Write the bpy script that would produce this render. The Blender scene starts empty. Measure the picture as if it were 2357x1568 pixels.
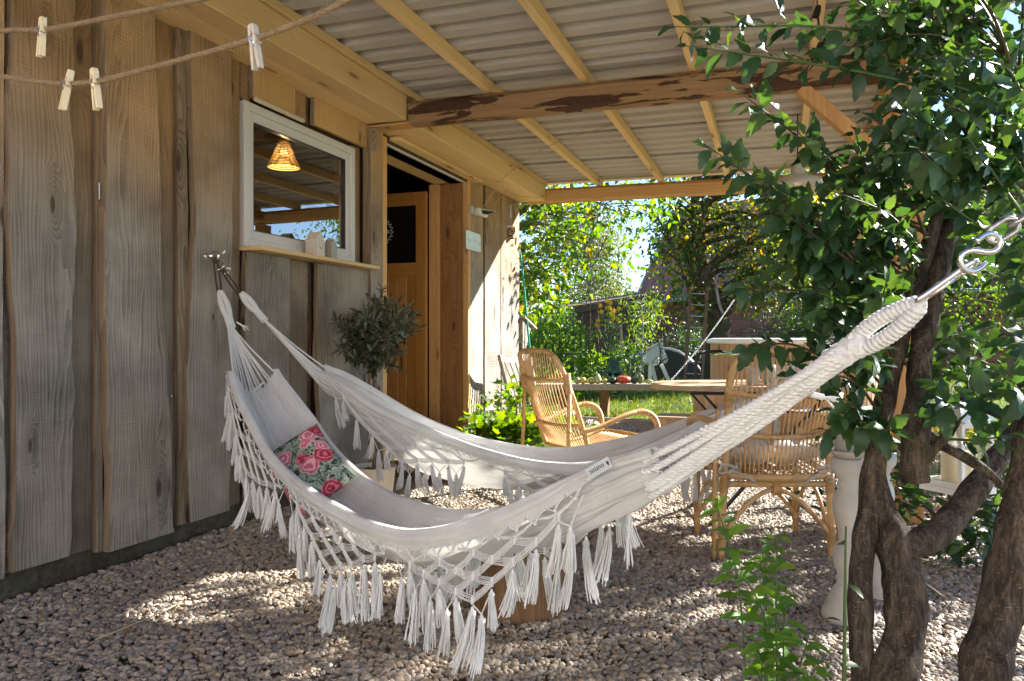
import bpy, math, random
import numpy as np
from mathutils import Vector, Matrix, Quaternion, noise as mnoise

random.seed(7)
RNG = np.random.default_rng(11)
R_ = math.radians
SC = bpy.context.scene
COL = SC.collection

# ------------------------------------------------------------------ camera, sky, sun, exposure
YAW = R_(19.8)
CAM = Vector((2.675, 0.0, 1.0))
FPX = 1700.0                      # focal length in units of a 2357 px wide frame
cam_d = bpy.data.cameras.new('camera')
cam = bpy.data.objects.new('camera', cam_d)
COL.objects.link(cam)
cam.location = CAM
cam.rotation_euler = (R_(90), 0, YAW)
cam_d.sensor_width = 36.0
cam_d.lens = 36.0 * FPX / 2357.0
cam_d.shift_y = -9.0 / 2357.0
cam_d.clip_start = 0.02
cam_d.clip_end = 900.0
SC.camera = cam

SUN_DIR = Vector((1.2, 1.266, 1.0)).normalized()      # towards the sun
SUN_EL = math.asin(SUN_DIR.z)
SUN_AZ = math.atan2(SUN_DIR.x, SUN_DIR.y)
world = bpy.data.worlds.new('World')
SC.world = world
world.use_nodes = True
wn = world.node_tree.nodes
wl = world.node_tree.links
wn.clear()
w_out = wn.new('ShaderNodeOutputWorld')
w_bg = wn.new('ShaderNodeBackground')
w_sky = wn.new('ShaderNodeTexSky')
w_sky.sky_type = 'NISHITA'
w_sky.sun_disc = False
w_sky.sun_elevation = SUN_EL
w_sky.sun_rotation = SUN_AZ
w_sky.altitude = 900
w_sky.air_density = 1.0
w_sky.dust_density = 0.15
w_sky.ozone_density = 4.0
w_bg.inputs['Strength'].default_value = 0.052
wl.new(w_sky.outputs[0], w_bg.inputs[0])
wl.new(w_bg.outputs[0], w_out.inputs[0])

sun_d = bpy.data.lights.new('sun', 'SUN')
sun_d.energy = 4.4
sun_d.angle = R_(0.55)
sun_d.color = (1.0, 0.955, 0.89)
sun = bpy.data.objects.new('sun', sun_d)
COL.objects.link(sun)
sun.rotation_euler = (-SUN_DIR).to_track_quat('-Z', 'Y').to_euler()
sun.location = (8, 8, 12)

SC.view_settings.view_transform = 'Standard'
SC.view_settings.look = 'None'
SC.view_settings.gamma = 1.0
SC.view_settings.exposure = 2.7
SC.view_settings.use_curve_mapping = False
SC.render.engine = 'CYCLES'
SC.cycles.max_bounces = 8
SC.cycles.diffuse_bounces = 5
SC.cycles.glossy_bounces = 3
SC.cycles.transmission_bounces = 4
SC.cycles.transparent_max_bounces = 8
SC.cycles.use_denoising = True
SC.cycles.sample_clamp_indirect = 6.0
SC.cycles.caustics_reflective = False
SC.cycles.caustics_refractive = False

# ------------------------------------------------------------------ coordinates
FWD = Vector((-math.sin(YAW), math.cos(YAW), 0))
RGT = Vector((math.cos(YAW), math.sin(YAW), 0))

def at(px, py, d):
    """world point seen at (px, py) of a 2357 x 1568 frame, d metres in front of the camera"""
    return CAM + FWD * d + RGT * ((px - 1178.5) / FPX * d) + Vector((0, 0, (775.0 - py) / FPX * d))

def ground(px, py, z=0.0):
    return at(px, py, FPX * (1.0 - z) / (py - 775.0))

def ground_d(px, d, z=0.0):
    p = at(px, 775, d)
    p.z = z
    return p

def wall_y(px, x=0.0):
    k = (px - 1178.5) / FPX
    rel = x - CAM.x
    d = rel / (FWD.x + RGT.x * k)
    return FWD.y * d + RGT.y * k * d

def wall_d(px, x=0.0):
    k = (px - 1178.5) / FPX
    return (x - CAM.x) / (FWD.x + RGT.x * k)

def wall_pt(px, py, x=0.0):
    return at(px, py, wall_d(px, x))

# ------------------------------------------------------------------ mesh helpers
class MB:
    def __init__(s):
        s.v = []; s.f = []; s.m = []
    def add(s, vs, fs, mi=0):
        b = len(s.v)
        s.v.extend([tuple(p) for p in vs])
        for f in fs:
            s.f.append(tuple(i + b for i in f)); s.m.append(mi)
        return s
    def box(s, lo, hi, mi=0, bev=0.0):
        x0, y0, z0 = lo; x1, y1, z1 = hi
        if bev <= 0:
            vs = [(x0,y0,z0),(x1,y0,z0),(x1,y1,z0),(x0,y1,z0),(x0,y0,z1),(x1,y0,z1),(x1,y1,z1),(x0,y1,z1)]
            fs = [(0,3,2,1),(4,5,6,7),(0,1,5,4),(1,2,6,5),(2,3,7,6),(3,0,4,7)]
            return s.add(vs, fs, mi)
        b = min(bev, (x1-x0)*.45, (y1-y0)*.45, (z1-z0)*.45)
        C = [(x0, x1), (y0, y1), (z0, z1)]
        vs = []; idx = {}
        for sx in (0, 1):
            for sy in (0, 1):
                for sz in (0, 1):
                    sg = (sx, sy, sz)
                    for a in range(3):
                        p = [C[k][sg[k]] + (0 if k == a else (b if sg[k] == 0 else -b)) for k in range(3)]
                        idx[(sg, a)] = len(vs); vs.append(tuple(p))
        fs = []
        for a in range(3):
            o1, o2 = (a+1) % 3, (a+2) % 3
            for sd in (0, 1):
                def sg_(u, w):
                    q = [0, 0, 0]; q[a] = sd; q[o1] = u; q[o2] = w
                    return tuple(q)
                loop = [sg_(0,0), sg_(1,0), sg_(1,1), sg_(0,1)]
                if sd == 0: loop = loop[::-1]
                fs.append(tuple(idx[(q, a)] for q in loop))
            for u in (0, 1):
                for w in (0, 1):
                    q0 = [0,0,0]; q0[o1] = u; q0[o2] = w; q1 = list(q0); q1[a] = 1
                    q0 = tuple(q0); q1 = tuple(q1)
                    f = (idx[(q0, o1)], idx[(q1, o1)], idx[(q1, o2)], idx[(q0, o2)])
                    fs.append(f if (u ^ w) else f[::-1])
        for sx in (0, 1):
            for sy in (0, 1):
                for sz in (0, 1):
                    f = tuple(idx[((sx,sy,sz), a)] for a in range(3))
                    fs.append(f if (sx+sy+sz) % 2 else f[::-1])
        return s.add(vs, fs, mi)
    def obox(s, c, ax, ay, az, hx, hy, hz, mi=0):
        c = Vector(c); vs = []
        for k in (-1, 1):
            for j, i in ((-1,-1),(-1,1),(1,1),(1,-1)):
                vs.append(c + ax*(i*hx) + ay*(j*hy) + az*(k*hz))
        fs = [(0,3,2,1),(4,5,6,7),(0,1,5,4),(1,2,6,5),(2,3,7,6),(3,0,4,7)]
        return s.add(vs, fs, mi)
    def bar(s, a, b, w, h, up=Vector((0,0,1)), mi=0):
        a = Vector(a); b = Vector(b); ax = (b-a); L = ax.length; ax.normalize()
        if abs(ax.dot(up)) > .98: up = Vector((0,1,0))
        ay = up.cross(ax).normalized(); az = ax.cross(ay)
        return s.obox((a+b)/2, ax, ay, az, L/2, w/2, h/2, mi)
    def tube(s, pts, r, n=8, mi=0, cap=True, closed=False, flat=1.0):
        pts = [Vector(p) for p in pts]
        N = len(pts)
        rs = r if isinstance(r, (list, tuple)) else [r]*N
        tang = []
        for i in range(N):
            if closed: t = pts[(i+1) % N] - pts[i-1]
            else: t = pts[min(i+1, N-1)] - pts[max(i-1, 0)]
            if t.length < 1e-9: t = Vector((0,0,1))
            tang.append(t.normalized())
        ref = Vector((0,0,1)) if abs(tang[0].z) < .9 else Vector((1,0,0))
        u = (ref - tang[0]*ref.dot(tang[0])).normalized()
        vs = []
        for i in range(N):
            t = tang[i]
            u = u - t*u.dot(t)
            if u.length < 1e-6:
                u = t.orthogonal()
            u.normalize()
            w = t.cross(u)
            for k in range(n):
                a = 2*math.pi*k/n
                vs.append(pts[i] + u*(math.cos(a)*rs[i]) + w*(math.sin(a)*rs[i]*flat))
        fs = []
        M = N if closed else N-1
        for i in range(M):
            j = (i+1) % N
            for k in range(n):
                fs.append((i*n+k, i*n+(k+1)%n, j*n+(k+1)%n, j*n+k))
        if cap and not closed:
            fs.append(tuple(range(n))[::-1]); fs.append(tuple((N-1)*n+k for k in range(n)))
        return s.add(vs, fs, mi)
    def rope(s, pts, r, pitch=.03, strands=3, n=5, mi=0, seg=8):
        """twisted rope: strands wound round a path"""
        pts = [Vector(p) for p in pts]
        L = [0.0]
        for a, b in zip(pts[:-1], pts[1:]): L.append(L[-1] + (b-a).length)
        tot = L[-1]
        N = max(6, int(tot/pitch*seg))
        q = []; k = 0
        for i in range(N+1):
            d = tot*i/N
            while k < len(pts)-2 and L[k+1] < d: k += 1
            t = (d-L[k])/max(1e-9, L[k+1]-L[k])
            q.append(pts[k].lerp(pts[k+1], min(1, t)))
        t0 = (q[1]-q[0]).normalized()
        u = t0.orthogonal().normalized()
        fr = []
        for i in range(N+1):
            t = (q[min(i+1, N)]-q[max(i-1, 0)]).normalized()
            u = (u - t*u.dot(t)).normalized()
            fr.append((u.copy(), t.cross(u)))
        for st in range(strands):
            path = []
            for i in range(N+1):
                a = 2*math.pi*(tot*i/N/pitch + st/strands)
                uu, ww = fr[i]
                path.append(q[i] + (uu*math.cos(a) + ww*math.sin(a))*r*.47)
            s.tube(path, r*.58, n, mi)
        return s
    def lathe(s, prof, c=(0,0,0), n=24, mi=0, ax=None):
        c = Vector(c); vs = []; fs = []
        for (r, z) in prof:
            for k in range(n):
                a = 2*math.pi*k/n
                vs.append(c + Vector((r*math.cos(a), r*math.sin(a), z)))
        for i in range(len(prof)-1):
            for k in range(n):
                fs.append((i*n+k, i*n+(k+1)%n, (i+1)*n+(k+1)%n, (i+1)*n+k))
        if prof[0][0] > 1e-4: fs.append(tuple(range(n))[::-1])
        if prof[-1][0] > 1e-4: fs.append(tuple((len(prof)-1)*n+k for k in range(n)))
        return s.add(vs, fs, mi)
    def prism(s, poly, thick, o, ux, uy, uz, mi=0):
        """polygon (2D) extruded by thick along uz"""
        o = Vector(o); n = len(poly)
        vs = [o + ux*a + uy*b for a, b in poly] + [o + ux*a + uy*b + uz*thick for a, b in poly]
        fs = [tuple(range(n))[::-1], tuple(range(n, 2*n))]
        for k in range(n): fs.append((k, (k+1) % n, n+(k+1) % n, n+k))
        return s.add(vs, fs, mi)
    def ball(s, c, r, nu=10, nv=7, mi=0, sc=(1,1,1)):
        prof = [(max(1e-5, r*math.sin(math.pi*i/nv)), -r*math.cos(math.pi*i/nv)) for i in range(nv+1)]
        b = len(s.v); s.lathe(prof, (0,0,0), nu, mi)
        c = Vector(c)
        for i in range(b, len(s.v)):
            p = s.v[i]; s.v[i] = (c.x+p[0]*sc[0], c.y+p[1]*sc[1], c.z+p[2]*sc[2])
        return s
    def build(s, name, mat, parent=None, smooth=False, world=True, loc=None, rotz=0.0, col=None):
        me = bpy.data.meshes.new(name)
        me.from_pydata(s.v, [], s.f)
        mats = mat if isinstance(mat, (list, tuple)) else [mat]
        for m in mats: me.materials.append(m)
        if len(mats) > 1: me.polygons.foreach_set('material_index', s.m)
        if smooth: me.polygons.foreach_set('use_smooth', [True]*len(s.f))
        me.update()
        return link(name, me, parent, world, loc, rotz)

def link(name, me, parent=None, world=True, loc=None, rotz=0.0):
    o = bpy.data.objects.new(name, me)
    COL.objects.link(o)
    if loc is not None: o.location = loc
    if rotz: o.rotation_euler = (0, 0, rotz)
    if parent is not None:
        o.parent = parent
        if world: o.matrix_parent_inverse = parent['_m'] if False else MW(parent).inverted()
    return o

def MW(o):
    m = o.matrix_parent_inverse @ Matrix.LocRotScale(o.location, o.rotation_euler, o.scale) if o.parent else Matrix.LocRotScale(o.location, o.rotation_euler, o.scale)
    return (MW(o.parent) @ m) if o.parent else m

def tag(o, label=None, cat=None, group=None, kind=None):
    if label: o['label'] = label
    if cat: o['category'] = cat
    if group: o['group'] = group
    if kind: o['kind'] = kind
    return o

def thing(name, label, cat, loc=(0,0,0), rotz=0.0, group=None):
    o = bpy.data.objects.new(name, None)
    COL.objects.link(o)
    o.empty_display_size = .1
    o.location = loc
    o.rotation_euler = (0, 0, rotz)
    return tag(o, label, cat, group)

def arrays_mesh(name, V, F, mats, smooth=False, midx=None):
    """mesh from numpy arrays: V (n,3), F (m,k)"""
    me = bpy.data.meshes.new(name)
    V = np.asarray(V, dtype=np.float32); F = np.asarray(F, dtype=np.int32)
    k = F.shape[1]
    me.vertices.add(len(V)); me.vertices.foreach_set('co', V.ravel())
    me.loops.add(F.size); me.loops.foreach_set('vertex_index', F.ravel())
    me.polygons.add(len(F))
    me.polygons.foreach_set('loop_start', np.arange(0, F.size, k, dtype=np.int32))
    me.polygons.foreach_set('loop_total', np.full(len(F), k, dtype=np.int32))
    for m in (mats if isinstance(mats, (list, tuple)) else [mats]): me.materials.append(m)
    if midx is not None: me.polygons.foreach_set('material_index', np.asarray(midx, dtype=np.int32))
    if smooth: me.polygons.foreach_set('use_smooth', np.ones(len(F), dtype=bool))
    me.update(calc_edges=True)
    return me

def catmull(pts, n=8, closed=False):
    pts = [Vector(p) for p in pts]
    out = []
    N = len(pts)
    rng = range(N if closed else N-1)
    for i in rng:
        if closed:
            p0, p1, p2, p3 = pts[i-1], pts[i], pts[(i+1) % N], pts[(i+2) % N]
        else:
            p1, p2 = pts[i], pts[i+1]
            p0 = pts[i-1] if i > 0 else p1*2-p2
            p3 = pts[i+2] if i+2 < N else p2*2-p1
        for k in range(n):
            t = k/n
            out.append(.5*((2*p1) + (p2-p0)*t + (2*p0-5*p1+4*p2-p3)*t*t + (3*p1-p0-3*p2+p3)*t**3))
    if not closed: out.append(pts[-1])
    return out

def interp(xs, ys, x):
    return float(np.interp(x, xs, ys))

def smooth_interp(xs, ys, x):
    """monotone-ish cubic through the samples"""
    xs = list(xs); ys = list(ys)
    if x <= xs[0]: return ys[0]
    if x >= xs[-1]: return ys[-1]
    i = max(k for k in range(len(xs)) if xs[k] <= x)
    i = min(i, len(xs)-2)
    def sl(j):
        if j <= 0: return (ys[1]-ys[0])/(xs[1]-xs[0])
        if j >= len(xs)-1: return (ys[-1]-ys[-2])/(xs[-1]-xs[-2])
        return (ys[j+1]-ys[j-1])/(xs[j+1]-xs[j-1])
    h = xs[i+1]-xs[i]; t = (x-xs[i])/h
    m0, m1 = sl(i)*h, sl(i+1)*h
    return (2*t**3-3*t*t+1)*ys[i] + (t**3-2*t*t+t)*m0 + (-2*t**3+3*t*t)*ys[i+1] + (t**3-t*t)*m1

# ------------------------------------------------------------------ materials
class NT:
    def __init__(s, name):
        s.mat = bpy.data.materials.new(name)
        s.mat.use_nodes = True
        s.t = s.mat.node_tree
        s.t.nodes.clear()
        s.out = s.t.nodes.new('ShaderNodeOutputMaterial')
    def n(s, typ, **kw):
        nd = s.t.nodes.new('ShaderNode' + typ)
        ins = kw.pop('ins', {})
        for k, v in kw.items(): setattr(nd, k, v)
        for k, v in ins.items():
            if isinstance(v, bpy.types.NodeSocket): s.t.links.new(v, nd.inputs[k])
            else: nd.inputs[k].default_value = v
        return nd
    def l(s, a, b): s.t.links.new(a, b)
    def math(s, op, a, b=None, clamp=False):
        nd = s.n('Math', operation=op, use_clamp=clamp)
        for i, v in enumerate((a, b)):
            if v is None: continue
            if isinstance(v, bpy.types.NodeSocket): s.l(v, nd.inputs[i])
            else: nd.inputs[i].default_value = v
        return nd.outputs[0]
    def vmath(s, op, a, b=None):
        nd = s.n('VectorMath', operation=op)
        for i, v in enumerate((a, b)):
            if v is None: continue
            if isinstance(v, bpy.types.NodeSocket): s.l(v, nd.inputs[i])
            else: nd.inputs[i].default_value = v
        return nd.outputs[0]
    def mix(s, f, a, b, mode='MIX'):
        nd = s.n('MixRGB', blend_type=mode)
        for i, v in enumerate((f, a, b)):
            if isinstance(v, bpy.types.NodeSocket): s.l(v, nd.inputs[i])
            elif i == 0: nd.inputs[0].default_value = v
            else: nd.inputs[i].default_value = (*v, 1) if len(v) == 3 else v
        return nd.outputs[0]
    def ramp(s, f, stops):
        nd = s.n('ValToRGB')
        e = nd.color_ramp.elements
        while len(e) < len(stops): e.new(.5)
        for k, (p, c) in enumerate(stops):
            e[k].position = p
            e[k].color = (*c, 1) if not isinstance(c, float) else (c, c, c, 1)
        s.l(f, nd.inputs[0])
        return nd.outputs[0]
    def maprange(s, f, a, b, c=0.0, d=1.0, smooth=True):
        nd = s.n('MapRange', interpolation_type='SMOOTHSTEP' if smooth else 'LINEAR')
        s.l(f, nd.inputs[0])
        for i, v in zip((1, 2, 3, 4), (a, b, c, d)): nd.inputs[i].default_value = v
        return nd.outputs[0]
    def noise(s, vec, scale, detail=3.0, rough=.55, dist=0.0):
        nd = s.n('TexNoise', ins={'Scale': scale, 'Detail': detail, 'Roughness': rough, 'Distortion': dist})
        if vec is not None: s.l(vec, nd.inputs['Vector'])
        return nd.outputs[0]
    def objvec(s, rnd=True):
        tc = s.n('TexCoord').outputs['Object']
        if not rnd: return tc
        oi = s.n('ObjectInfo').outputs['Random']
        cx = s.n('CombineXYZ', ins={0: s.math('MULTIPLY', oi, 37.0), 1: s.math('MULTIPLY', oi, 91.0), 2: s.math('MULTIPLY', oi, 53.0)})
        return s.vmath('ADD', tc, cx.outputs[0])
    def finish(s, color, rough=.7, bump=None, bstr=.3, bdist=.01, spec=.3, metal=0.0, **kw):
        p = s.n('BsdfPrincipled')
        def put(k, v):
            if isinstance(v, bpy.types.NodeSocket): s.l(v, p.inputs[k])
            else: p.inputs[k].default_value = (*v, 1) if isinstance(v, tuple) and len(v) == 3 and k not in ('Normal', 'Subsurface Radius') else v
        put('Base Color', color); put('Roughness', rough); put('Metallic', metal)
        put('Specular IOR Level', spec)
        for k, v in kw.items(): put(k, v)
        if bump is not None:
            b = s.n('Bump', ins={'Strength': bstr, 'Distance': bdist, 'Height': bump})
            s.l(b.outputs[0], p.inputs['Normal'])
        s.l(p.outputs[0], s.out.inputs[0])
        s.p = p
        return s.mat

def plain(name, col, rough=.6, metal=0.0, spec=.4, var=.12, scale=30.0, bstr=.0, rnd=True):
    t = NT(name)
    v = t.objvec(rnd)
    f = t.noise(v, scale, 4)
    c = t.mix(f, tuple(x*(1-var) for x in col), tuple(min(1, x*(1+var)) for x in col))
    return t.finish(c, rough, f if bstr else None, bstr, .004, spec, metal)

def wood(name, light, dark, knot, axis='Z', ring=26.0, rough=.72, weather=None, wz=(1.3, 2.2), fine=90.0,
         knots=(4.5, 1.4), bstr=.35, spec=.25, contrast=1.0, var=.25, saw=0.0, amp=1.0):
    t = NT(name)
    v = t.objvec(True)
    tc = t.n('TexCoord').outputs['Object']
    sep = t.n('SeparateXYZ', ins={0: v})
    x, y, z = sep.outputs
    if axis == 'Z': a, b, c = x, y, z
    elif axis == 'Y': a, b, c = x, z, y
    else: a, b, c = y, z, x
    base = t.n('CombineXYZ', ins={0: a, 1: b, 2: t.math('MULTIPLY', c, .16)}).outputs[0]
    # knots: cells much longer than wide
    kv = t.n('CombineXYZ', ins={0: t.math('MULTIPLY', t.math('ADD', a, b), knots[0]), 1: t.math('MULTIPLY', c, knots[1]), 2: 0.0}).outputs[0]
    vo = t.n('TexVoronoi', voronoi_dimensions='2D', feature='F1', ins={'Vector': kv, 'Scale': 1.0, 'Randomness': 1.0})
    kd = vo.outputs['Distance']
    kc = t.n('SeparateColor', ins={0: vo.outputs['Color']})
    gate = t.maprange(kc.outputs[0], .28, .32, 0.0, 1.0)
    kd = t.math('DIVIDE', kd, t.maprange(kc.outputs[1], 0, 1, .45, 1.25, False))
    halo = t.math('MULTIPLY', t.maprange(kd, .0, .36, 1.0, 0.0), gate)
    kcore = t.math('MULTIPLY', t.maprange(kd, .04, .085, 1.0, 0.0), gate)
    warp = t.n('TexNoise', ins={'Vector': base, 'Scale': 4.0, 'Detail': 3.0, 'Roughness': .5})
    wv = t.vmath('SCALE', t.vmath('SUBTRACT', warp.outputs['Color'], (.5, .5, .5)), None)
    wv.node.inputs['Scale'].default_value = .16*amp
    kx = t.n('CombineXYZ', ins={0: t.math('MULTIPLY', halo, .05*amp), 1: t.math('MULTIPLY', halo, .035*amp), 2: 0.0}).outputs[0]
    rv = t.vmath('ADD', t.vmath('ADD', base, wv), kx)
    wave = t.n('TexWave', wave_type='RINGS', rings_direction='Z', wave_profile='SAW',
               ins={'Vector': rv, 'Scale': ring, 'Distortion': 1.2, 'Detail': 2.0, 'Detail Scale': 2.0})
    rings = wave.outputs['Fac']
    fv = t.n('CombineXYZ', ins={0: t.math('MULTIPLY', a, fine), 1: t.math('MULTIPLY', b, fine), 2: t.math('MULTIPLY', c, fine*.035)}).outputs[0]
    fib = t.noise(fv, 1.0, 4, .65)
    big = t.noise(v, 2.6, 3)
    g = t.math('ADD', t.math('MULTIPLY', rings, .42*contrast), t.math('MULTIPLY', fib, .6))
    g = t.math('ADD', g, t.math('MULTIPLY', t.math('SUBTRACT', big, .5), var*2))
    g = t.maprange(g, .1, .95, 0, 1, False)
    col = t.mix(g, dark, light)
    if weather:
        wl_, wd_ = weather
        col2 = t.mix(g, wd_, wl_)
        oz = t.n('SeparateXYZ', ins={0: tc}).outputs[2]
        oz = t.math('ADD', oz, t.math('MULTIPLY', t.math('SUBTRACT', t.noise(v, 1.7, 3), .5), 1.0))
        col = t.mix(t.maprange(oz, wz[0], wz[1]), col2, col)
    col = t.mix(t.math('MULTIPLY', halo, .22), col, knot)
    col = t.mix(t.math('MULTIPLY', kcore, .85), col, knot)
    oi = t.n('ObjectInfo').outputs['Random']
    hsv = t.n('HueSaturation', ins={'Hue': .5, 'Saturation': 1.0, 'Fac': 1.0, 'Color': col})
    t.l(t.maprange(oi, 0, 1, .86, 1.14, False), hsv.inputs['Value'])
    bump = t.math('ADD', g, t.math('MULTIPLY', kcore, -.5))
    if saw:
        sv = t.n('CombineXYZ', ins={0: t.math('MULTIPLY', a, 3.0), 1: t.math('MULTIPLY', b, 6.0), 2: t.math('MULTIPLY', c, 140.0)}).outputs[0]
        sn = t.noise(sv, 1.0, 2)
        bump = t.math('ADD', bump, t.math('MULTIPLY', sn, saw))
    return t.finish(hsv.outputs[0], rough, bump, bstr, .006, spec)

def leaf_mat(name, c0, c1, c2, gloss=.42, trans=.45, back=None, tw=1.0, spec=.45, veins=True):
    """leaf: reflecting top plus light coming through; hue varies from leaf to leaf"""
    t = NT(name)
    geo = t.n('NewGeometry')
    rp = geo.outputs['Random Per Island']
    oi = t.n('ObjectInfo').outputs['Random']
    rr = t.math('FRACT', t.math('ADD', rp, oi))
    col = t.ramp(rr, [(0.0, c0), (.55, c1), (1.0, c2)])
    nz = t.noise(t.n('TexCoord').outputs['Object'], 55.0, 2)
    col = t.mix(t.maprange(nz, .3, .7, 0, .25), col, tuple(x*.6 for x in c0))
    if back is not None: col = t.mix(t.math('MULTIPLY', geo.outputs['Backfacing'], .7), col, back)
    p = t.n('BsdfPrincipled', ins={'Base Color': col, 'Roughness': gloss, 'Specular IOR Level': spec})
    tr = t.n('BsdfTranslucent')
    t.l(t.mix(1.0, col, (1.0*tw, .95*tw, .42*tw), 'MULTIPLY'), tr.inputs[0])
    hs = t.n('HueSaturation', ins={'Hue': .485, 'Saturation': 1.08, 'Value': 1.9, 'Fac': 1.0, 'Color': tr.inputs[0].links[0].from_socket})
    t.l(hs.outputs[0], tr.inputs[0])
    mx = t.n('MixShader', ins={0: trans, 1: p.outputs[0], 2: tr.outputs[0]})
    t.l(mx.outputs[0], t.out.inputs[0])
    return t.mat

def bark_mat(name, c0, c1, scale=18.0, bstr=.9, stripe=(1, 1, .35), lentil=0.0, moss=None, crack=.12):
    t = NT(name)
    v = t.objvec(True)
    m = t.n('Mapping', ins={'Vector': v, 'Scale': stripe})
    a = t.noise(m.outputs[0], scale, 6, .65, .4)
    vo = t.n('TexVoronoi', feature='DISTANCE_TO_EDGE', ins={'Vector': m.outputs[0], 'Scale': scale*1.3})
    cr = t.maprange(vo.outputs[0], 0, .12)
    fi = t.noise(m.outputs[0], scale*4.5, 4, .7)
    h = t.math('ADD', t.math('ADD', a, t.math('MULTIPLY', cr, crack)), t.math('MULTIPLY', t.math('SUBTRACT', fi, .5), .7))
    col = t.mix(t.maprange(h, .3, 1.0), c0, c1)
    if lentil:
        m2 = t.n('Mapping', ins={'Vector': v, 'Scale': (60, 60, 260)})
        sp = t.maprange(t.noise(m2.outputs[0], 1.0, 1), .66, .74)
        col = t.mix(t.math('MULTIPLY', sp, lentil), col, (.30, .22, .13))
    if moss:
        col = t.mix(t.maprange(t.noise(v, 5.0, 4), .5, .62), col, moss)
    return t.finish(col, .88, h, bstr, .012, .2)

M = {}
M['plank'] = wood('weathered plank', (.54, .36, .19), (.23, .14, .068), (.065, .04, .025),
                  weather=((.42, .375, .31), (.115, .096, .075)), wz=(1.25, 2.2), saw=.9, ring=24, bstr=1.0, var=.75, amp=1.5, knots=(4.6, 1.35), contrast=.95)
M['plank_under'] = wood('under plank', (.46, .29, .14), (.20, .115, .052), (.065, .04, .025),
                        weather=((.35, .285, .205), (.105, .08, .057)), wz=(1.0, 2.05), ring=24, bstr=.55, amp=1.4, var=.55, knots=(4.6, 1.4), contrast=.75, saw=.5)
M['plank_orange'] = wood('sheltered plank', (.62, .40, .18), (.31, .18, .07), (.09, .05, .03), ring=18, saw=.2)
M['plank_side'] = wood('plank edge', (.32, .235, .15), (.13, .092, .06), (.03, .02, .015), ring=14, bstr=.6)
M['bark_edge'] = bark_mat('bark edge', (.055, .036, .022), (.20, .13, .075), 20)
M['pine_y'] = wood('planed pine', (.80, .585, .31), (.66, .45, .20), (.26, .13, .055), axis='Y', ring=15, bstr=.08,
                   contrast=.8, var=.12, knots=(5, 1.1), rough=.62, fine=60)
M['pine_x'] = wood('planed pine cross', (.66, .40, .16), (.46, .25, .085), (.22, .11, .05), axis='X', ring=15, bstr=.1,
                   contrast=.8, var=.15, knots=(5, 1.1), rough=.66, fine=60)
M['pine_z'] = wood('pine upright', (.70, .43, .18), (.50, .27, .09), (.24, .11, .05), axis='Z', ring=17, bstr=.1,
                   contrast=.8, var=.15, knots=(5, 1.1), rough=.6, fine=60)
M['door'] = wood('varnished door pine', (.62, .31, .085), (.43, .185, .04), (.18, .07, .02), axis='Z', ring=17, bstr=.06,
                 contrast=.75, var=.12, knots=(4, .9), rough=.42, fine=55, spec=.45)
M['door_x'] = wood('varnished door rail', (.60, .29, .08), (.41, .175, .04), (.18, .07, .02), axis='X', ring=17, bstr=.06,
                   contrast=.75, var=.12, knots=(4, .9), rough=.42, fine=55, spec=.45)
M['reveal'] = wood('reveal board', (.40, .21, .075), (.21, .095, .032), (.1, .04, .02), axis='Z', ring=13, bstr=.2, rough=.55, amp=1.6)
M['old_x'] = wood('old weathered board', (.46, .42, .36), (.20, .175, .14), (.08, .06, .045), axis='X', ring=20, bstr=.5)
M['stump'] = wood('brown post', (.27, .15, .075), (.11, .058, .028), (.05, .03, .02), axis='Z', ring=16, bstr=.6, amp=1.4)
M['tub_wood'] = wood('tub staves', (.55, .37, .22), (.37, .225, .125), (.2, .1, .06), axis='Z', ring=22, bstr=.15, var=.2)
M['tub_wood_x'] = wood('step boards', (.50, .36, .23), (.33, .22, .135), (.2, .1, .06), axis='X', ring=22, bstr=.2, var=.2)
M['table'] = wood('table top', (.60, .45, .29), (.30, .20, .12), (.12, .07, .04), axis='X', ring=14, bstr=.35, var=.35, amp=1.5)
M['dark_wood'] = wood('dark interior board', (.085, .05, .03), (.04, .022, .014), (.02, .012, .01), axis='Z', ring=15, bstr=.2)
M['shed_brown'] = wood('brown shed boards', (.17, .105, .072), (.085, .052, .036), (.05, .03, .02), axis='Z', ring=15, bstr=.3)
M['concrete'] = bark_mat('old concrete plinth', (.05, .042, .028), (.18, .155, .115), 7, .8, (1, 1, 1), moss=(.075, .075, .045), crack=0.0)
M['galv'] = plain('galvanised steel', (.48, .48, .47), .36, 1.0, var=.2, scale=40)
M['chrome'] = plain('bright steel', (.74, .75, .74), .13, 1.0, var=.06, scale=20)
M['old_chain'] = plain('dull chain steel', (.42, .41, .39), .42, 1.0, var=.35, scale=120, bstr=.3)
M['alu'] = plain('window frame', (.60, .58, .55), .42, 0.0, var=.04)
M['white_paint'] = plain('white paint', (.74, .74, .72), .5, var=.05)
M['dark_plastic'] = plain('black plastic', (.012, .012, .013), .35)
M['iron'] = plain('black iron', (.02, .019, .018), .5, .0, var=.3)
M['grey_plastic'] = plain('grey plastic', (.50, .47, .42), .45, var=.05)
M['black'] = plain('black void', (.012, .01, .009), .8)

# ================================================================== THE SETTING
def sheet(name, x0, x1, y0, y1, z, mat, n=1, kind='structure'):
    b = MB(); b.add([(x0,y0,z),(x1,y0,z),(x1,y1,z),(x0,y1,z)], [(0,1,2,3)])
    o = b.build(name, mat)
    o['kind'] = kind
    return o

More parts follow.
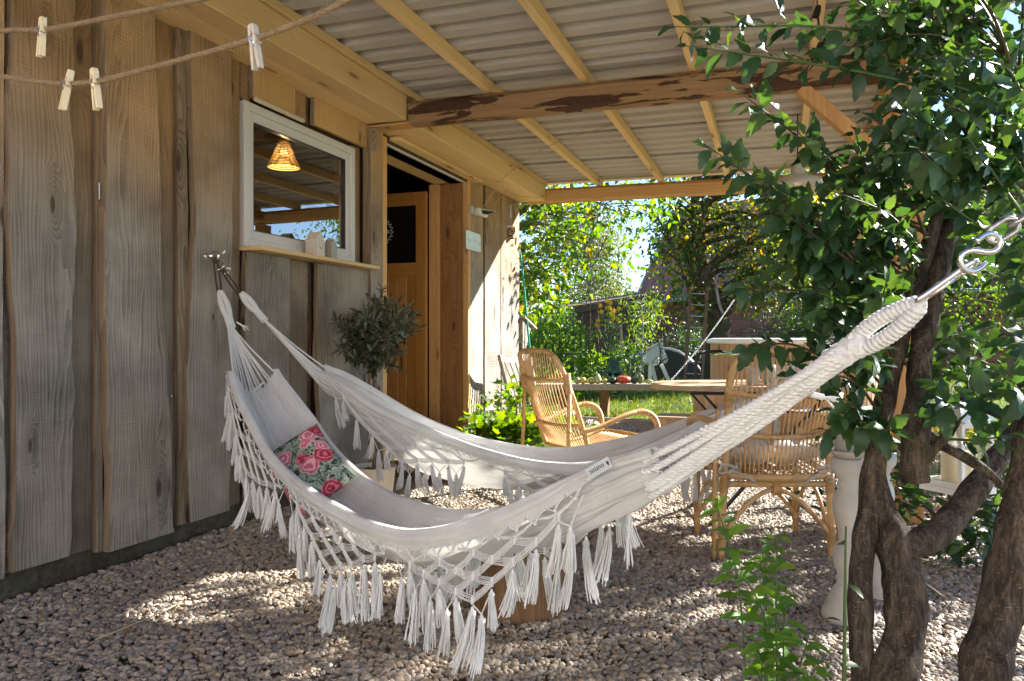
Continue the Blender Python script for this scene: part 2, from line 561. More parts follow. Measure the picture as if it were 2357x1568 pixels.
# ---- lawn sheet to the horizon
t = NT('lawn soil and grass')
v = t.objvec(False)
a_ = t.noise(v, 1.3, 5); b_ = t.noise(v, 24.0, 4)
c_ = t.mix(t.maprange(a_, .35, .65), (.045, .075, .014), (.085, .12, .028))
c_ = t.mix(t.maprange(b_, .45, .7, 0, .6), c_, (.14, .15, .045))
M['lawn'] = t.finish(c_, .95, b_, .8, .03, .1)
lawn = sheet('lawn', -160, 160, -60, 300, -.03, M['lawn'])

# ---- gravel bed under the canopy: base sheet and stones
t = NT('gravel bed soil')
v = t.objvec(False)
c_ = t.mix(t.noise(v, 60, 3), (.14, .105, .07), (.26, .20, .14))
M['gravel_base'] = t.finish(c_, .95, t.noise(v, 50, 2), .9, .02, .1)
GX0, GX1, GY0, GY1 = -.2, 7.2, -7.0, 8.45
gbed = sheet('gravel_bed', GX0, GX1, GY0, GY1, -.012, M['gravel_base'])

t = NT('pebbles')
oi = t.n('ObjectInfo').outputs['Random']
v = t.n('TexCoord').outputs['Object']
col = t.ramp(oi, [(0, (.085, .085, .09)), (.14, (.27, .235, .195)), (.28, (.37, .275, .175)), (.40, (.165, .155, .148)), (.52, (.47, .385, .28)),
                  (.64, (.30, .215, .14)), (.78, (.42, .365, .295)), (.90, (.17, .16, .165)), (1.0, (.58, .49, .37))])
nz = t.noise(v, 120.0, 3)
col = t.mix(t.maprange(nz, .3, .7, 0, .35), col, (.39, .32, .235))
M['pebble'] = t.finish(col, .62, nz, .15, .002, .35)

def gravel_nodes():
    g = bpy.data.node_groups.new('gravel', 'GeometryNodeTree')
    g.interface.new_socket('Geometry', in_out='INPUT', socket_type='NodeSocketGeometry')
    g.interface.new_socket('Geometry', in_out='OUTPUT', socket_type='NodeSocketGeometry')
    N = g.nodes; L = g.links
    gi = N.new('NodeGroupInput'); go = N.new('NodeGroupOutput')
    g2i = N.new('GeometryNodeGeometryToInstance')
    for k in range(7):
        ico = N.new('GeometryNodeMeshIcoSphere'); ico.inputs['Radius'].default_value = 1.0
        ico.inputs['Subdivisions'].default_value = 3 if k < 7 else 2
        pos = N.new('GeometryNodeInputPosition')
        nz = N.new('ShaderNodeTexNoise'); nz.inputs['Scale'].default_value = .9 + .12*k
        nz.inputs['Detail'].default_value = 1.5
        off = N.new('ShaderNodeVectorMath'); off.operation = 'ADD'; off.inputs[1].default_value = (k*7.3, k*3.1, k*5.7)
        L.new(pos.outputs[0], off.inputs[0]); L.new(off.outputs[0], nz.inputs['Vector'])
        sub = N.new('ShaderNodeVectorMath'); sub.operation = 'SUBTRACT'; sub.inputs[1].default_value = (.5, .5, .5)
        L.new(nz.outputs['Color'], sub.inputs[0])
        sc = N.new('ShaderNodeVectorMath'); sc.operation = 'SCALE'; sc.inputs['Scale'].default_value = 1.0
        L.new(sub.outputs[0], sc.inputs[0])
        ad = N.new('ShaderNodeVectorMath'); ad.operation = 'ADD'
        L.new(pos.outputs[0], ad.inputs[0]); L.new(sc.outputs[0], ad.inputs[1])
        fl = N.new('ShaderNodeVectorMath'); fl.operation = 'MULTIPLY'
        fl.inputs[1].default_value = [(1, .78, .5), (1, .66, .55), (.95, .85, .62), (1.1, .7, .42), (.9, .8, .7), (1.05, .6, .5), (1, .9, .55)][k]
        L.new(ad.outputs[0], fl.inputs[0])
        sp = N.new('GeometryNodeSetPosition'); L.new(ico.outputs['Mesh'], sp.inputs['Geometry']); L.new(fl.outputs[0], sp.inputs['Position'])
        ss = N.new('GeometryNodeSetShadeSmooth'); L.new(sp.outputs[0], ss.inputs[0])
        sm = N.new('GeometryNodeSetMaterial'); sm.inputs['Material'].default_value = M['pebble']
        L.new(ss.outputs[0], sm.inputs['Geometry'])
        L.new(sm.outputs[0], g2i.inputs[0])
    dp = N.new('GeometryNodeDistributePointsOnFaces'); dp.distribute_method = 'RANDOM'
    dp.inputs['Seed'].default_value = 4
    L.new(gi.outputs[0], dp.inputs['Mesh'])
    na = N.new('GeometryNodeInputNamedAttribute'); na.data_type = 'FLOAT'; na.inputs['Name'].default_value = 'dens'
    L.new(na.outputs[0], dp.inputs['Density'])
    ip = N.new('GeometryNodeInstanceOnPoints'); ip.inputs['Pick Instance'].default_value = True
    L.new(dp.outputs['Points'], ip.inputs['Points']); L.new(g2i.outputs[0], ip.inputs['Instance'])
    rr = N.new('FunctionNodeRandomValue'); rr.data_type = 'FLOAT_VECTOR'
    rr.inputs[0].default_value = (-.55, -.55, 0); rr.inputs[1].default_value = (.55, .55, 6.28)
    L.new(rr.outputs[0], ip.inputs['Rotation'])
    rs = N.new('FunctionNodeRandomValue'); rs.data_type = 'FLOAT'
    rs.inputs[2].default_value = 0.0; rs.inputs[3].default_value = 1.0; rs.inputs['Seed'].default_value = 9
    pw = N.new('ShaderNodeMath'); pw.operation = 'POWER'; pw.inputs[1].default_value = 2.7
    L.new(rs.outputs[1], pw.inputs[0])
    mr = N.new('ShaderNodeMapRange'); L.new(pw.outputs[0], mr.inputs[0])
    mr.inputs[3].default_value = .0052; mr.inputs[4].default_value = .0165
    L.new(mr.outputs[0], ip.inputs['Scale'])
    # small height scatter
    tr = N.new('GeometryNodeTranslateInstances')
    rz = N.new('FunctionNodeRandomValue'); rz.data_type = 'FLOAT_VECTOR'
    rz.inputs[0].default_value = (0, 0, -.006); rz.inputs[1].default_value = (0, 0, .010); rz.inputs['Seed'].default_value = 21
    L.new(ip.outputs[0], tr.inputs['Instances']); L.new(rz.outputs[0], tr.inputs['Translation'])
    L.new(tr.outputs[0], go.inputs[0])
    return g

def gravel_field():
    cells = [(0.02, 5.0, .9, 5.2, 7600.), (0.02, 5.6, 5.2, 8.42, 4600.), (5.0, 7.0, 2.2, 8.42, 1500.), (0.02, 3.0, -1.2, .9, 500.)]
    V = []; F = []; D = []
    for x0, x1, y0, y1, d in cells:
        nx = max(2, int((x1-x0)/.25)); ny = max(2, int((y1-y0)/.25))
        b = len(V)
        for j in range(ny+1):
            for i in range(nx+1):
                x = x0+(x1-x0)*i/nx; y = y0+(y1-y0)*j/ny
                z = .012*mnoise.noise(Vector((x*1.6, y*1.6, 3.3)))
                z += .05*max(0, 1-x/.45)*(.5+.5*mnoise.noise(Vector((y*1.3, 1, 0)))) if x < .45 else 0
                V.append((x, y, z))
        for j in range(ny):
            for i in range(nx):
                q = b+j*(nx+1)+i
                F.append((q, q+1, q+nx+2, q+nx+1)); D.append(d)
    me = bpy.data.meshes.new('gravel')
    me.from_pydata(V, [], F)
    at_ = me.attributes.new('dens', 'FLOAT', 'FACE')
    at_.data.foreach_set('value', D)
    me.materials.append(M['pebble'])
    o = link('gravel', me)
    md = o.modifiers.new('stones', 'NODES'); md.node_group = gravel_nodes()
    tag(o, 'brown and grey rounded gravel covering the ground', 'gravel', kind='stuff')
    return o
gravel_field()

# ---- timber edging between gravel and lawn
edge = thing('timber_edging', 'low timber board edging between the gravel and the lawn', 'edging', (3.0, 8.5, 0))
for k, (x0, x1) in enumerate([(-.2, 2.35), (2.36, 4.9), (4.91, 7.2)]):
    MB().box((x0, 8.47, -.04), (x1, 8.51, .055), 0, .006).build('board', M['old_x'], edge)

# ================================================================== SHED
shed = thing('garden_shed', 'timber shed of rough waney planks with white framed window and open door', 'shed', (0, 3.8, 0))
WIN_Y0, WIN_Y1, WIN_Z0, WIN_Z1 = 3.195, 4.287, 1.48, 2.255
DOOR_Y0, DOOR_Y1, DOOR_Z1 = 4.70, 6.20, 2.40
SH_END = 7.56
core = MB()
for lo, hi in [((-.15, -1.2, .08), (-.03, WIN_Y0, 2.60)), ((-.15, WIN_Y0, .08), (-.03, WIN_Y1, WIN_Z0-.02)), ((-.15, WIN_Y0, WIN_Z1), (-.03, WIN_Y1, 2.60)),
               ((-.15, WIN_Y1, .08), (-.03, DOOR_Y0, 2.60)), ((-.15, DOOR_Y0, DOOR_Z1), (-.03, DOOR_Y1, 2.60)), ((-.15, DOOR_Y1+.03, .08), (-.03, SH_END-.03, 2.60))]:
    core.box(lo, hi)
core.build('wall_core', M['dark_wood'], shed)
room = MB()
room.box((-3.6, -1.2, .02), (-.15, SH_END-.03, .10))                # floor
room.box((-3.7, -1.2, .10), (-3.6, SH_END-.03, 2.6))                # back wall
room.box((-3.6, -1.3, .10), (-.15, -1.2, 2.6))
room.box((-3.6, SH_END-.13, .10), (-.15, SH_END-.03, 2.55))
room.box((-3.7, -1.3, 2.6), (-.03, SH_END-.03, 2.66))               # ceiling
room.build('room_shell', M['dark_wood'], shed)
rf = MB()
rf.add([(-4.0, -1.6, 3.4), (-4.0, SH_END+.25, 3.4), (.0, SH_END+.25, 2.76), (.0, -1.6, 2.76),
        (-4.0, -1.6, 3.46), (-4.0, SH_END+.25, 3.46), (.0, SH_END+.25, 2.82), (.0, -1.6, 2.82)],
       [(0,1,2,3),(7,6,5,4),(0,4,5,1),(1,5,6,2),(2,6,7,3),(3,7,4,0)])
rf.build('shed_roof', M['dark_plastic'], shed)
MB().box((-.14, -1.3, -.05), (-.012, DOOR_Y0-.02, .17), 0, .01).build('plinth', M['concrete'], shed)
MB().box((-.14, DOOR_Y1, -.05), (-.012, SH_END-.06, .15), 0, .01).build('plinth', M['concrete'], shed)
MB().box((-.9, DOOR_Y0-.02, -.05), (-.02, DOOR_Y1, .12), 0, .01).build('door_step', M['concrete'], shed)

def plank(name, y0, y1, z0, z1, x0, x1, mat, wav=.008, top=None, seed=0, wane=.006, y1b=None, tilt=0.0):
    """upright plank with wandering, slightly rounded edges; y1b: right edge at the bottom"""
    yc = (y0+y1)/2
    n = max(6, int((z1-z0)/.07))
    b = MB(); vs = []
    for i in range(n+1):
        t_ = i/n; z = z0+(z1-z0)*t_
        l = y0 + wav*(mnoise.noise(Vector((z*1.3, seed*3.7, 0)))*1.6 + .5*mnoise.noise(Vector((z*5, seed*1.7, 9))))
        rr = (y1 if y1b is None else y1b+(y1-y1b)*min(1, t_*1.15)) + wav*(mnoise.noise(Vector((z*1.2, seed*5.1, 4)))*1.8 + .5*mnoise.noise(Vector((z*6, seed*2.3, 2))))
        wl_ = wane*(.5+abs(mnoise.noise(Vector((z*4, seed, 7))))*2); wr_ = wane*(.5+abs(mnoise.noise(Vector((z*4, seed, 17))))*2)
        xo = tilt*(1-t_)
        dz0 = .006*mnoise.noise(Vector((yc*40, z0, seed))) if i == 0 else 0
        vs += [(x0, l-yc, z+dz0), (x1-wl_*.6+xo, l+wl_*.15-yc, z+dz0), (x1+xo, l+wl_-yc, z+dz0*2), (x1+xo, rr-wr_-yc, z-dz0), (x1-wr_*.6+xo, rr-wr_*.15-yc, z), (x0, rr-yc, z)]
    fs = []
    for i in range(n):
        for k in range(6):
            fs.append((i*6+k, i*6+(k+1) % 6, (i+1)*6+(k+1) % 6, (i+1)*6+k))
    fs.append((5,4,3,2,1,0)); fs.append(tuple(n*6+k for k in range(6)))
    b.add(vs, fs)
    for q in range(6*n): b.m[q] = 1 if q % 6 in (0, 1, 3, 4) else 0
    o = b.build(name, [mat, M['plank_side']], shed, world=True, loc=(0, yc, 0))
    return o

def wy(px): return wall_y(px, .01)
M['waney'] = wood('waney strip', (.44, .34, .22), (.13, .09, .055), (.05, .03, .02), ring=12, bstr=.7, var=.6, amp=2.2)
UP = M['plank_under']; PL = M['plank']; OR = M['plank_orange']; BK = M['bark_edge']
top = 2.452
rows = [  # left px, right px, z0, z1, x0, x1, mat, wave, seed, bottom right px
    (-2000, -420, .13, 2.5, -.03, .028, PL, .01, 31, None), (-470, -230, .13, 2.5, -.03, .0, UP, .01, 32, None), (-240, 2, .12, 2.5, .0, .028, PL, .010, 1, None),
    (-20, 40, .13, 2.5, -.03, -.001, UP, .004, 33, None),
    (4, 162, .135, 2.5, .012, .046, PL, .028, 2, 140), (138, 228, .12, 2.5, -.03, -.008, UP, .004, 3, None),
    (217, 234, .105, 2.5, .0, .02, UP, .004, 4, None), (230, 342, .10, 2.5, .021, .056, PL, .024, 5, 390),
    (330, 412, .12, 2.48, -.03, -.006, UP, .005, 6, None), (404, 429, .11, 2.48, .0, .022, M['waney'], .010, 7, None),
    (426, 519, .115, 2.46, .012, .048, PL, .026, 8, None), (512, 557, .12, 2.46, -.03, -.004, UP, .004, 9, None),
    (557, 656, .12, 1.452, .01, .042, PL, .022, 10, None), (648, 714, .12, 1.452, -.03, -.008, UP, .006, 11, None),
    (706, 724, .12, 1.452, -.03, -.012, BK, .004, 12, None), (722, 842, .11, 1.452, .01, .042, PL, .020, 13, None),
    (557, 578, 2.262, 2.46, -.03, .0, UP, .002, 14, None), (574, 672, 2.285, top, .0, .034, OR, .004, 15, None),
    (668, 707, 2.29, top, -.03, .0, UP, .003, 16, None), (702, 720, 2.29, top, -.03, -.015, BK, .003, 17, None),
    (717, 842, 2.29, top, .0, .03, OR, .006, 18, None),
    (1076, 1108, .10, top, .0, .028, PL, .006, 20, None), (1105, 1116, .10, top, .0, .018, BK, .008, 21, None),
    (1112, 1148, .10, top, .002, .03, PL, .010, 22, None), (1146, 1158, .10, top, -.03, .012, BK, .008, 23, None), (1149, 1190, .10, top, .013, .034, PL, .012, 24, None),
]
for l_, r_, z0, z1, x0, x1, m_, wv_, sd, br in rows:
    y0 = max(-1.25, wy(l_)) if l_ > -1500 else -1.25
    plank('plank', y0, wy(r_), z0, z1, x0, x1, m_, wv_, seed=sd, y1b=None if br is None else wy(br), wane=.0035 if m_ is not BK else .008)
# right end of the shed: gable boards
for k in range(8):
    x1 = -.005-.46*k
    MB().box((x1-.455, SH_END-.03, .1), (x1, SH_END+(.002 if k % 2 else .012), 2.62+.07*k), 0, .004).build('gable_plank', UP if k % 2 else PL, shed)

# old post between window and door, with steel angle bracket
plank('post', wy(838), wy(867), .08, 2.435, .0, .062, PL, .003, seed=40, wane=.003)
br_ = MB()
pz = wall_pt(845, 300, .07)
ya = wy(841); yb = wy(849)
br_.box((.064, ya, 2.27), (.067, yb, 2.428)); br_.box((.064, ya, 2.425), (.18, yb, 2.428))
for k in range(5): br_.ball((.067, ya+.012+.022*(k % 2), 2.29+.028*k), .005, 8, 5, 1)
br_.build('angle_bracket', [M['galv'], M['iron']], shed)
# short offcut and rusty tin patch on the planks
yq = wy(228)
MB().box((.021, wy(219), 1.565), (.032, wy(240), 1.64), 0, .002).build('tin_patch', M['old_chain'], shed)
# ragged foam line and batten over the window
MB().box((.028, wy(575), 2.262), (.05, wy(690), 2.285), 0, .006).build('foam_strip', plain('pale foam', (.62, .55, .42), .9, var=.3, scale=60, bstr=.8), shed)

# ---- screws
sb = MB()
for (px, py) in [(45, 1270), (106, 1158), (248, 1130), (440, 1105), (505, 1080), (395, 912), (1380/3, 1018), (340, 912), (505, 992), (688, 930), (600, 650), (642, 640)]:
    p = wall_pt(px, py, .03)
    sb.ball((.0, p.y, p.z), .0055, 8, 5, 0, (1, 1, 1))
    for i in range(len(sb.v)-48, len(sb.v)): sb.v[i] = (sb.v[i][0]*.4+.049 if 230 < px < 395 else sb.v[i][0]*.4+.031, sb.v[i][1], sb.v[i][2])
sb.build('screw_heads', M['galv'], shed)['kind'] = 'stuff'

# ---- window: frame, sash, pane, sill
def ring_frame(b, y0, y1, z0, z1, w, xa, xb, bev=.004, mi=0):
    b.box((xa, y0, z0), (xb, y0+w, z1), mi, bev); b.box((xa, y1-w, z0), (xb, y1, z1), mi, bev)
    b.box((xa, y0+w, z0), (xb, y1-w, z0+w), mi, bev); b.box((xa, y0+w, z1-w), (xb, y1-w, z1), mi, bev)
wind = MB(); ring_frame(wind, WIN_Y0, WIN_Y1, WIN_Z0, WIN_Z1, .045, -.06, .02)
wob = wind.build('window', M['alu'], shed)
sash = MB(); ring_frame(sash, WIN_Y0+.043, WIN_Y1-.043, WIN_Z0+.043, WIN_Z1-.043, .05, -.05, .006)
sash.build('sash', M['alu'], wob)
sl = MB(); ring_frame(sl, WIN_Y0+.091, WIN_Y1-.091, WIN_Z0+.091, WIN_Z1-.091, .007, -.03, .003)
sl.build('rubber_seal', M['dark_plastic'], wob)
t = NT('window glass')
fr = t.n('Fresnel', ins={'IOR': 1.75})
gl = t.n('BsdfGlossy', ins={'Color': (.9, .92, .95, 1), 'Roughness': 0.0})
tp = t.n('BsdfTransparent', ins={'Color': (.60, .62, .62, 1)})
mx = t.n('MixShader', ins={0: t.math('MULTIPLY', fr.outputs[0], 2.3, True), 1: tp.outputs[0], 2: gl.outputs[0]})
t.l(mx.outputs[0], t.out.inputs[0])
M['glass'] = t.mat
pb = MB(); pb.add([(-.02, WIN_Y0+.09, WIN_Z0+.09), (-.02, WIN_Y1-.09, WIN_Z0+.09), (-.02, WIN_Y1-.09, WIN_Z1-.09), (-.02, WIN_Y0+.09, WIN_Z1-.09)], [(0, 1, 2, 3)])
pb.build('pane', M['glass'], wob)
MB().box((-.05, WIN_Y0-.012, 1.454), (.135, wy(839)-.004, 1.478), 0, .003).build('window_sill', M['pine_y'], wob)
MB().box((-.08, WIN_Y1+.004, 1.479), (-.01, wy(834), 2.285), 0, .003).build('reveal_board', M['plank_under'], wob)

# ---- door opening
dr = MB()
dr.box((-.02, wy(867)+.002, .10), (.035, wy(884), 2.43), 0, .003)
dr.build('door_jamb', M['pine_z'], shed)
MB().box((-.25, DOOR_Y1-.03, .10), (-.02, DOOR_Y1+.025, DOOR_Z1), 0, .003).build('door_jamb', M['reveal'], shed)
MB().box((-.355, DOOR_Y1-.05, .10), (-.252, DOOR_Y1+.02, DOOR_Z1), 0, .004).build('door_jamb', M['pine_z'], shed)
MB().box((-.02, DOOR_Y1-.028, .10), (.03, DOOR_Y1+.03, DOOR_Z1+.03), 0, .003).build('door_trim', M['pine_z'], shed)
MB().box((-.30, DOOR_Y0, DOOR_Z1), (-.15, DOOR_Y1-.05, DOOR_Z1+.05), 0, .003).build('door_head', M['pine_y'], shed)
MB().box((-.15, DOOR_Y0, DOOR_Z1+.0), (.0, DOOR_Y1, DOOR_Z1+.03), 0, .003).build('door_head_lining', M['white_paint'], shed)
MB().box((.0, DOOR_Y0-.01, DOOR_Z1+.005), (.02, DOOR_Y1, DOOR_Z1+.05), 0, .006).build('door_head_batten', M['bark_edge'], shed)
# leaf, swung 90 degrees into the room
LY = 6.13
def leaf_part(name, x0, x1, z0, z1, m, par, y0=LY-.022, y1=LY+.022, bev=.004):
    return MB().box((x0, y0, z0), (x1, y1, z1), 0, bev).build(name, m, par)
xa, xb, zt, zb = -1.24, -.365, 2.335, .13
leaf = leaf_part('door', xb-.105, xb, zb, zt, M['door'], shed)
leaf_part('stile', xa, xa+.105, zb, zt, M['door'], leaf)
leaf_part('top_rail', xa+.105, xb-.105, zt-.12, zt, M['door_x'], leaf)
leaf_part('lock_rail', xa+.105, xb-.105, 1.565, 1.685, M['door_x'], leaf)
leaf_part('bottom_rail', xa+.105, xb-.105, zb, zb+.16, M['door_x'], leaf)
nb = 7; w_ = (xb-.105-xa-.105)/nb
for k in range(nb):
    leaf_part('panel_board', xa+.105+k*w_+.002, xa+.105+(k+1)*w_-.002, zb+.16, 1.565, M['door'], leaf, LY-.012, LY+.012, .005)
t = NT('dark door glass')
dg = t.finish((.012, .010, .009), .22, spec=.5)
leaf_part('door_pane', xa+.105, xb-.105, 1.685, zt-.12, dg, leaf, LY-.004, LY+.004, .001)
# white wreath and lettering printed on the pane
wr = MB()
wc = Vector((at(884, 525, 6.97).x-.02, LY-.0048, 1.985)); wr_r = .115
for k in range(42):
    a = 2*math.pi*k/42
    if .35 < (a/(2*math.pi)) < .40: continue
    c = wc + Vector((math.cos(a)*wr_r, 0, math.sin(a)*wr_r))
    tg = Vector((-math.sin(a), 0, math.cos(a))); nr = Vector((math.cos(a), 0, math.sin(a)))
    d = (tg*.8 + nr*(.7 if k % 2 else -.7)).normalized()
    e = c + d*.028; sd_ = Vector((-d.z, 0, d.x))*.0055
    wr.add([c, c+d*.014+sd_, e, c+d*.014-sd_], [(0, 1, 2, 3)])
    wr.add([c-tg*.01-nr*.001, c+tg*.01-nr*.001, c+tg*.01+nr*.001, c-tg*.01+nr*.001], [(0, 1, 2, 3)])
wr.build('wreath_print', M['white_paint'], leaf)
def text_obj(name, s, size, loc, rot, mat, parent=None, ext=.0006, align='CENTER', shear=0.0):
    cu = bpy.data.curves.new(name, 'FONT')
    cu.body = s; cu.size = size; cu.extrude = ext; cu.align_x = align; cu.align_y = 'CENTER'; cu.shear = shear
    cu.materials.append(mat)
    fo = bpy.data.objects.new(name, cu)
    COL.objects.link(fo)
    bpy.context.view_layer.update()
    me = bpy.data.meshes.new_from_object(fo.evaluated_get(bpy.context.evaluated_depsgraph_get()))
    bpy.data.objects.remove(fo); bpy.data.curves.remove(cu)
    mw = rot if isinstance(rot, Matrix) else Matrix.LocRotScale(loc, rot, None)
    me.transform(mw)
    me.name = name
    return link(name, me, parent)
from mathutils import Euler
text_obj('pane_lettering', 'day da', .052, wc+Vector((.02, -.001, 0)), Euler((R_(90), 0, 0)), M['white_paint'], leaf, shear=.3)
text_obj('pane_lettering', 'oll', .045, wc+Vector((.03, -.001, -.045)), Euler((R_(90), 0, 0)), M['white_paint'], leaf, shear=.3)

# ================================================================== CANOPY
can = thing('canopy', 'open lean-to canopy with pine rafters and felt lined corrugated roof sheets', 'canopy', (1.7, 4.3, 0))
def slope(x): return -.012*x
# big boxed beam along the wall
MB().box((-.02, -1.2, 2.455), (.17, 4.43, 2.62), 0, .004).build('wall_beam', M['pine_y'], can)
MB().box((.173, -1.2, 2.452), (.33, 4.43, 2.618), 0, .006).build('wall_beam', M['pine_y'], can)
MB().box((-.02, 4.56, 2.458), (.17, 7.60, 2.62), 0, .004).build('wall_beam', M['pine_y'], can)
MB().box((.173, 4.56, 2.452), (.332, 7.56, 2.618), 0, .006).build('wall_beam', M['pine_y'], can)
MB().box((.28, -1.2, 2.621), (.345, 7.60, 2.668), 0, .003).build('wall_plate', M['pine_y'], can)
# shaped soffit boards between beam and planks
MB().box((-.0, 4.75, 2.425), (.10, 6.35, 2.453), 0, .004).build('soffit_board', M['pine_y'], can)
# cross beam with bark left on it
t = NT('half barked beam')
v = t.objvec(True)
msk = t.noise(t.n('Mapping', ins={'Vector': v, 'Scale': (1.5, 5, 9)}).outputs[0], 1.5, 4, .55, .6)
wd = wood('tmp_beam', (.36, .20, .085), (.19, .098, .04), (.09, .04, .02), axis='X', ring=14)
gz = t.noise(t.n('Mapping', ins={'Vector': v, 'Scale': (3, 60, 60)}).outputs[0], 1.0, 4)
cw = t.mix(gz, (.22, .125, .06), (.42, .26, .13))
cb = t.mix(t.noise(v, 70, 5), (.028, .014, .009), (.12, .062, .035))
mk = t.maprange(msk, .515, .545)
M['barked'] = t.finish(t.mix(mk, cw, cb), .8, t.math('ADD', t.math('MULTIPLY', gz, .3), t.math('MULTIPLY', mk, -.5)), .5, .02, .2)
def cross_beam(name, x0, x1, y0, y1, z0, z1, mat, amp, seed):
    n = 40; vs = []; fs = []
    for i in range(n+1):
        x = x0+(x1-x0)*i/n; s = slope(x)
        a = amp*mnoise.noise(Vector((x*2.2, seed, 0))); b_ = amp*.6*mnoise.noise(Vector((x*3.1, seed, 5))); c = amp*.7*mnoise.noise(Vector((x*2.6, seed, 9)))
        vs += [(x, y0+c, z0+s+b_+.012), (x, y0+.014, z0+s+b_), (x, y1-.008, z0+s+b_), (x, y1, z0+s+.01), (x, y1, z1+s), (x, y0+.03+abs(a), z1+s+a*.4), (x, y0+c*.6, z1+s-.03-abs(a))]
    for i in range(n):
        for k in range(7): fs.append((i*7+k, i*7+(k+1) % 7, (i+1)*7+(k+1) % 7, (i+1)*7+k))
    fs.append(tuple(range(6, -1, -1))); fs.append(tuple(n*7+k for k in range(7)))
    return MB().add(vs, fs).build(name, mat, can)
cross_beam('cross_beam', .335, 3.40, 4.435, 4.555, 2.437, 2.592, M['barked'], .012, 2)
MB().box((-.01, 4.437, 2.432), (.336, 4.553, 2.450), 0, .003).build('beam_tongue', M['pine_x'], can)
cross_beam('end_beam', .10, 3.55, 7.563, 7.70, 2.447, 2.592, M['pine_x'], .003, 3)
cross_beam('front_beam', .335, 3.40, 1.32, 1.45, 2.437, 2.592, M['pine_x'], .003, 4)
# rafters
RAFT = [.905, 1.552, 2.205, 2.868, 3.46]
for x in RAFT:
    s = slope(x)
    j = random.uniform(-.006, .006)
    MB().box((x-.024+j, 1.18, 2.596+s), (x+.024+j, 7.72, 2.671+s), 0, .003).build('rafter', M['pine_y'], can)
# posts with braces
def post_at(x, y, m, z1=2.43, w=.065):
    return MB().box((x-w, y-w, -.05), (x+w, y+w, z1+slope(x)), 0, .006).build('post', m, can)
M['post_wood'] = wood('post wood', (.56, .32, .13), (.36, .185, .07), (.16, .08, .04), axis='Z', ring=16, bstr=.3, var=.2)
for y in (1.385, 4.495, 7.63):
    MB().box((3.265, y-.07, 2.4345-2.4345-.05), (3.405, y+.07, 2.43+slope(3.3)-.002), 0, .006).build('post', M['post_wood'], can)
MB().bar((3.335, 3.95, 2.58), (3.335, 4.46, 1.86), .09, .07).build('brace', M['post_wood'], can)
MB().bar((2.80, 4.495, 2.40), (3.285, 4.495, 1.90), .09, .07).build('brace', M['post_wood'], can)
MB().bar((3.335, 2.0, 2.54), (3.335, 1.44, 1.95), .09, .07).build('brace', M['post_wood'], can)
MB().box((3.28, 1.2, 2.45), (3.40, 7.72, 2.552), 0, .004).build('eave_beam', M['post_wood'], can)
# corrugated sheets lined with felt
t = NT('grey roofing felt')
v = t.objvec(True)
m1 = t.n('Mapping', ins={'Vector': v, 'Scale': (1, 3, 3)})
f1 = t.noise(m1.outputs[0], 260.0, 3, .7); f2 = t.noise(v, 40.0, 3)
c_ = t.mix(t.maprange(f1, .3, .7), (.38, .355, .32), (.60, .565, .51))
c_ = t.mix(t.maprange(f2, .4, .7, 0, .3), c_, (.47, .43, .375))
M['felt'] = t.finish(c_, .95, f1, .35, .004, .1)
M['sheet_top'] = plain('roof sheet coating', (.05, .05, .055), .5, var=.1)
def roof_sheet(y0, y1, lap):
    per = .192; seg = [(0, 0), (.086, 0), (.108, .044), (.170, .044), (.192, 0)]
    ys = []
    k = 0; y = y0
    while y < y1-1e-6:
        for a, h in seg[:-1]:
            if y+a <= y1+1e-6: ys.append((y+a, h))
        y += per
    ys.append((y1, 0))
    vs = []; fs = []
    x0, x1 = .005, 3.62
    for (yy, h) in ys:
        for x in (x0, x1):
            z = 2.6735+slope(x)+h+lap
            vs.append((x, yy, z)); vs.append((x, yy, z+.004))
    for i in range(len(ys)-1):
        a = i*4; b_ = (i+1)*4
        fs += [(a, a+2, b_+2, b_), (a+1, b_+1, b_+3, a+3), (a, b_, b_+1, a+1), (a+2, a+3, b_+3, b_+2)]
    fs += [(0, 1, 3, 2), ((len(ys)-1)*4, (len(ys)-1)*4+2, (len(ys)-1)*4+3, (len(ys)-1)*4+1)]
    b = MB(); b.add(vs, fs)
    for q in range(len(fs)): b.m[q] = 1 if (q < 4*(len(ys)-1) and q % 4 == 1) else 0
    return b.build('roof_sheet', [M['felt'], M['sheet_top']], can)
yy = 1.22
for k in range(7):
    roof_sheet(yy, yy+(.952 if k < 6 else .965), .005 if k % 2 else .0)
    yy += .936

# ================================================================== HAMMOCKS
t = NT('undyed cotton')
v = t.objvec(False)
wv1 = t.noise(t.n('Mapping', ins={'Vector': v, 'Scale': (1, 1, 1)}).outputs[0], 700.0, 2)
wv2 = t.noise(v, 9.0, 3); wv3 = t.noise(v, 26.0, 4, .6, .6)
c_ = t.mix(t.maprange(wv2, .3, .7), (.68, .685, .67), (.775, .78, .765))
p = t.n('BsdfPrincipled', ins={'Base Color': c_, 'Roughness': .95, 'Specular IOR Level': .1, 'Sheen Weight': .15})
uvn = t.n('Mapping', ins={'Vector': t.n('TexCoord').outputs['UV'], 'Scale': (1.6, 26, 1)}).outputs[0]
wv4 = t.noise(uvn, 1.0, 4, .6, .5)
bp = t.n('Bump', ins={'Strength': .9, 'Distance': .020, 'Height': t.math('ADD', t.math('MULTIPLY', wv1, .12), t.math('ADD', t.math('MULTIPLY', wv3, .25), wv4))}); t.l(bp.outputs[0], p.inputs['Normal'])
tr = t.n('BsdfTranslucent', ins={'Color': (.76, .74, .68, 1)})
mx = t.n('MixShader', ins={0: .16, 1: p.outputs[0], 2: tr.outputs[0]}); t.l(mx.outputs[0], t.out.inputs[0])
M['cotton'] = t.mat
t = NT('cotton cord')
v = t.objvec(False)
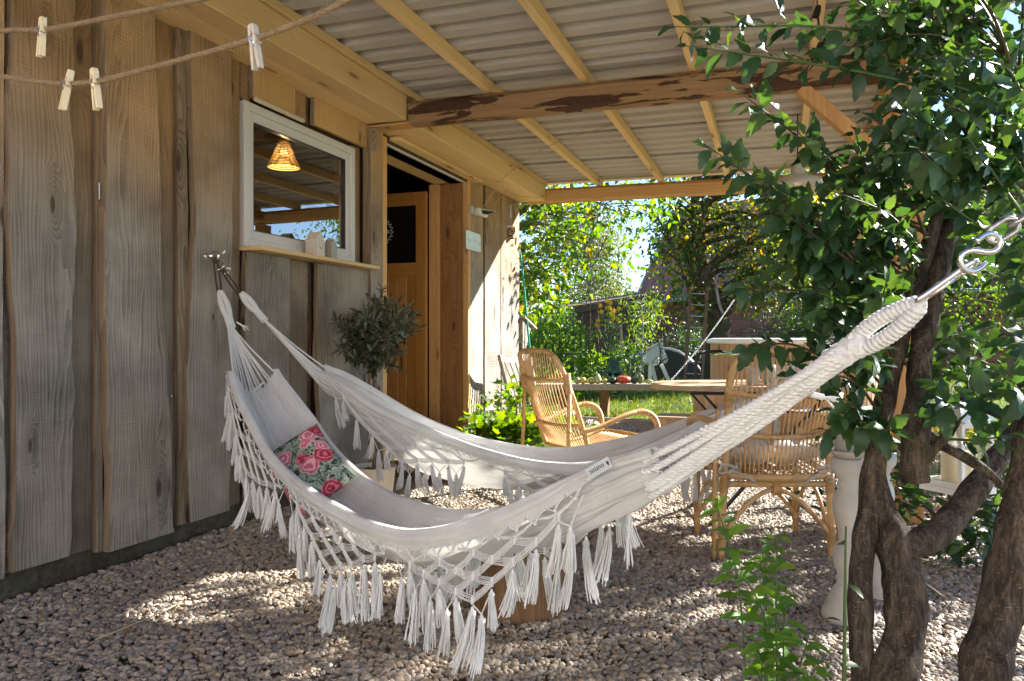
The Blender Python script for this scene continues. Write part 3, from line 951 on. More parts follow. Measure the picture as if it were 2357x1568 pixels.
c_ = t.mix(t.noise(v, 160.0, 3), (.56, .565, .55), (.785, .79, .77))
M['cord'] = t.finish(c_, .95, t.noise(v, 420, 2), .4, .002, .1)
M['brown_cord'] = plain('brown braided cord', (.075, .045, .028), .85, var=.6, scale=500, bstr=.5)
t = NT('rose print')
v = t.n('TexCoord').outputs['Object']
wob_ = t.vmath('ADD', v, t.vmath('SCALE', t.vmath('SUBTRACT', t.n('TexNoise', ins={'Vector': v, 'Scale': 28.0, 'Detail': 2.0}).outputs['Color'], (.5, .5, .5)), None))
[n_ for n_ in t.t.nodes if n_.type == 'VECT_MATH' and n_.operation == 'SCALE'][0].inputs['Scale'].default_value = .03
vo = t.n('TexVoronoi', voronoi_dimensions='3D', ins={'Vector': wob_, 'Scale': 10.5, 'Randomness': .8})
sc_ = t.n('SeparateColor', ins={0: vo.outputs['Color']})
dist = vo.outputs['Distance']
petal = t.math('SINE', t.math('MULTIPLY', t.math('ADD', dist, t.math('MULTIPLY', t.noise(v, 45, 2), .22)), 36.0))
rose = t.mix(t.maprange(petal, -.7, .9), (.34, .03, .05), (.66, .17, .22))
rose = t.mix(t.maprange(sc_.outputs[1], .35, .45), rose, t.mix(t.maprange(petal, -.6, .8), (.62, .17, .23), (.84, .52, .53)))
grn = t.mix(t.maprange(t.noise(v, 26, 3, .6, 3.0), .38, .62), (.02, .05, .035), (.34, .42, .32))
grn = t.mix(t.maprange(t.noise(v, 30, 2), .58, .66), grn, (.50, .54, .42))
isr = t.math('MULTIPLY', t.maprange(sc_.outputs[0], .25, .28), t.maprange(dist, .42, .50, 1, 0))
M['roses'] = t.finish(t.mix(isr, grn, rose), .9, t.noise(v, 500, 2), .2, .002, .1)

def spool_tassel(seed):
    rg = random.Random(seed); b = MB()
    L = .14*rg.uniform(.75, 1.15); lean = rg.uniform(-.014, .024); lean2 = rg.uniform(-.014, .014)
    b.tube([(0, 0, 0), (0, 0, -.012), (lean*.1, 0, -.02)], [.002, .0042, .0048], 7)
    for k in range(3): b.tube([(math.cos(a)*.0052, math.sin(a)*.0052, -.012-.003*k) for a in [2*math.pi*i/10 for i in range(10)]], .0016, 4, closed=True)
    for k in range(20):
        a = rg.uniform(0, 6.283); r0 = .0045*math.sqrt(rg.random()); r1 = r0*rg.uniform(1.8, 3.4)+.002
        e = L*rg.uniform(.9, 1.05)
        pts = []
        for i in range(5):
            s_ = i/4
            rr = r0+(r1-r0)*s_**.8
            pts.append((rr*math.cos(a)+lean*s_**1.6+rg.uniform(-.001, .001), rr*math.sin(a)+lean2*s_**1.6+rg.uniform(-.001, .001), -.016-(e-.016)*s_))
        b.tube(pts, [.0017, .0016, .0016, .0015, .0011], 4, cap=False)
    me_o = b
    return b
TASSELS = []
for k in range(6):
    b = spool_tassel(k+1)
    me = bpy.data.meshes.new('tassel'); me.from_pydata(b.v, [], b.f); me.materials.append(M['cord']); me.update()
    TASSELS.append(me)

def coil(b, path, r_core, r_cord, n=5, seg=8):
    """cord wound tightly round a path"""
    path = [Vector(p) for p in path]
    L = [0.0]
    for a, c in zip(path[:-1], path[1:]): L.append(L[-1]+(c-a).length)
    tot = L[-1]; turns = tot/(r_cord*1.75); N = int(turns*seg)
    u = (path[1]-path[0]).orthogonal().normalized()
    out = []; k = 0
    for i in range(N+1):
        d = tot*i/N
        while k < len(path)-2 and L[k+1] < d: k += 1
        tt = (d-L[k])/max(1e-9, L[k+1]-L[k])
        q = path[k].lerp(path[k+1], tt); tg = (path[k+1]-path[k]).normalized()
        u = (u-tg*u.dot(tg)).normalized(); w = tg.cross(u)
        a = 2*math.pi*i/seg
        rc = r_core(d/tot) if callable(r_core) else r_core
        out.append(q+(u*math.cos(a)+w*math.sin(a))*rc)
    b.tube(out, r_cord, n)
    return b

class Hammock:
    def __init__(s, name, label, A, B, zA, zB, t0, t1, wn, zn, wf, zf, zm, tl, zl, tr_, zr, seed, near=True):
        s.A = Vector((A[0], A[1], 0)); s.B = Vector((B[0], B[1], 0)); s.ax = (s.B-s.A)
        s.len = s.ax.length; s.dir = s.ax.normalized()
        s.n = Vector((s.dir.y, -s.dir.x, 0))
        if s.n.dot(Vector((CAM.x, CAM.y, 0))-(s.A+s.B)/2) < 0: s.n = -s.n
        s.t0, s.t1 = t0, t1
        s.wn, s.zn, s.wf, s.zf, s.zm = wn, zn, wf, zf, zm
        s.seed = seed
        s.root = thing(name, label, 'hammock', tuple((s.A+s.B)/2), 0.0, 'macrame hammocks')
        s.tl, s.zl, s.tr, s.zr = tl, zl, tr_, zr
    def ax_pt(s, t, w=0.0, z=0.0):
        p = s.A+s.ax*t+s.n*w
        return Vector((p.x, p.y, z))
    def rim(s, t, side):
        tw, vw = s.wn if side > 0 else s.wf
        tz, vz = s.zn if side > 0 else s.zf
        return s.ax_pt(t, side*smooth_interp(tw, vw, t), smooth_interp(tz, vz, t))
    def surf(s, t, v):
        Np = s.rim(t, 1); Fp = s.rim(t, -1); zmn = smooth_interp(s.zm[0], s.zm[1], t)
        h = (v+1)/2                                  # v=-1 near, +1 far
        # arc-like parameter so that the sides stand up
        hh = .5+.5*math.sin(v*math.pi/2)*(.35)+.5*v*(.65)
        p = Np.lerp(Fp, hh)
        zr = Np.z+(Fp.z-Np.z)*hh
        q = abs(v)
        p.z = zmn+(zr-zmn)*(q**2.0)
        # folds
        e = min(1.0, (t-s.t0)/.12); f = min(1.0, (s.t1-t)/.16)
        e = max(0., e); f = max(0., f)
        gather = max((1-e)**1.3, (1-f)**1.1)
        ph = s.seed*1.7
        fold = gather*.015*(math.sin(v*19+ph+1.5*math.sin(t*11))+.7*math.sin(v*33+ph*2+2*math.sin(t*17)))*min(1, .45+4*(1-gather))
        nz1 = mnoise.noise(Vector((t*2.6, v*1.2, ph))); nz2 = mnoise.noise(Vector((t*3.0, v, ph+8))); nz3 = mnoise.noise(Vector((t*5, v*3, ph+15)))
        def rdg(x): return (1-abs(math.sin(x)))**1.6-.35
        mid = (1-gather)*(.022*rdg(v*7.5+ph+2.6*nz1)*(.5+.5*nz2+.3) + .013*rdg(v*15+ph*3+3*nz2)*(.6+nz1) + .005*math.sin(v*31+4*nz3))
        mid *= .30+.70*q**1.2
        sag = .010*mnoise.noise(Vector((t*7, v*1.5, ph+3)))*(1-gather)
        nx = s.n*(-v if abs(v) > .2 else 0)
        off = fold+mid+sag
        p += (s.n*(-v)*.8+Vector((0, 0, 1-.5*q)))*off
        return p
    def hem(s, t, side, k):
        """k in 0..1 over the turned-down edge band"""
        p = s.surf(t, -side)
        nrm = s.n*side
        drop = .058*(1 if side > 0 else .8)
        e = min(1.0, (t-s.t0)/.06, (s.t1-t)/.08); e = max(.35, e)
        bulge = .016*math.sin(math.pi*min(1, k*1.15))+.014*k+.0045*math.sin(k*11+3*mnoise.noise(Vector((t*6, k*2, s.seed))))*e
        return p+nrm*(bulge+.002)+Vector((0, 0, .006*math.sin(math.pi*k)-drop*e*k**1.25))
    def cloth(s, nu=170, nv=120, nh=12):
        V = []; cols = 2*nh+nv+1
        for i in range(nu+1):
            t = s.t0+(s.t1-s.t0)*i/nu
            for k in range(nh, 0, -1): V.append(s.hem(t, 1, k/nh))
            for j in range(nv+1): V.append(s.surf(t, -1+2*j/nv))
            for k in range(1, nh+1): V.append(s.hem(t, -1, k/nh))
        F = []
        for i in range(nu):
            for j in range(cols-1):
                a = i*cols+j
                F.append((a, a+cols, a+cols+1, a+1))
        me = arrays_mesh('cloth', [tuple(p) for p in V], F, M['cotton'], True)
        uv = me.uv_layers.new(name='UVMap')
        Fa = np.array(F).ravel(); uvs = np.stack([(Fa//cols)/nu*s.len*(s.t1-s.t0), (Fa % cols)/cols*.75], 1)
        uv.data.foreach_set('uv', uvs.astype(np.float32).ravel())
        return link('cloth', me, s.root)
    def cords_end(s, right, n, r, gp, spread, twist=True):
        """cords from the edge of the cloth to the gathering point"""
        t = s.t1 if right else s.t0
        for k in range(n):
            v = -1+2*(k+.5)/n
            a = s.surf(t+(-.012 if right else .012), v)
            a2 = s.surf(t, v)
            an = 2*math.pi*k/n
            e = gp+(Vector((0, 0, 1))*math.sin(an)+s.n*math.cos(an))*spread
            m1 = a2.lerp(e, .5)+Vector((0, 0, -.006-.004*random.random()))
            b = MB()
            pts = catmull([a, a2, m1, e], 6)
            if twist: b.rope(pts, r, r*4.2, 3, 5, seg=6)
            else: b.tube(pts, r, 6)
            b.build('suspension_cord', M['cord'], s.root, True)
        # stitched loops round the edge
        b = MB()
        for k in range(n*2):
            v = -1+2*(k+.5)/(n*2)
            p = s.surf(t, v)
            dirx = s.dir*(1 if right else -1)
            b.tube([p-dirx*.012+s.n*.004, p+dirx*.006+Vector((0, 0, .004)), p-dirx*.01-s.n*.004], .0022, 5)
        b.build('edge_stitching', M['cord'], s.root, True)
    def end_loop(s, base, tip, width, r, rc, name='wrapped_loop', side=None):
        """eye of wound cord from base to tip"""
        d = (tip-base); L = d.length; d.normalize()
        sd = side or (Vector((0, 0, 1))-d*d.z).normalized()
        pts = []
        for k in range(33):
            a = 2*math.pi*k/32
            x = .5-.5*math.cos(a); y = math.sin(a)*(1.0 if .5 < 0 else (.62+.38*math.sin(math.pi*x)))
            pts.append(base+d*(x*L)+sd*(y*width*.5))
        b = MB(); b.tube(pts, r, 8); coil(b, pts, r*.9, rc, 5, 9)
        return b.build(name, M['cord'], s.root, True)
    def fringe(s, side, scal, full=True):
        """net of knotted cords with tassels; scal: list of (ta, tb)"""
        net = MB(); nrm = s.n*side
        NR = 5; dv = .027; kh = .022
        def pos(t, v):
            h = s.hem(t, side, 1.0)
            return h+nrm*(.006+.05*v)+Vector((0, 0, -v))
        T = []
        rg = random.Random(s.seed*7+side)
        for (ta, tb) in scal:
            w = (tb-ta)
            # loops at the hem
            nl = 12
            for k in range(nl):
                tm = ta+w*(k+.5)/nl; hw = w/nl*.42
                a = pos(tm-hw, -.004); c = pos(tm+hw, -.004); m = pos(tm, .016+.004*(k % 2))
                for o in (0, .0035):
                    ov = s.dir*o
                    net.tube(catmull([a+ov, a.lerp(m, .5)+nrm*.004+ov, m+ov], 2), .0016, 4, cap=False)
                    net.tube(catmull([c-ov, c.lerp(m, .5)+nrm*.004-ov, m-ov], 2), .0016, 4, cap=False)
                net.ball(m, .0045, 6, 4); net.ball(a, .0036, 6, 4); net.ball(c, .0036, 6, 4)
            knots = {}
            for r in range(NR):
                cnt = NR-r
                for k in range(cnt):
                    tt = ta+w*(.5+(k-(cnt-1)/2)/NR*.98)
                    tt += w*.006*rg.uniform(-1, 1)
                    jit = rg.uniform(-.005, .006)
                    knots[(r, k)] = (tt, .022+dv*r*(1+.03*r)+jit)
            for (r, k), (tt, vv) in knots.items():
                # sinnet
                pts = [pos(tt, vv+kh*i/8) for i in range(9)]
                net.tube(pts, [.0034+.0016*(i % 2) for i in range(9)], 6)
                net.tube([q+s.dir*.0045*(1 if i % 2 else -1)+nrm*.002 for i, q in enumerate(pts)], .0014, 4, cap=False)
                if r == 0:
                    for kk in (-1, 1):
                        for j in range(3):
                            a = pos(tt+kk*w/12*.9+kk*w*.006*j, .012); c = pos(tt, vv+.004*j)
                            net.tube([a, a.lerp(c, .5)+Vector((0, 0, -.003)), c], .0014, 4, cap=False)
                for dk in (-1, 0):
                    q = knots.get((r+1, k+dk))
                    if not q: continue
                    for j in range(5):
                        a = pos(tt, vv+kh*(.12+.2*j)); c = pos(q[0], q[1]+kh*(.06+.2*j))
                        sgn = (1 if dk == 0 else -1)
                        net.tube([a, a.lerp(c, .5)+Vector((0, 0, -.0022-.002*rg.random()))+nrm*.001*rg.random(), c], .00145, 4, cap=False)
                edge = (k == 0 or k == NR-r-1)
                if edge:
                    T.append(pos(tt, vv+kh+.006))
                    # extra tassel on a forked cord
                    if rg.random() < .75:
                        sg = -1 if k == 0 else 1
                        if r == NR-1: sg = rg.choice((-1, 1))
                        p1 = pos(tt+sg*w*.05, vv+kh+.03)
                        a = pos(tt, vv+kh); a2 = pos(tt+sg*w*.098, vv-.002)
                        net.tube([a, p1], .0018, 5, cap=False); net.tube([a2, p1], .0018, 5, cap=False)
                        T.append(p1)
        ob = net.build('macrame_net', M['cord'], s.root, True); ob['kind'] = 'stuff'
        for p in T:
            o = bpy.data.objects.new('tassel', rg.choice(TASSELS)); COL.objects.link(o)
            o.location = p; o.rotation_euler = (rg.uniform(-.05, .05), rg.uniform(-.05, .05), rg.uniform(0, 6.28))
            sc = rg.uniform(.85, 1.1); o.scale = (sc*1.4, sc*1.4, sc)
            o.parent = s.root; o.matrix_parent_inverse = MW(s.root).inverted()

def solve(A, B, wtab, side, pts):
    """rim heights from points of the photograph, given the plan of the rim"""
    A = Vector((*A, 0)); B = Vector((*B, 0)); ax = B-A
    n = Vector((ax.y, -ax.x, 0)).normalized()
    if n.dot(Vector((CAM.x, CAM.y, 0))-(A+B)/2) < 0: n = -n
    ts = []; zs = []
    grid = np.linspace(0.0, 1.0, 801)
    px = []; dd = []
    for t_ in grid:
        p = A+ax*float(t_)+n*(side*smooth_interp(*wtab, float(t_)))-Vector((CAM.x, CAM.y, 0))
        d = p.dot(FWD); px.append(1178.5+FPX*p.dot(RGT)/d); dd.append(d)
    for (x, y) in pts:
        t_ = float(np.interp(x, px, grid)); d = float(np.interp(x, px, dd))
        if ts and t_ <= ts[-1]+.004: continue
        ts.append(t_); zs.append(1.0-(y-775.0)/FPX*d)
    return ts, zs

HOOK = Vector((.05, 2.94, 1.40))
# ---- near hammock
A1, B1 = (.05, 2.94), (2.90, 1.36)
wn1 = ([.13, .155, .25, .4, .5, .65, .75, .80, .84], [.10, .105, .15, .165, .165, .14, .095, .062, .034])
wf1 = ([.13, .155, .25, .4, .5, .65, .75, .80, .84], [.085, .09, .15, .165, .165, .14, .095, .062, .034])
zn1 = solve(A1, B1, wn1, 1, [(545, 858), (560, 905), (600, 990), (633, 1045), (680, 1092), (730, 1130), (786, 1162), (850, 1195), (927, 1216), (973, 1218), (1040, 1208), (1120, 1186), (1200, 1155), (1290, 1110), (1380, 1070), (1450, 1050), (1525, 1024)])
zf1 = solve(A1, B1, wf1, -1, [(631, 849), (668, 895), (708, 948), (751, 1006), (804, 1067), (873, 1124), (953, 1157), (1020, 1174), (1087, 1176), (1180, 1160), (1300, 1112), (1420, 1066), (1500, 1040), (1560, 1015)])
zm1 = ([.155, .19, .23, .27, .32, .37, .42, .5, .56, .62, .68, .74, .79, .84], [.755, .655, .545, .455, .375, .325, .30, .285, .30, .345, .41, .49, .575, .672])
ham1 = Hammock('hammock', 'cream macrame hammock in front with rose cushion in it and label tag', A1, B1, 1.4, 1.07, .155, .842, wn1, zn1, wf1, zf1, zm1, .06, 1.083, .955, .965, 1)
ham1.cloth()
ham1.fringe(1, [(.165, .375), (.385, .585), (.595, .795)])
ham1.fringe(-1, [(.165, .375), (.385, .585), (.595, .795)])
gR = at(1945, 812, 1.335)
ham1.cords_end(True, 12, .0085, gR, .018)
gL = ham1.ax_pt(.062, 0, 1.075)
ham1.cords_end(False, 14, .0042, gL, .009)
tip = at(2118, 700, 1.225)
kb = MB(); kb.rope(catmull([gR+(gR-tip)*.25, gR, gR.lerp(tip, .22)], 5), .024, .075, 4, 7, seg=8); kb.build('knot', M['cord'], ham1.root)
ham1.end_loop(gR.lerp(tip, .02), tip, .0335, .0115, .0050)
kb = MB(); kb.ball(gR.lerp(tip, .18)+Vector((0, 0, -.004)), .022, 10, 7); kb.build('knot', M['cord'], ham1.root)
lt = at(507, 672, 3.60)
ham1.end_loop(gL.lerp(lt, .0)+Vector((0, 0, .004)), lt, .030, .0105, .0045, side=RGT)
kb = MB(); coil(kb, catmull([gL+(gL-lt).normalized()*.04, gL+(lt-gL).normalized()*.03], 4), .016, .005, 5, 9); kb.build('knot', M['cord'], ham1.root)
# loose cord ends
def frayed(p, d, L, root, r=.004):
    b = MB(); d = d.normalized()
    b.tube([p, p+d*L*.5], r, 6)
    for k in range(12):
        o = Vector((random.uniform(-1, 1), random.uniform(-1, 1), random.uniform(-1, 1)))*.012
        b.tube([p+d*L*.45, p+d*L*.75+o*.5, p+d*L+o+Vector((0, 0, -.004))], .0011, 4, cap=False)
    b.build('frayed_end', M['cord'], root)
frayed(at(1868, 908, 1.345), RGT+Vector((0, 0, -.25)), .045, ham1.root, .006)
frayed(at(545, 742, 3.45), RGT+Vector((0, 0, -.6)), .05, ham1.root)
frayed(at(607, 880, 3.25), -RGT+Vector((0, 0, -.9)), .05, ham1.root)
frayed(at(1447, 1160, 1.75), Vector((0, 0, -1)), .14, ham1.root, .0025)
frayed(at(1125, 1172, 2.05), -RGT+Vector((0, 0, -.4)), .07, ham1.root, .0025)
# cloth label with lettering
tag_p = ham1.hem(.792, 1, .25)
tb = MB()
tx = (at(1405, 1057, 1.62)-at(1345, 1092, 1.66)).normalized(); ty = Vector((0, 0, 1))-tx*tx.z; ty.normalize(); tz = tx.cross(ty)
tc = at(1378, 1078, 1.615)
for k in range(10):
    pass
tb.obox(tc, tx, ty, tz, .034, .0125, .0007)
lab = tb.build('label_tag', plain('woven label', (.50, .54, .55), .8, var=.03), ham1.root)
rotm = Matrix((tuple([-tx.x, -ty.x, tz.x, 0]), tuple([-tx.y, -ty.y, tz.y, 0]), tuple([-tx.z, -ty.z, tz.z, 0]), (0, 0, 0, 1)))
if tz.dot(CAM-tc) < 0:
    rotm = Matrix(((tx.x, -ty.x, -tz.x, 0), (tx.y, -ty.y, -tz.y, 0), (tx.z, -ty.z, -tz.z, 0), (0, 0, 0, 1)))
    zc = -tz
else: zc = tz
if True:
    # lettering stands upside down, as on the photograph
    X = -tx; Y = -ty; Z = X.cross(Y)
    if Z.dot(zc) < 0: X = tx
    Z = X.cross(Y)
    def lab_text(s_, size, off, name):
        pos = tc+X*off+Z*.0012
        mtx = Matrix(((X.x, Y.x, Z.x, pos.x), (X.y, Y.y, Z.y, pos.y), (X.z, Y.z, Z.z, pos.z), (0, 0, 0, 1)))
        return text_obj(name, s_, size, None, mtx, M['dark_plastic'], lab, .0003), mtx
    o_, m_ = lab_text('outtec', .0165, .005, 'label_lettering')
    me_ = None
    lab_txt = o_; lab_mtx = m_
    fl = MB(); c0 = tc+X*(-.027)+Z*.0013
    fl.add([c0+Y*.007, c0+X*.004-Y*.001, c0-Y*.006, c0-X*.004-Y*.001], [(0, 1, 2, 3)])
    fl.build('label_mark', M['dark_plastic'], lab)

# ---- far hammock
A2, B2 = (.05, 2.94), (3.17, 4.30)
wn2 = ([.13, .16, .24, .35, .5, .65, .75, .83, .86], [.06, .07, .14, .19, .20, .18, .13, .07, .06])
wf2 = ([.13, .16, .24, .35, .5, .65, .75, .83, .86], [.06, .07, .14, .19, .20, .18, .13, .07, .06])
zn2 = solve(A2, B2, wn2, 1, [(742, 850), (798, 884), (850, 918), (902, 945), (954, 968), (1032, 1001), (1111, 1030), (1189, 1051), (1267, 1061), (1358, 1060), (1450, 1036), (1550, 995), (1650, 950), (1740, 908), (1800, 880)])
zf2 = solve(A2, B2, wf2, -1, [(748, 838), (798, 857), (876, 899), (954, 943), (1027, 977), (1098, 1003), (1189, 1021), (1293, 1028), (1412, 1012), (1535, 978), (1640, 937), (1740, 894), (1800, 868)])
zm2 = ([.14, .17, .2, .231, .263, .3, .378, .45, .5, .6, .7, .78, .83, .86], [.79, .71, .615, .50, .405, .32, .245, .23, .235, .285, .41, .56, .68, .74])
ham2 = Hammock('hammock', 'cream macrame hammock behind, slung between shed wall and middle post', A2, B2, 1.4, 1.17, .155, .845, wn2, zn2, wf2, zf2, zm2, .07, 1.06, .93, .95, 2)
ham2.cloth()
ham2.fringe(1, [(.165, .385), (.395, .61), (.62, .835)])
ham2.fringe(-1, [(.165, .385), (.395, .61), (.62, .835)])
gL2 = at(592, 718, 3.62)
ham2.cords_end(False, 12, .0042, gL2, .010, twist=False)
lt2 = at(556, 676, 3.64)
ham2.end_loop(gL2, lt2, .026, .0105, .0045, side=(RGT+Vector((0, 0, 1))).normalized())
kb = MB(); coil(kb, catmull([gL2+(gL2-lt2).normalized()*.06, gL2+(lt2-gL2).normalized()*.02], 4), .014, .005, 5, 9); kb.build('knot', M['cord'], ham2.root)
gR2 = Vector((2.98, 4.235, 1.03))
ham2.cords_end(True, 12, .0042, gR2, .010, twist=False)
ham2.end_loop(gR2, Vector((3.16, 4.30, 1.12)), .04, .010, .005)
b = MB(); b.tube(catmull([(3.15, 4.30, 1.11), (3.20, 4.33, 1.2), (3.264, 4.40, 1.24)], 5), .006, 6); b.build('hanging_cord', M['brown_cord'], ham2.root)

# ---- wall hook with washer, ring and brown cord
hk = thing('wall_hook', 'steel eye bolt with round washer screwed to the shed plank', 'hook', (.04, HOOK.y, HOOK.z))
hp = wall_pt(470, 590, .036)
b = MB()
b.lathe([(.001, 0), (.030, 0), (.032, .003), (.030, .006), (.014, .0075), (.013, .014), (.001, .014)], (0, 0, 0), 20)
w_ = MB(); w_.add([(hp.x+p_[2]+.001, hp.y+p_[0], hp.z+p_[1]) for p_ in b.v], b.f); w_.build('washer', M['chrome'], hk, True)
b = MB(); b.tube([(hp.x+.008, hp.y, hp.z), (hp.x+.045, hp.y, hp.z)], .0075, 10)
ec = Vector((hp.x+.066, hp.y, hp.z))
b.tube([ec+Vector((math.cos(a)*.021, 0, math.sin(a)*.021)) for a in [2*math.pi*i/18 for i in range(18)]], .006, 8, closed=True)
b.build('eye_bolt', M['chrome'], hk, True)
b = MB(); rc_ = ec+Vector((.012, .012, -.045))
b.tube([rc_+(RGT*math.cos(a)+Vector((0, .3, 1)).normalized()*math.sin(a))*.024 for a in [2*math.pi*i/20 for i in range(20)]], .0035, 7, closed=True)
b.build('steel_ring', M['chrome'], hk, True)
bc = thing('hanging_rope', 'dark brown cord knotted from wall hook to both hammock loops', 'cord', tuple(ec))
for k, (e, off) in enumerate([(lt+Vector((0, 0, -.035)), -.006), (lt+Vector((0, 0, -.035)), .007), (lt2+Vector((.0, 0, -.02)), -.006), (lt2+Vector((.0, 0, -.02)), .008)]):
    b = MB(); st = ec+Vector((0, .004*k, -.02)) if k < 2 else rc_+Vector((.01, .01, -.02))
    pts = catmull([st+RGT*off, st.lerp(e, .5)+RGT*off*1.6, e+RGT*off], 6)
    b.rope(pts, .0052, .016, 3, 5, seg=5); b.build('cord_strand', M['brown_cord'], bc)
b = MB()
for c0, r0 in ((ec+Vector((0, .004, -.022)), .013), (rc_+Vector((.012, .012, -.022)), .012)):
    for k in range(4):
        n1 = Vector((math.cos(k*1.3), math.sin(k*1.9), math.cos(k*.8))).normalized(); n2 = n1.orthogonal().normalized(); n3 = n1.cross(n2)
        b.tube([c0+n1*(k-1.5)*.004+(n2*math.cos(a)+n3*math.sin(a))*r0 for a in [2*math.pi*i/14 for i in range(14)]], .005, 6, closed=True)
b.build('cord_knot', M['brown_cord'], bc)
b = MB()
for c0, d in ((ec+Vector((.02, .03, .012)), Vector((.2, .3, .5))), (rc_+Vector((.02, .03, -.012)), Vector((.4, .5, -.1))), (rc_+Vector((.015, .02, -.04)), Vector((.4, .3, .1)))):
    b.tube([c0, c0+d.normalized()*.02], .0048, 7)
b.build('taped_tip', M['white_paint'], bc)

# ---- carabiner, S-hook and chain of the near hammock
cb_a, cb_b = at(2112, 697, 1.222), at(2247, 602, 1.19)
cab = thing('carabiner', 'polished steel carabiner clipped through the rope loop of near hammock', 'carabiner', tuple(cb_a))
d = (cb_b-cb_a); L = d.length; d.normalize(); sd = (Vector((0, 0, 1))-d*d.z).normalized()
sd = (sd*.35+d.cross(sd)*.94).normalized(); hw = .0105
pts = []
for (u_, w_) in [(.06, -.75), (0, -.2), (.0, .5), (.06, 1), (.3, 1), (.6, 1), (.9, 1), (.97, .6), (1.0, 0), (.97, -.55), (.9, -.75), (.72, -.8)]:
    pts.append(cb_a+d*(L*u_)+sd*(hw*w_))
MB().tube(catmull(pts, 5), .0048, 9).build('body', M['chrome'], cab, True)
MB().tube([cb_a+d*(L*.06)-sd*hw*.75, cb_a+d*(L*.72)-sd*hw*.8], .0036, 8).build('gate', M['chrome'], cab, True)
sh = thing('s_hook', 'bright zinc plated S-hook joining the carabiner to the chain', 'hook', tuple(at(2240, 600, 1.18)))
spx = [(2268, 603), (2256, 618), (2236, 625), (2217, 617), (2210, 600), (2218, 583), (2240, 576), (2268, 580), (2290, 577), (2302, 562), (2298, 546), (2280, 538), (2262, 544), (2247, 556)]
MB().tube(catmull([at(x_, y_, 1.182-.0012*i) for i, (x_, y_) in enumerate(spx)], 5), .0048, 9).build('rod', M['chrome'], sh, True)
ch = thing('hammock_chain', 'galvanised chain links at the right edge holding the near hammock', 'chain', tuple(at(2300, 520, 1.17)))
def chain_link(a, b_, hw, r, side, n=22):
    d = (b_-a); L = d.length; d.normalize()
    side = (side-d*side.dot(d)).normalized()
    c = (a+b_)/2; pts = []
    for k in range(n):
        an = 2*math.pi*k/n
        ca, sa = math.cos(an), math.sin(an)
        st = (L/2-hw)*(1 if ca > 0 else -1) if abs(ca) > 1e-6 else 0
        pts.append(c+d*(st+hw*ca)+side*(hw*sa))
    return MB().tube(pts, r, 8, closed=True)
end = Vector((3.268, 1.40, 1.345))
st = at(2283, 546, 1.176); dirc = (end-st).normalized(); pitch = .037; k = 0
q = st
while (end-q).length > .03:
    sidev = dirc.cross(Vector((0, 0, 1))) if k % 2 else (Vector((0, 0, 1))+RGT*.2)
    chain_link(q-dirc*.005, q+dirc*(pitch+.005), .0125, .0042, sidev).build('chain_link', M['old_chain'], ch, True, True)
    q = q+dirc*pitch; k += 1

# ---- rose cushion in the near hammock
def pillow(name, label, c, ax, ay, L, W, H, mat, cat='cushion', parent=None):
    az = ax.cross(ay).normalized(); n = 22; V = []; F = []
    for sgn in (1, -1):
        b0 = len(V)
        for i in range(n+1):
            for j in range(n+1):
                u = -1+2*i/n; w = -1+2*j/n
                h = ((1-abs(u)**2.6)*(1-abs(w)**2.6))
                h = max(0, h)**.55
                pin = 1-.07*(1-abs(w)**2)*abs(u)**3-.0; pin2 = 1-.07*(1-abs(u)**2)*abs(w)**3
                wr = .012*mnoise.noise(Vector((u*3, w*3, 5)))*h
                V.append(tuple(c+ax*(u*L*.5*pin)+ay*(w*W*.5*pin2)+az*(sgn*h*H*.5+wr)))
        for i in range(n):
            for j in range(n):
                a = b0+i*(n+1)+j
                f = (a, a+1, a+n+2, a+n+1)
                F.append(f if sgn < 0 else f[::-1])
    me = arrays_mesh(name, V, F, mat, True)
    o = link(name, me, parent)
    if label: tag(o, label, cat)
    return o
tcn = .275
ax = (ham1.surf(.36, -.1)-ham1.surf(.21, -.1)).normalized(); ay = -ham1.n; ay = (ay-ax*ay.dot(ax)).normalized()
if ax.cross(ay).z < 0: ay = -ay
rq = Quaternion(ax, R_(-38)) if (Quaternion(ax, R_(-38)) @ ax.cross(ay)).dot(CAM-ham1.surf(tcn, 0)) > (Quaternion(ax, R_(38)) @ ax.cross(ay)).dot(CAM-ham1.surf(tcn, 0)) else Quaternion(ax, R_(38))
ay = rq @ ay
cpos = ham1.surf(tcn+.02, .30)+ax.cross(ay)*.055+Vector((0, 0, .015))
pillow('cushion', 'rose print cushion lying in the front hammock', cpos, ax, ay, .38, .26, .13, M['roses'])

# ================================================================== OBJECTS UNDER THE CANOPY
t = NT('rattan cane')
v = t.objvec(True)
n1 = t.noise(v, 35, 4); n2 = t.noise(t.n('Mapping', ins={'Vector': v, 'Scale': (1, 1, 1)}).outputs[0], 9, 2)
c_ = t.mix(n1, (.42, .24, .095), (.70, .455, .215))
c_ = t.mix(t.maprange(n2, .62, .7, 0, .5), c_, (.20, .10, .04))
M['rattan'] = t.finish(c_, .42, n1, .12, .003, .4)
M['rattan_wrap'] = plain('rattan binding', (.50, .30, .125), .5, var=.35, scale=120, bstr=.3)

def wrapb(b, path, r, r_cord=.0025, a=0.0, e=1.0):
    path = [Vector(p) for p in path]
    n = len(path)
    coil(b, path[int(a*(n-1)):max(int(a*(n-1))+2, int(e*(n-1))+1)], r+r_cord*.3, r_cord, 4, 8)

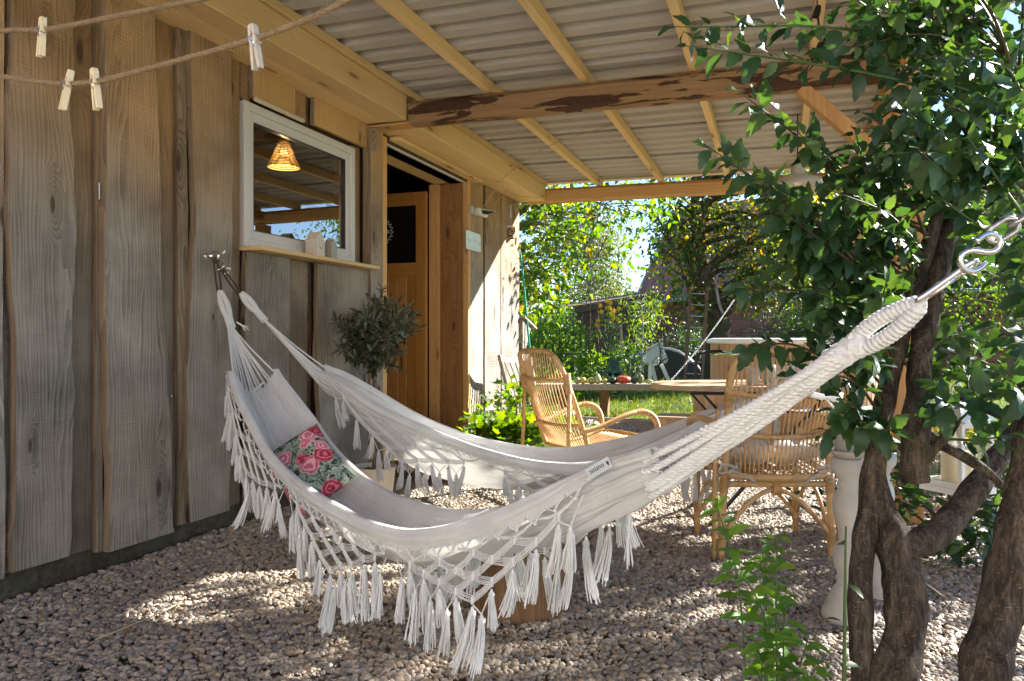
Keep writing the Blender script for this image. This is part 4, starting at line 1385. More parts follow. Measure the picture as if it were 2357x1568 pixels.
def cane_chair_low():
    """high-backed lounge chair with looped arms"""
    loc = ground_d(1178.5+.3/4.68*FPX, 4.68)
    c = thing('rattan_chair', 'high backed rattan lounge chair with looped arms facing the garden', 'chair', tuple(loc), -math.atan2(.653, .756), 'rattan chairs')
    half = [(.25, .06, .28), (.255, 0, .45), (.25, -.06, .62), (.24, -.125, .78), (.215, -.165, .87), (.15, -.182, .905), (.0, -.187, .915)]
    path = half+[(-x, y, z) for x, y, z in half[-2::-1]]
    pp = catmull(path, 6)
    MB().tube(pp, .0155, 9).build('back_frame', M['rattan'], c, True, False)
    for z, y0, wz in ((.745, -.11, .245), (.465, -.005, .255)):
        bp_ = catmull([(-wz, y0, z), (-.16, y0-.045, z-.01), (0, y0-.06, z-.012), (.16, y0-.045, z-.01), (wz, y0, z)], 6)
        b = MB(); b.tube(bp_, .0125, 8); wrapb(b, bp_, .0125, .003, .0, .4); b.build('crossbar', M['rattan'], c, True, False)
    for k in range(19):
        u = -1+2*(k+.5)/19
        xb, xt = u*.235, u*.205
        ztop = .905-.10*max(0, abs(u)-.62)**1.5*2.2
        pts = catmull([(xb*.9, .055, .30), (xb, -.02-.05*(1-u*u), .465), (xb*1.0, -.10-.055*(1-u*u), .70), (xt, -.178+.02*abs(u), ztop)], 4)
        MB().tube(pts, .0042, 6).build('slat', M['rattan'], c, True, False)
    for s in (-1, 1):
        b = MB(); lp = [(s*.262, -.10, .72), (s*.266, -.105, .5), (s*.27, -.115, .25), (s*.272, -.13, 0.0)]
        b.tube(lp, .0125, 8); wrapb(b, catmull([(s*.256, -.115, .78), (s*.258, -.1, .66)], 6), .021); b.build('leg', M['rattan'], c, True, False)
        ap = catmull([(s*.268, -.02, .425), (s*.285, .12, .455), (s*.30, .30, .515), (s*.30, .42, .53), (s*.30, .51, .495), (s*.30, .55, .41), (s*.295, .53, .29), (s*.285, .43, .16), (s*.275, .22, .05), (s*.27, -.05, .022), (s*.27, -.16, .02)], 6)
        b = MB(); b.tube(ap, .0165, 9); wrapb(b, ap, .0165, .0028, .27, .5); b.build('arm', M['rattan'], c, True, False)
        b = MB(); b.tube([(s*.262, -.1, .44), (s*.30, -.12, .43)], .009, 7); b.build('brace', M['rattan'], c, True, False)
        fl_ = catmull([(s*.22, .50, .34), (s*.25, .49, .18), (s*.285, .43, .16)], 4)
        MB().tube(fl_, .012, 7).build('leg', M['rattan'], c, True, False)
    sp = catmull([(-.23, .05, .30), (-.24, .28, .30), (-.22, .50, .345), (0, .53, .355), (.22, .50, .345), (.24, .28, .30), (.23, .05, .30), (0, .03, .295)], 5, True)
    MB().tube(sp, .013, 8, closed=True).build('seat_frame', M['rattan'], c, True, False)
    for k in range(15):
        x = -.2+.4*k/14
        MB().tube(catmull([(x, .045, .30), (x, .25, .285), (x, .515, .35)], 4), .005, 6).build('seat_slat', M['rattan'], c, True, False)
    return c
cane_chair_low()

def cane_armchair():
    loc = ground_d(1787.5, 3.33)
    c = thing('rattan_armchair', 'rattan armchair with grey white cushion seen from behind at table', 'chair', tuple(loc), YAW, 'rattan chairs')
    half = [(.250, .0, .0), (.245, .0, .2), (.235, -.005, .38), (.232, -.03, .56), (.236, -.07, .74), (.232, -.092, .83), (.205, -.105, .895), (.14, -.113, .925), (0, -.117, .934)]
    pp = catmull(half+[(-x, y, z) for x, y, z in half[-2::-1]], 6)
    b = MB(); b.tube(pp, .0175, 9); b.build('back_frame', M['rattan'], c, True, False)
    for s in (-1, 1):
        b = MB(); wrapb(b, [(s*.236, -.06, .69), (s*.236, -.068, .72), (s*.236, -.073, .75)], .018, .003); wrapb(b, [(s*.247, 0, .06), (s*.246, 0, .15)], .018, .003); wrapb(b, [(s*.24, -.002, .30), (s*.236, -.005, .37)], .018, .003)
        b.build('binding', M['rattan_wrap'], c, True, False)
        b = MB(); b.tube([(s*.285, -.01, .0), (s*.283, -.02, .4), (s*.275, -.045, .68)], .011, 8); b.build('leg', M['rattan'], c, True, False)
        b = MB(); b.tube([(s*.25, .43, .0), (s*.25, .43, .39), (s*.262, .42, .54)], .0155, 8); wrapb(b, [(s*.25, .43, .08), (s*.25, .43, .16)], .0155, .003); b.build('leg', M['rattan'], c, True, False)
        ap = catmull([(s*.255, -.05, .60), (s*.29, .10, .615), (s*.305, .30, .60), (s*.29, .43, .545), (s*.262, .44, .46)], 6)
        b = MB(); b.tube(ap, .0155, 9); b.build('arm', M['rattan'], c, True, False)
        br = catmull([(s*.246, .02, .11), (s*.24, .13, .26), (s*.24, .22, .30), (s*.245, .31, .26), (s*.25, .41, .12)], 5)
        MB().tube(br, .010, 7).build('brace', M['rattan'], c, True, False)
    for y in (0.0, .43):
        br = catmull([(-.243, y, .11), (-.12, y+.008, .25), (-.03, y+.01, .305), (.03, y+.01, .305), (.12, y+.008, .25), (.243, y, .11)], 6)
        b = MB(); b.tube(br, .0115, 8); wrapb(b, [(-.02, y+.005, .315), (.02, y+.005, .315)], .03, .0028); b.build('brace', M['rattan'], c, True, False)
        MB().tube([(-.245, y, .335), (.245, y, .335)], .014, 8).build('stretcher', M['rattan'], c, True, False)
    for z, y0, wz, ex in ((.755, -.075, .235, .0), (.575, -.03, .234, .5)):
        bp_ = catmull([(-wz, y0, z), (-.15, y0-.04, z-.012), (0, y0-.055, z-.018), (.15, y0-.04, z-.012), (wz, y0, z)], 6)
        b = MB(); b.tube(bp_, .0115, 8)
        for q in bp_[1:-1]: b.tube([Vector(q)+Vector((0, math.cos(a)*.0135, math.sin(a)*.0135)) for a in [2*math.pi*i/8 for i in range(8)]], .0022, 4, closed=True)
        b.build('crossbar', M['rattan'], c, True, False)
    ring = catmull([(-.235, 0, .385), (-.15, -.03, .375), (0, -.04, .37), (.15, -.03, .375), (.235, 0, .385), (.25, .22, .39), (.245, .42, .40), (0, .46, .405), (-.245, .42, .40), (-.25, .22, .39)], 5, True)
    b = MB(); b.tube(ring, .0165, 9, closed=True); b.build('seat_frame', M['rattan'], c, True, False)
    for k in range(21):
        u = -1+2*(k+.5)/21
        xb, xt = u*.20, u*.215
        zt_ = .925-.085*max(0, abs(u)-.6)**1.4*2.4
        pts = catmull([(xb*.97, -.034*(1-u*u)-.004, .375), (xb*1.03, -.03-.05*(1-u*u), .575), (xt*1.02, -.078-.05*(1-u*u), .755), (xt, -.112+.012*abs(u), zt_)], 4)
        MB().tube(pts, .0042, 6).build('slat', M['rattan'], c, True, False)
    for k in range(11):
        x = -.2+.4*k/10
        MB().tube([(x, -.02, .378), (x, .2, .385), (x, .44, .40)], .005, 6).build('seat_slat', M['rattan'], c, True, False)
    # tufted cushion with ties: its own thing
    cm = MW(c)
    t = NT('grey white cushion cotton'); v = t.objvec(False)
    m_ = t.finish(t.mix(t.noise(v, 14, 3), (.60, .575, .53), (.76, .74, .70)), .95, t.noise(v, 300, 2), .3, .002, .1)
    cu = thing('seat_cushion', 'tufted grey white cushion tied onto the rattan armchair seat', 'cushion', tuple(cm @ Vector((0, .2, .41))), YAW)
    n = 40; V = []; F = []
    for sg in (1, -1):
        b0 = len(V)
        for i in range(n+1):
            for j in range(n+1):
                u = -1+2*i/n; w = -1+2*j/n
                h = max(0, (1-abs(u)**4)*(1-abs(w)**4))**.5
                tu = abs(math.sin(u*math.pi*1.5))**.5*abs(math.sin(w*math.pi*1.5))**.5
                V.append((u*.21, w*.21, .05+sg*h*(.028+.034*tu)+(.05*max(0, -w-.5)**1.2 if sg else 0)))
        for i in range(n):
            for j in range(n):
                a = b0+i*(n+1)+j; f = (a, a+1, a+n+2, a+n+1)
                F.append(f if sg < 0 else f[::-1])
    link('pad', arrays_mesh('pad', V, F, m_, True), cu, False)
    for s in (-1, 1):
        b = MB()
        x = s*.20
        b.tube(catmull([(x*.8, -.2, .03), (x, -.23, .0), (x*1.15, -.25, -.02), (x*1.0, -.255, -.045), (x*1.2, -.26, -.06)], 4), .006, 5, flat=.4)
        b.tube(catmull([(x*.9, -.22, .0), (x*1.25, -.24, .02), (x*1.35, -.25, -.015), (x*1.0, -.24, -.01), (x*.7, -.25, -.04), (x*.55, -.255, -.055)], 4), .006, 5, flat=.4)
        b.build('tie', plain('grey tape', (.42, .40, .35), .9), cu, False, False)
    return c
cane_armchair()

# ---- bistro table
tb_loc = ground_d(1733, 4.12)
tbl = thing('bistro_table', 'weathered oval wooden table on black folding iron legs', 'table', tuple(tb_loc), YAW)
def oval(a, b_, n=48, e=2.6):
    return [(a*math.copysign(abs(math.cos(q))**(2/e), math.cos(q)), b_*math.copysign(abs(math.sin(q))**(2/e), math.sin(q))) for q in [2*math.pi*k/n for k in range(n)]]
X_, Y_, Z_ = Vector((1, 0, 0)), Vector((0, 1, 0)), Vector((0, 0, 1))
ovl = oval(.56, .31)
def clip_strip(poly, y0, y1):
    def clip(ps, f):
        out = []
        for i in range(len(ps)):
            a, b_ = ps[i-1], ps[i]
            fa, fb = f(a), f(b_)
            if (fa >= 0) != (fb >= 0):
                s = fa/(fa-fb); out.append((a[0]+(b_[0]-a[0])*s, a[1]+(b_[1]-a[1])*s))
            if fb >= 0: out.append(b_)
        return out
    return clip(clip(poly, lambda q: q[1]-y0), lambda q: y1-q[1])
cuts = [-.32, -.155, .005, .16, .32]
for k in range(4):
    ps = clip_strip(ovl, cuts[k]+.0012, cuts[k+1]-.0012)
    MB().prism(ps, .026+.001*(k % 2), (0, 0, .714), X_, Y_, Z_).build('top_board', M['table'], tbl, world=False)
for y in (-.2, .2):
    MB().bar((-.40, y, .702), (.40, y, .702), .028, .022).build('rail', M['iron'], tbl, world=False)
    MB().bar((-.33, y*.9, .70), (.30, y*.9, .0), .028, .012).build('leg', M['iron'], tbl, world=False)
    MB().bar((.33, y*1.05, .70), (-.30, y*1.05, .0), .028, .012).build('leg', M['iron'], tbl, world=False)
MB().tube([(0, -.2, .36), (0, .2, .36)], .007, 8).build('pivot', M['iron'], tbl, world=False)
MB().bar((-.28, -.2, .05), (-.28, .2, .05), .02, .012).build('stretcher', M['iron'], tbl, world=False)
MB().bar((.28, -.2, .05), (.28, .2, .05), .02, .012).build('stretcher', M['iron'], tbl, world=False)

M['cement'] = plain('pale cement', (.52, .48, .42), .9, var=.22, scale=25, bstr=.4)
M['cement_dark'] = plain('grey cement', (.38, .37, .345), .85, var=.15, scale=22, bstr=.3)
M['soil'] = plain('potting soil', (.035, .024, .016), .95, var=.5, scale=90, bstr=.8)
def pot(name, label, loc, prof, mat, cat='pot', inner=None, soil=None):
    o = thing(name, label, cat, tuple(loc))
    b = MB(); b.lathe(prof, tuple(loc), 28); b.build('body', mat, o, True)
    if soil:
        b = MB(); b.lathe([(.001, soil[1]), (soil[0], soil[1]), (soil[0], soil[1]-.01)], tuple(loc), 20); b.build('soil', M['soil'], o, True)
    return o
p1 = at(1733, 888, 3.92); p1.z = .7415
pot('cement_pot', 'small ribbed cement pot standing empty on the oval table', p1, [(.001, 0), (.031, 0), (.034, .05), (.034, .052), (.036, .053), (.039, .085), (.043, .087), (.043, .10), (.038, .10), (.034, .06), (.001, .055)], M['cement_dark'])
p2 = at(1772, 886, 3.98); p2.z = .7415
st = thing('stone_jug', 'mottled round stone jug beside the cement pot on the table', 'jug', tuple(p2))
b = MB(); b.lathe([(.001, 0), (.025, 0), (.038, .02), (.044, .05), (.040, .08), (.030, .10), (.026, .108), (.022, .108), (.024, .095), (.03, .06), (.001, .03)], tuple(p2), 22); b.build('body', bark_mat('mottled stone', (.30, .26, .17), (.62, .60, .53), 14, .5), st, True)
p3 = at(1828, 870, 4.30); p3.z = .7415
pl = thing('planter_box', 'white planter with upright green leaves and pink flowers on table', 'planter', tuple(p3))
b = MB(); b.obox(p3+Vector((0, 0, .045)), RGT, FWD, Z_, .075, .05, .045); b.build('box', M['white_paint'], pl, True)
M['pink'] = plain('pink petals', (.62, .10, .26), .7, var=.3)
lf = leaf_mat('planter leaves', (.05, .13, .02), (.09, .20, .035), (.17, .28, .06), trans=.35)
b = MB()
for k in range(46):
    a = random.uniform(0, 6.28); q = p3+RGT*random.uniform(-.065, .065)+FWD*random.uniform(-.03, .03)+Vector((0, 0, .085))
    dx = RGT*random.uniform(-.05, .05)+FWD*random.uniform(-.04, .04); h = random.uniform(.05, .12); wv_ = RGT*.007
    b.add([q-wv_*.5, q+wv_*.5, q+dx*.5+Vector((0, 0, h*.6))+wv_, q+dx*.5+Vector((0, 0, h*.6))-wv_], [(0, 1, 2, 3)]); b.add([q+dx*.5+Vector((0, 0, h*.6))-wv_, q+dx*.5+Vector((0, 0, h*.6))+wv_, q+dx*1.2+Vector((0, 0, h))], [(0, 1, 2)])
b.build('leaves', lf, pl)['kind'] = 'stuff'
b = MB()
for k in range(7):
    q = p3+RGT*(.0+.03*random.uniform(-.4, 2.2))+FWD*random.uniform(-.03, .03)+Vector((0, 0, .14+.03*random.random()))
    for j in range(16):
        b.ball(q+Vector((random.uniform(-.011, .011), random.uniform(-.011, .011), random.uniform(-.03, .02))), .0065, 6, 4)
b.build('flower_spikes', M['pink'], pl)['kind'] = 'stuff'

# ---- sawn log under the hammock
sc_ = ground_d(1197, 2.76)
lg = thing('log_stump', 'thick brown sawn log standing upright on gravel under hammock', 'log', tuple(sc_))
V = []; n = 40
b = MB(); rr = [.188+.010*mnoise.noise(Vector((math.cos(2*math.pi*k/n)*2, math.sin(2*math.pi*k/n)*2, 1)))-(.012 if k in (7, 19, 31) else 0) for k in range(n)]
zs = [-.02, .0, .1, .2, .268, .275]
vs = []
for z in zs:
    for k in range(n):
        a = 2*math.pi*k/n; r = rr[k]*(1-.02*(z > .27)+.01*mnoise.noise(Vector((k, z*5, 2))))
        vs.append((sc_.x+r*math.cos(a), sc_.y+r*math.sin(a), z))
fs = [tuple((len(zs)-1)*n+k for k in range(n))]
for i in range(len(zs)-1):
    for k in range(n): fs.append((i*n+k, i*n+(k+1) % n, (i+1)*n+(k+1) % n, (i+1)*n+k))
b.add(vs, fs); b.build('log', M['stump'], lg, True)

# ---- wooden step at the door
ds = thing('wooden_step', 'low dark wooden step lying before the open door', 'step', (.3, 5.0, 0))
MB().box((.03, 4.52, .03), (.58, 4.76, .10), 0, .006).build('board', M['stump'], ds)
MB().box((.03, 4.77, .03), (.58, 5.6, .10), 0, .006).build('board', M['stump'], ds)
MB().box((.06, 4.55, -.01), (.12, 5.55, .03)).build('runner', M['stump'], ds)
MB().box((.48, 4.55, -.01), (.54, 5.55, .03)).build('runner', M['stump'], ds)

# ---- two little wooden houses on the sill
def house_block(label, yc, w, dpth, h, rh, mat, crack):
    z0 = 1.4785; x1 = .118
    o = thing('toy_house', label, 'ornament', (x1-dpth/2, yc, z0), 0, 'wooden houses on the sill')
    b = MB(); b.prism([(-w/2, 0), (w/2, 0), (w/2, h), (0, h+rh), (-w/2, h)], dpth, (x1-dpth, yc, z0), Vector((0, 1, 0)), Z_, X_)
    b.build('block', mat, o)
    if crack:
        b = MB()
        for k in range(9):
            a = -2.6+2.0*k/8; q = Vector((x1+.001, yc+.004+math.cos(a)*.014, z0+.062+math.sin(a)*.016))
            b.ball(q, .003+.0012*(k % 2), 6, 4)
        b.build('beads', M['rattan_wrap'], o)
    return o
M['pale_wood'] = wood('bleached block', (.66, .62, .54), (.48, .44, .37), (.3, .25, .2), axis='Z', ring=30, bstr=.3)
M['grey_wood'] = wood('grey block', (.50, .49, .46), (.28, .27, .25), (.2, .18, .16), axis='Z', ring=34, bstr=.4)
house_block('larger pale wooden toy house with bead string on window sill', (wy(712)+wy(688))/2+.01, .085, .075, .098, .048, M['pale_wood'], True)
house_block('smaller grey wooden toy house on sill beside the pale one', (wy(733)+wy(722))/2+.035, .058, .05, .085, .034, M['grey_wood'], False)

# ---- pendant lamp in the room, lit, of woven straw
lp = at(653, 368, 4.55)
pen = thing('straw_pendant_lamp', 'lit woven straw pendant lamp glowing behind the window', 'lamp', (lp.x, lp.y, lp.z))
straw = plain('woven straw', (.62, .45, .22), .8, var=.4, scale=90)
prof = [(.022, .115), (.034, .105), (.042, .08), (.055, .05), (.066, .02), (.080, -.01), (.093, -.035), (.098, -.045)]
for k in range(16):
    z = .112-.157*k/15; r = float(np.interp(-z, [-q[1] for q in prof], [q[0] for q in prof]))
    nn = 26; pts = []
    for i in range(nn):
        a = 2*math.pi*i/nn; w_ = .004*math.sin(i*math.pi+(k % 2)*math.pi)
        pts.append((lp.x+(r)*math.cos(a), lp.y+(r)*math.sin(a), lp.z+z+w_))
    MB().tube(pts, .0042, 5, closed=True).build('straw_ring', straw, pen, True)
b = MB()
for k in range(14):
    a = 2*math.pi*k/14
    b.tube([(lp.x+r*math.cos(a), lp.y+r*math.sin(a), lp.z+z) for r, z in prof], .0022, 4)
b.build('ribs', straw, pen)
t = NT('lamp glow'); em = t.n('Emission', ins={'Color': (1, .62, .22, 1), 'Strength': 2.6}); t.l(em.outputs[0], t.out.inputs[0])
b = MB(); b.ball((lp.x, lp.y, lp.z+.045), .022, 12, 8); b.build('bulb', t.mat, pen, True)
MB().tube([(lp.x, lp.y, lp.z+.112), (lp.x, lp.y, 2.598)], .003, 6).build('flex', M['dark_plastic'], pen)
ld = bpy.data.lights.new('pendant_light', 'POINT'); ld.energy = .7; ld.color = (1, .68, .3); ld.shadow_soft_size = .02
lo = bpy.data.objects.new('pendant_light', ld); COL.objects.link(lo); lo.location = (lp.x, lp.y, lp.z+.0); lo.parent = pen; lo.matrix_parent_inverse = MW(pen).inverted()

# ---- things on the shed wall by the door
def wp(px, py, x=.034): return wall_pt(px, py, x)
so = thing('socket_box', 'grey outdoor socket box with flap on planks right of door', 'socket', tuple(wp(1092, 487)))
a, c = wp(1078, 474), wp(1098, 499)
MB().box((.029, a.y, c.z), (.075, wp(1099, 487).y, a.z), 0, .006).build('box', M['grey_plastic'], so)
MB().box((.076, a.y+.05, c.z-.005), (.125, wp(1101, 487).y+.03, a.z-.01), 0, .012).build('plug', M['white_paint'], so)
MB().bar((.077, wp(1097, 480).y, a.z+.004), (.16, wp(1108, 480).y, a.z-.015), .07, .004).build('flap', M['grey_plastic'], so)
b = MB(); q = wp(1104, 488, .1); b.tube([(.11, q.y, q.z), (.16, q.y+.05, q.z-.005), (.19, q.y+.10, q.z+.01)], [.018, .016, .008], 8); b.build('black_plug', M['dark_plastic'], so)
sg = thing('metal_sign', 'small silver plaque with faint script nailed right of the door', 'sign', tuple(wp(1090, 550)))
a = wp(1073, 529); c = wp(1106, 568)
za, zb_ = a.z, a.z-.17
t = NT('brushed plaque'); mpl = t.finish(t.mix(t.noise(t.objvec(False), 30, 3), (.55, .56, .56), (.72, .72, .71)), .35, None, metal=.6)
MB().box((.034, a.y-.01, zb_), (.037, c.y, za), 0, .001).build('plate', mpl, sg)
b = MB()
for yy_, zz_ in ((a.y, za-.008), (c.y-.01, za-.008)): b.ball((.0375, yy_, zz_), .004, 8, 5)
b.build('nail', M['iron'], sg)
b = MB(); fp = plain('faint print', (.40, .40, .41), .6)
yq0, zq0 = (a.y+c.y)/2, (za+zb_)/2
for k, (dy, dz, w_, h_) in enumerate([(-.14, .0, .07, .03), (-.02, .015, .09, .055), (.10, -.01, .10, .05)]):
    pts = [Vector((.0372, yq0+dy+w_*i/12, zq0+dz+h_*.5*math.sin(i*1.7+k)*math.cos(i*.6))) for i in range(13)]
    b.tube(catmull(pts, 3), .0011, 4)
b.build('faint_script', fp, sg)
sl_ = thing('solar_lantern', 'brown perforated half round solar wall lamp in the sunlight', 'lamp', tuple(wp(1172, 536)))
q = wp(1171, 537); r = .062
V = []; F = []; n = 14
for i in range(n+1):
    a = -math.pi/2+math.pi*i/n
    for z in (-.055, .055): V.append((.035+r*math.cos(a)*1.1, q.y+r*math.sin(a), q.z+z)); V.append((.035+(r-.004)*math.cos(a)*1.1, q.y+(r-.004)*math.sin(a), q.z+z))
for i in range(n):
    o_ = i*4; F += [(o_, o_+4, o_+6, o_+2), (o_+1, o_+3, o_+7, o_+5), (o_, o_+1, o_+5, o_+4), (o_+2, o_+6, o_+7, o_+3)]
t = NT('perforated brown metal'); vv_ = t.objvec(False)
pn = t.maprange(t.noise(vv_, 75, 2), .56, .6)
mper = t.finish(t.mix(pn, (.10, .06, .035), (.75, .62, .38)), .6)
b = MB(); b.add(V, F); b.build('shade', mper, sl_)
MB().prism([(0, -.06), (.05, -.05), (.068, 0), (.05, .05), (0, .06)], .012, (.035, q.y, q.z+.056), X_, Y_, Z_).build('top_cap', M['white_paint'], sl_)
MB().box((.045, q.y-.025, q.z+.069), (.085, q.y+.025, q.z+.071)).build('solar_cell', M['dark_plastic'], sl_)
sb_ = thing('steel_bracket', 'perforated steel bracket under the end of wall beam', 'bracket', tuple(wp(1176, 480)))
q = wp(1174, 470)
b = MB(); b.box((.035, q.y-.01, q.z-.14), (.038, q.y+.035, q.z)); b.box((.038, q.y+.0, q.z-.003), (.12, q.y+.035, q.z))
for k in range(5): b.ball((.0385, q.y+.005+.018*(k % 2), q.z-.02-.026*k), .0045, 7, 4, 1)
b.build('angle', [M['galv'], M['iron']], sb_)
# ---- thin cables
def cable(name, label, pts, r, mat, cat='cable'):
    o = thing(name, label, cat, tuple(pts[0]))
    MB().tube(catmull(pts, 6), r, 6).build('wire', mat, o)
    return o
M['cable_beige'] = plain('beige flex', (.42, .34, .22), .6)
cable('power_cable', 'thin beige cable running from socket up over the roof rafters', [wp(1107, 487, .19), wp(1118, 468, .25), at(1160, 410, 6.45), at(1200, 375, 6.2), at(1266, 335, 5.95), at(1330, 312, 5.9), at(1412, 288, 5.8), at(1450, 284, 5.9)], .0035, M['cable_beige'])
cable('lamp_cable', 'thin beige cable clipped along the wall beam end', [wp(1118, 484, .04), wp(1140, 466, .05), wp(1158, 450, .08), at(1168, 441, 7.2), at(1200, 452, 7.4), at(1260, 454, 7.42), at(1310, 445, 7.42), at(1345, 435, 7.42)], .003, M['cable_beige'])
# ---- string of bulbs
fs_ = thing('string_light', 'black light string with clear bulb hanging from the roof rafter', 'string light', tuple(at(1885, 40, 3.45)))
cp = catmull([at(1884, -40, 3.3), at(1881, 12, 3.40), at(1885, 50, 3.45), at(1889, 80, 3.55), at(1888, 104, 3.65), at(1900, 130, 3.75), at(1905, 170, 4.0)], 6)
MB().tube(cp, .0035, 6).build('cord', M['dark_plastic'], fs_)
for (px, py, d_, hang) in ((1881, 26, 3.41, True), (1886, 110, 3.67, True)):
    q = at(px, py, d_)
    b = MB(); b.tube([q+Vector((.006, 0, .024)), q, q+Vector((-.008, 0, -.028))], [.012, .0165, .0165], 10); b.build('socket', M['dark_plastic'], fs_)
    t = NT('clear bulb glass'); gg = t.n('Fresnel', ins={'IOR': 1.5}); g1 = t.n('BsdfGlossy', ins={'Roughness': .0}); g2 = t.n('BsdfTransparent'); mm = t.n('MixShader', ins={0: gg.outputs[0], 1: g2.outputs[0], 2: g1.outputs[0]}); t.l(mm.outputs[0], t.out.inputs[0])
    b = MB(); b.ball(q+Vector((-.014, 0, -.050)), .024, 14, 9, 0, (1, 1, 1.1)); b.build('bulb', t.mat, fs_, True)
# ---- enamel lamp shade
el = at(1836, 424, 5.3)
ens = thing('enamel_pendant_lamp', 'wide pale metal lamp shade hanging under the canopy behind leaves', 'lamp', tuple(el))
b = MB(); pr = [(.222, -.03), (.226, -.026), (.15, .03), (.07, .06), (.05, .075), (.045, .13), (.03, .14), (.001, .14)]
b.lathe(pr+[], tuple(el), 32)
b.f = b.f[:-1] if False else b.f
mm = plain('cream enamel', (.50, .47, .38), .35, var=.15)
b2 = MB(); b2.lathe([(.222, -.03), (.146, .024), (.066, .054), (.001, .058)], tuple(el), 32)
b.f = [f for f in b.f if len(f) == 4]; b.m = [0]*len(b.f); b2.f = [f for f in b2.f if len(f) == 4]; b2.m = [0]*len(b2.f)
b.build('shade', mm, ens, True); b2.build('shade_lining', mm, ens, True)
b = MB(); b.ball(el+Vector((0, 0, .02)), .03, 12, 8); b.build('bulb', M['white_paint'], ens, True)
MB().tube([el+Vector((0, 0, .14)), (el.x, el.y, 2.60)], .004, 6).build('flex', M['dark_plastic'], ens)

# ---- clothes lines with pegs
t = NT('jute'); v = t.objvec(False)
M['jute'] = t.finish(t.mix(t.noise(v, 240, 4), (.16, .11, .06), (.40, .29, .17)), .95, t.noise(v, 500, 3), .8, .004, .1)
M['peg_wood'] = plain('pale peg wood', (.72, .60, .38), .6, var=.15, scale=60)
M['peg_grey'] = plain('weathered peg wood', (.50, .45, .37), .7, var=.2, scale=60)
lines = {
    'upper': [(-500, 95, 1.48), (-220, 88, 1.44), (0, 71, 1.40), (95, 69, 1.385), (160, 59, 1.37), (240, 43, 1.35), (320, 27, 1.33), (400, 11, 1.31), (480, -6, 1.29), (700, -70, 1.24)],
    'lower': [(-500, 120, 1.46), (-220, 150, 1.42), (0, 176, 1.37), (80, 187, 1.35), (160, 193, 1.335), (240, 184, 1.31), (330, 161, 1.28), (430, 134, 1.25), (530, 106, 1.22), (620, 78, 1.19), (700, 48, 1.16), (760, 20, 1.14), (830, -20, 1.12), (1000, -130, 1.08)]}
LINEPT = {}
for nm, pts in lines.items():
    path = catmull([at(*q) for q in pts], 8)
    LINEPT[nm] = path
    o = thing('clothes_line', 'twisted jute clothes line, the %s one at top left' % nm, 'rope', tuple(path[20]), 0, 'jute clothes lines')
    b = MB(); b.rope(path, .0050, .016, 3, 6, seg=6); b.build('rope', M['jute'], o)
    b = MB()
    for k in range(420):
        q = random.choice(path[12:]); d = Vector((random.gauss(0, 1), random.gauss(0, 1), random.gauss(0, 1)-.1)).normalized()
        q = q+RGT*random.uniform(-.02, .02)
        near = min(path, key=lambda w: (w-q).length_squared); q = near+d*.004
        L = random.uniform(.004, .016); e = d+Vector((random.gauss(0, .7), random.gauss(0, .7), random.gauss(0, .7)))
        b.tube([q, q+d*L*.5, q+d*L*.5+e*L*.5], .00028, 3, cap=False)
    b.build('loose_fibres', M['jute'], o)['kind'] = 'stuff'
def peg(label, px, py, d, lean, mat, turn=0.0, spread=.12):
    """spring peg: two wooden legs and a wire spring; (px, py) is where it grips the rope"""
    g = at(px, py, d)
    o = thing('clothes_peg', label, 'clothes peg', tuple(g), 0, 'pegs on the clothes lines')
    up = (Vector((0, 0, 1))*math.cos(lean)+RGT*math.sin(lean)).normalized()
    out_ = (FWD*math.cos(turn)+RGT*math.sin(turn)); out_ = (out_-up*out_.dot(up)).normalized()
    sd = up.cross(out_).normalized()
    L = .073
    for s in (-1, 1):
        prof = [(.024, .0), (.024, .006), (.010, .0035), (.004, .006), (-.006, .0048), (-.012, .006), (-.030, .0085), (-.050, .010)]
        ps = []
        inner = [(.024, .0008), (.012, .0006), (.0065, .0035), (.002, .0006), (-.016, .0012), (-.049, .0046)]
        outer = [(-.049, .0098), (-.012, .0082), (-.010, .0068), (-.006, .0068), (-.004, .0082), (.018, .0075), (.024, .0052)]
        poly = [(a_, s*b_) for a_, b_ in inner+outer]
        b = MB(); b.prism(poly, .0095, g-sd*.00475, up, (out_*.35+sd*.94).normalized().cross(up)*-1 if False else out_, sd)
        b.build('peg_leg', mat, o)
    b = MB(); c0 = g-up*.008
    b.tube([c0+sd*(.006*(-1+2*i/24))+(up*math.cos(i*1.05)+out_*math.sin(i*1.05))*.0046 for i in range(25)], .0011, 5)
    b.tube([c0+sd*.0062+up*-.0046, c0+sd*.0068-out_*.004-up*.004, c0+sd*.0068+out_*.006+up*.014, c0+out_*.0086+up*.014+sd*.003, c0+out_*.0086+up*.014-sd*.006], .0011, 5)
    b.tube([c0-sd*.0062+up*.0046, c0-sd*.0068-out_*.0086+up*.002, c0+sd*.006-out_*.0088+up*.002], .0011, 5)
    b.build('spring', M['chrome'], o)
peg('pale wooden peg on the upper clothes line', 97, 70, 1.384, .06, M['peg_wood'], -.9)
peg('pale wooden peg on lower line, left one of the close pair', 157, 192, 1.335, .22, M['peg_wood'], -.8)
peg('pale wooden peg on lower line, right one of the close pair', 219, 189, 1.317, -.10, M['peg_wood'], -.9)
peg('greyed wooden peg alone on lower line near the wall beam', 585, 91, 1.20, -.12, M['peg_grey'], -1.0)

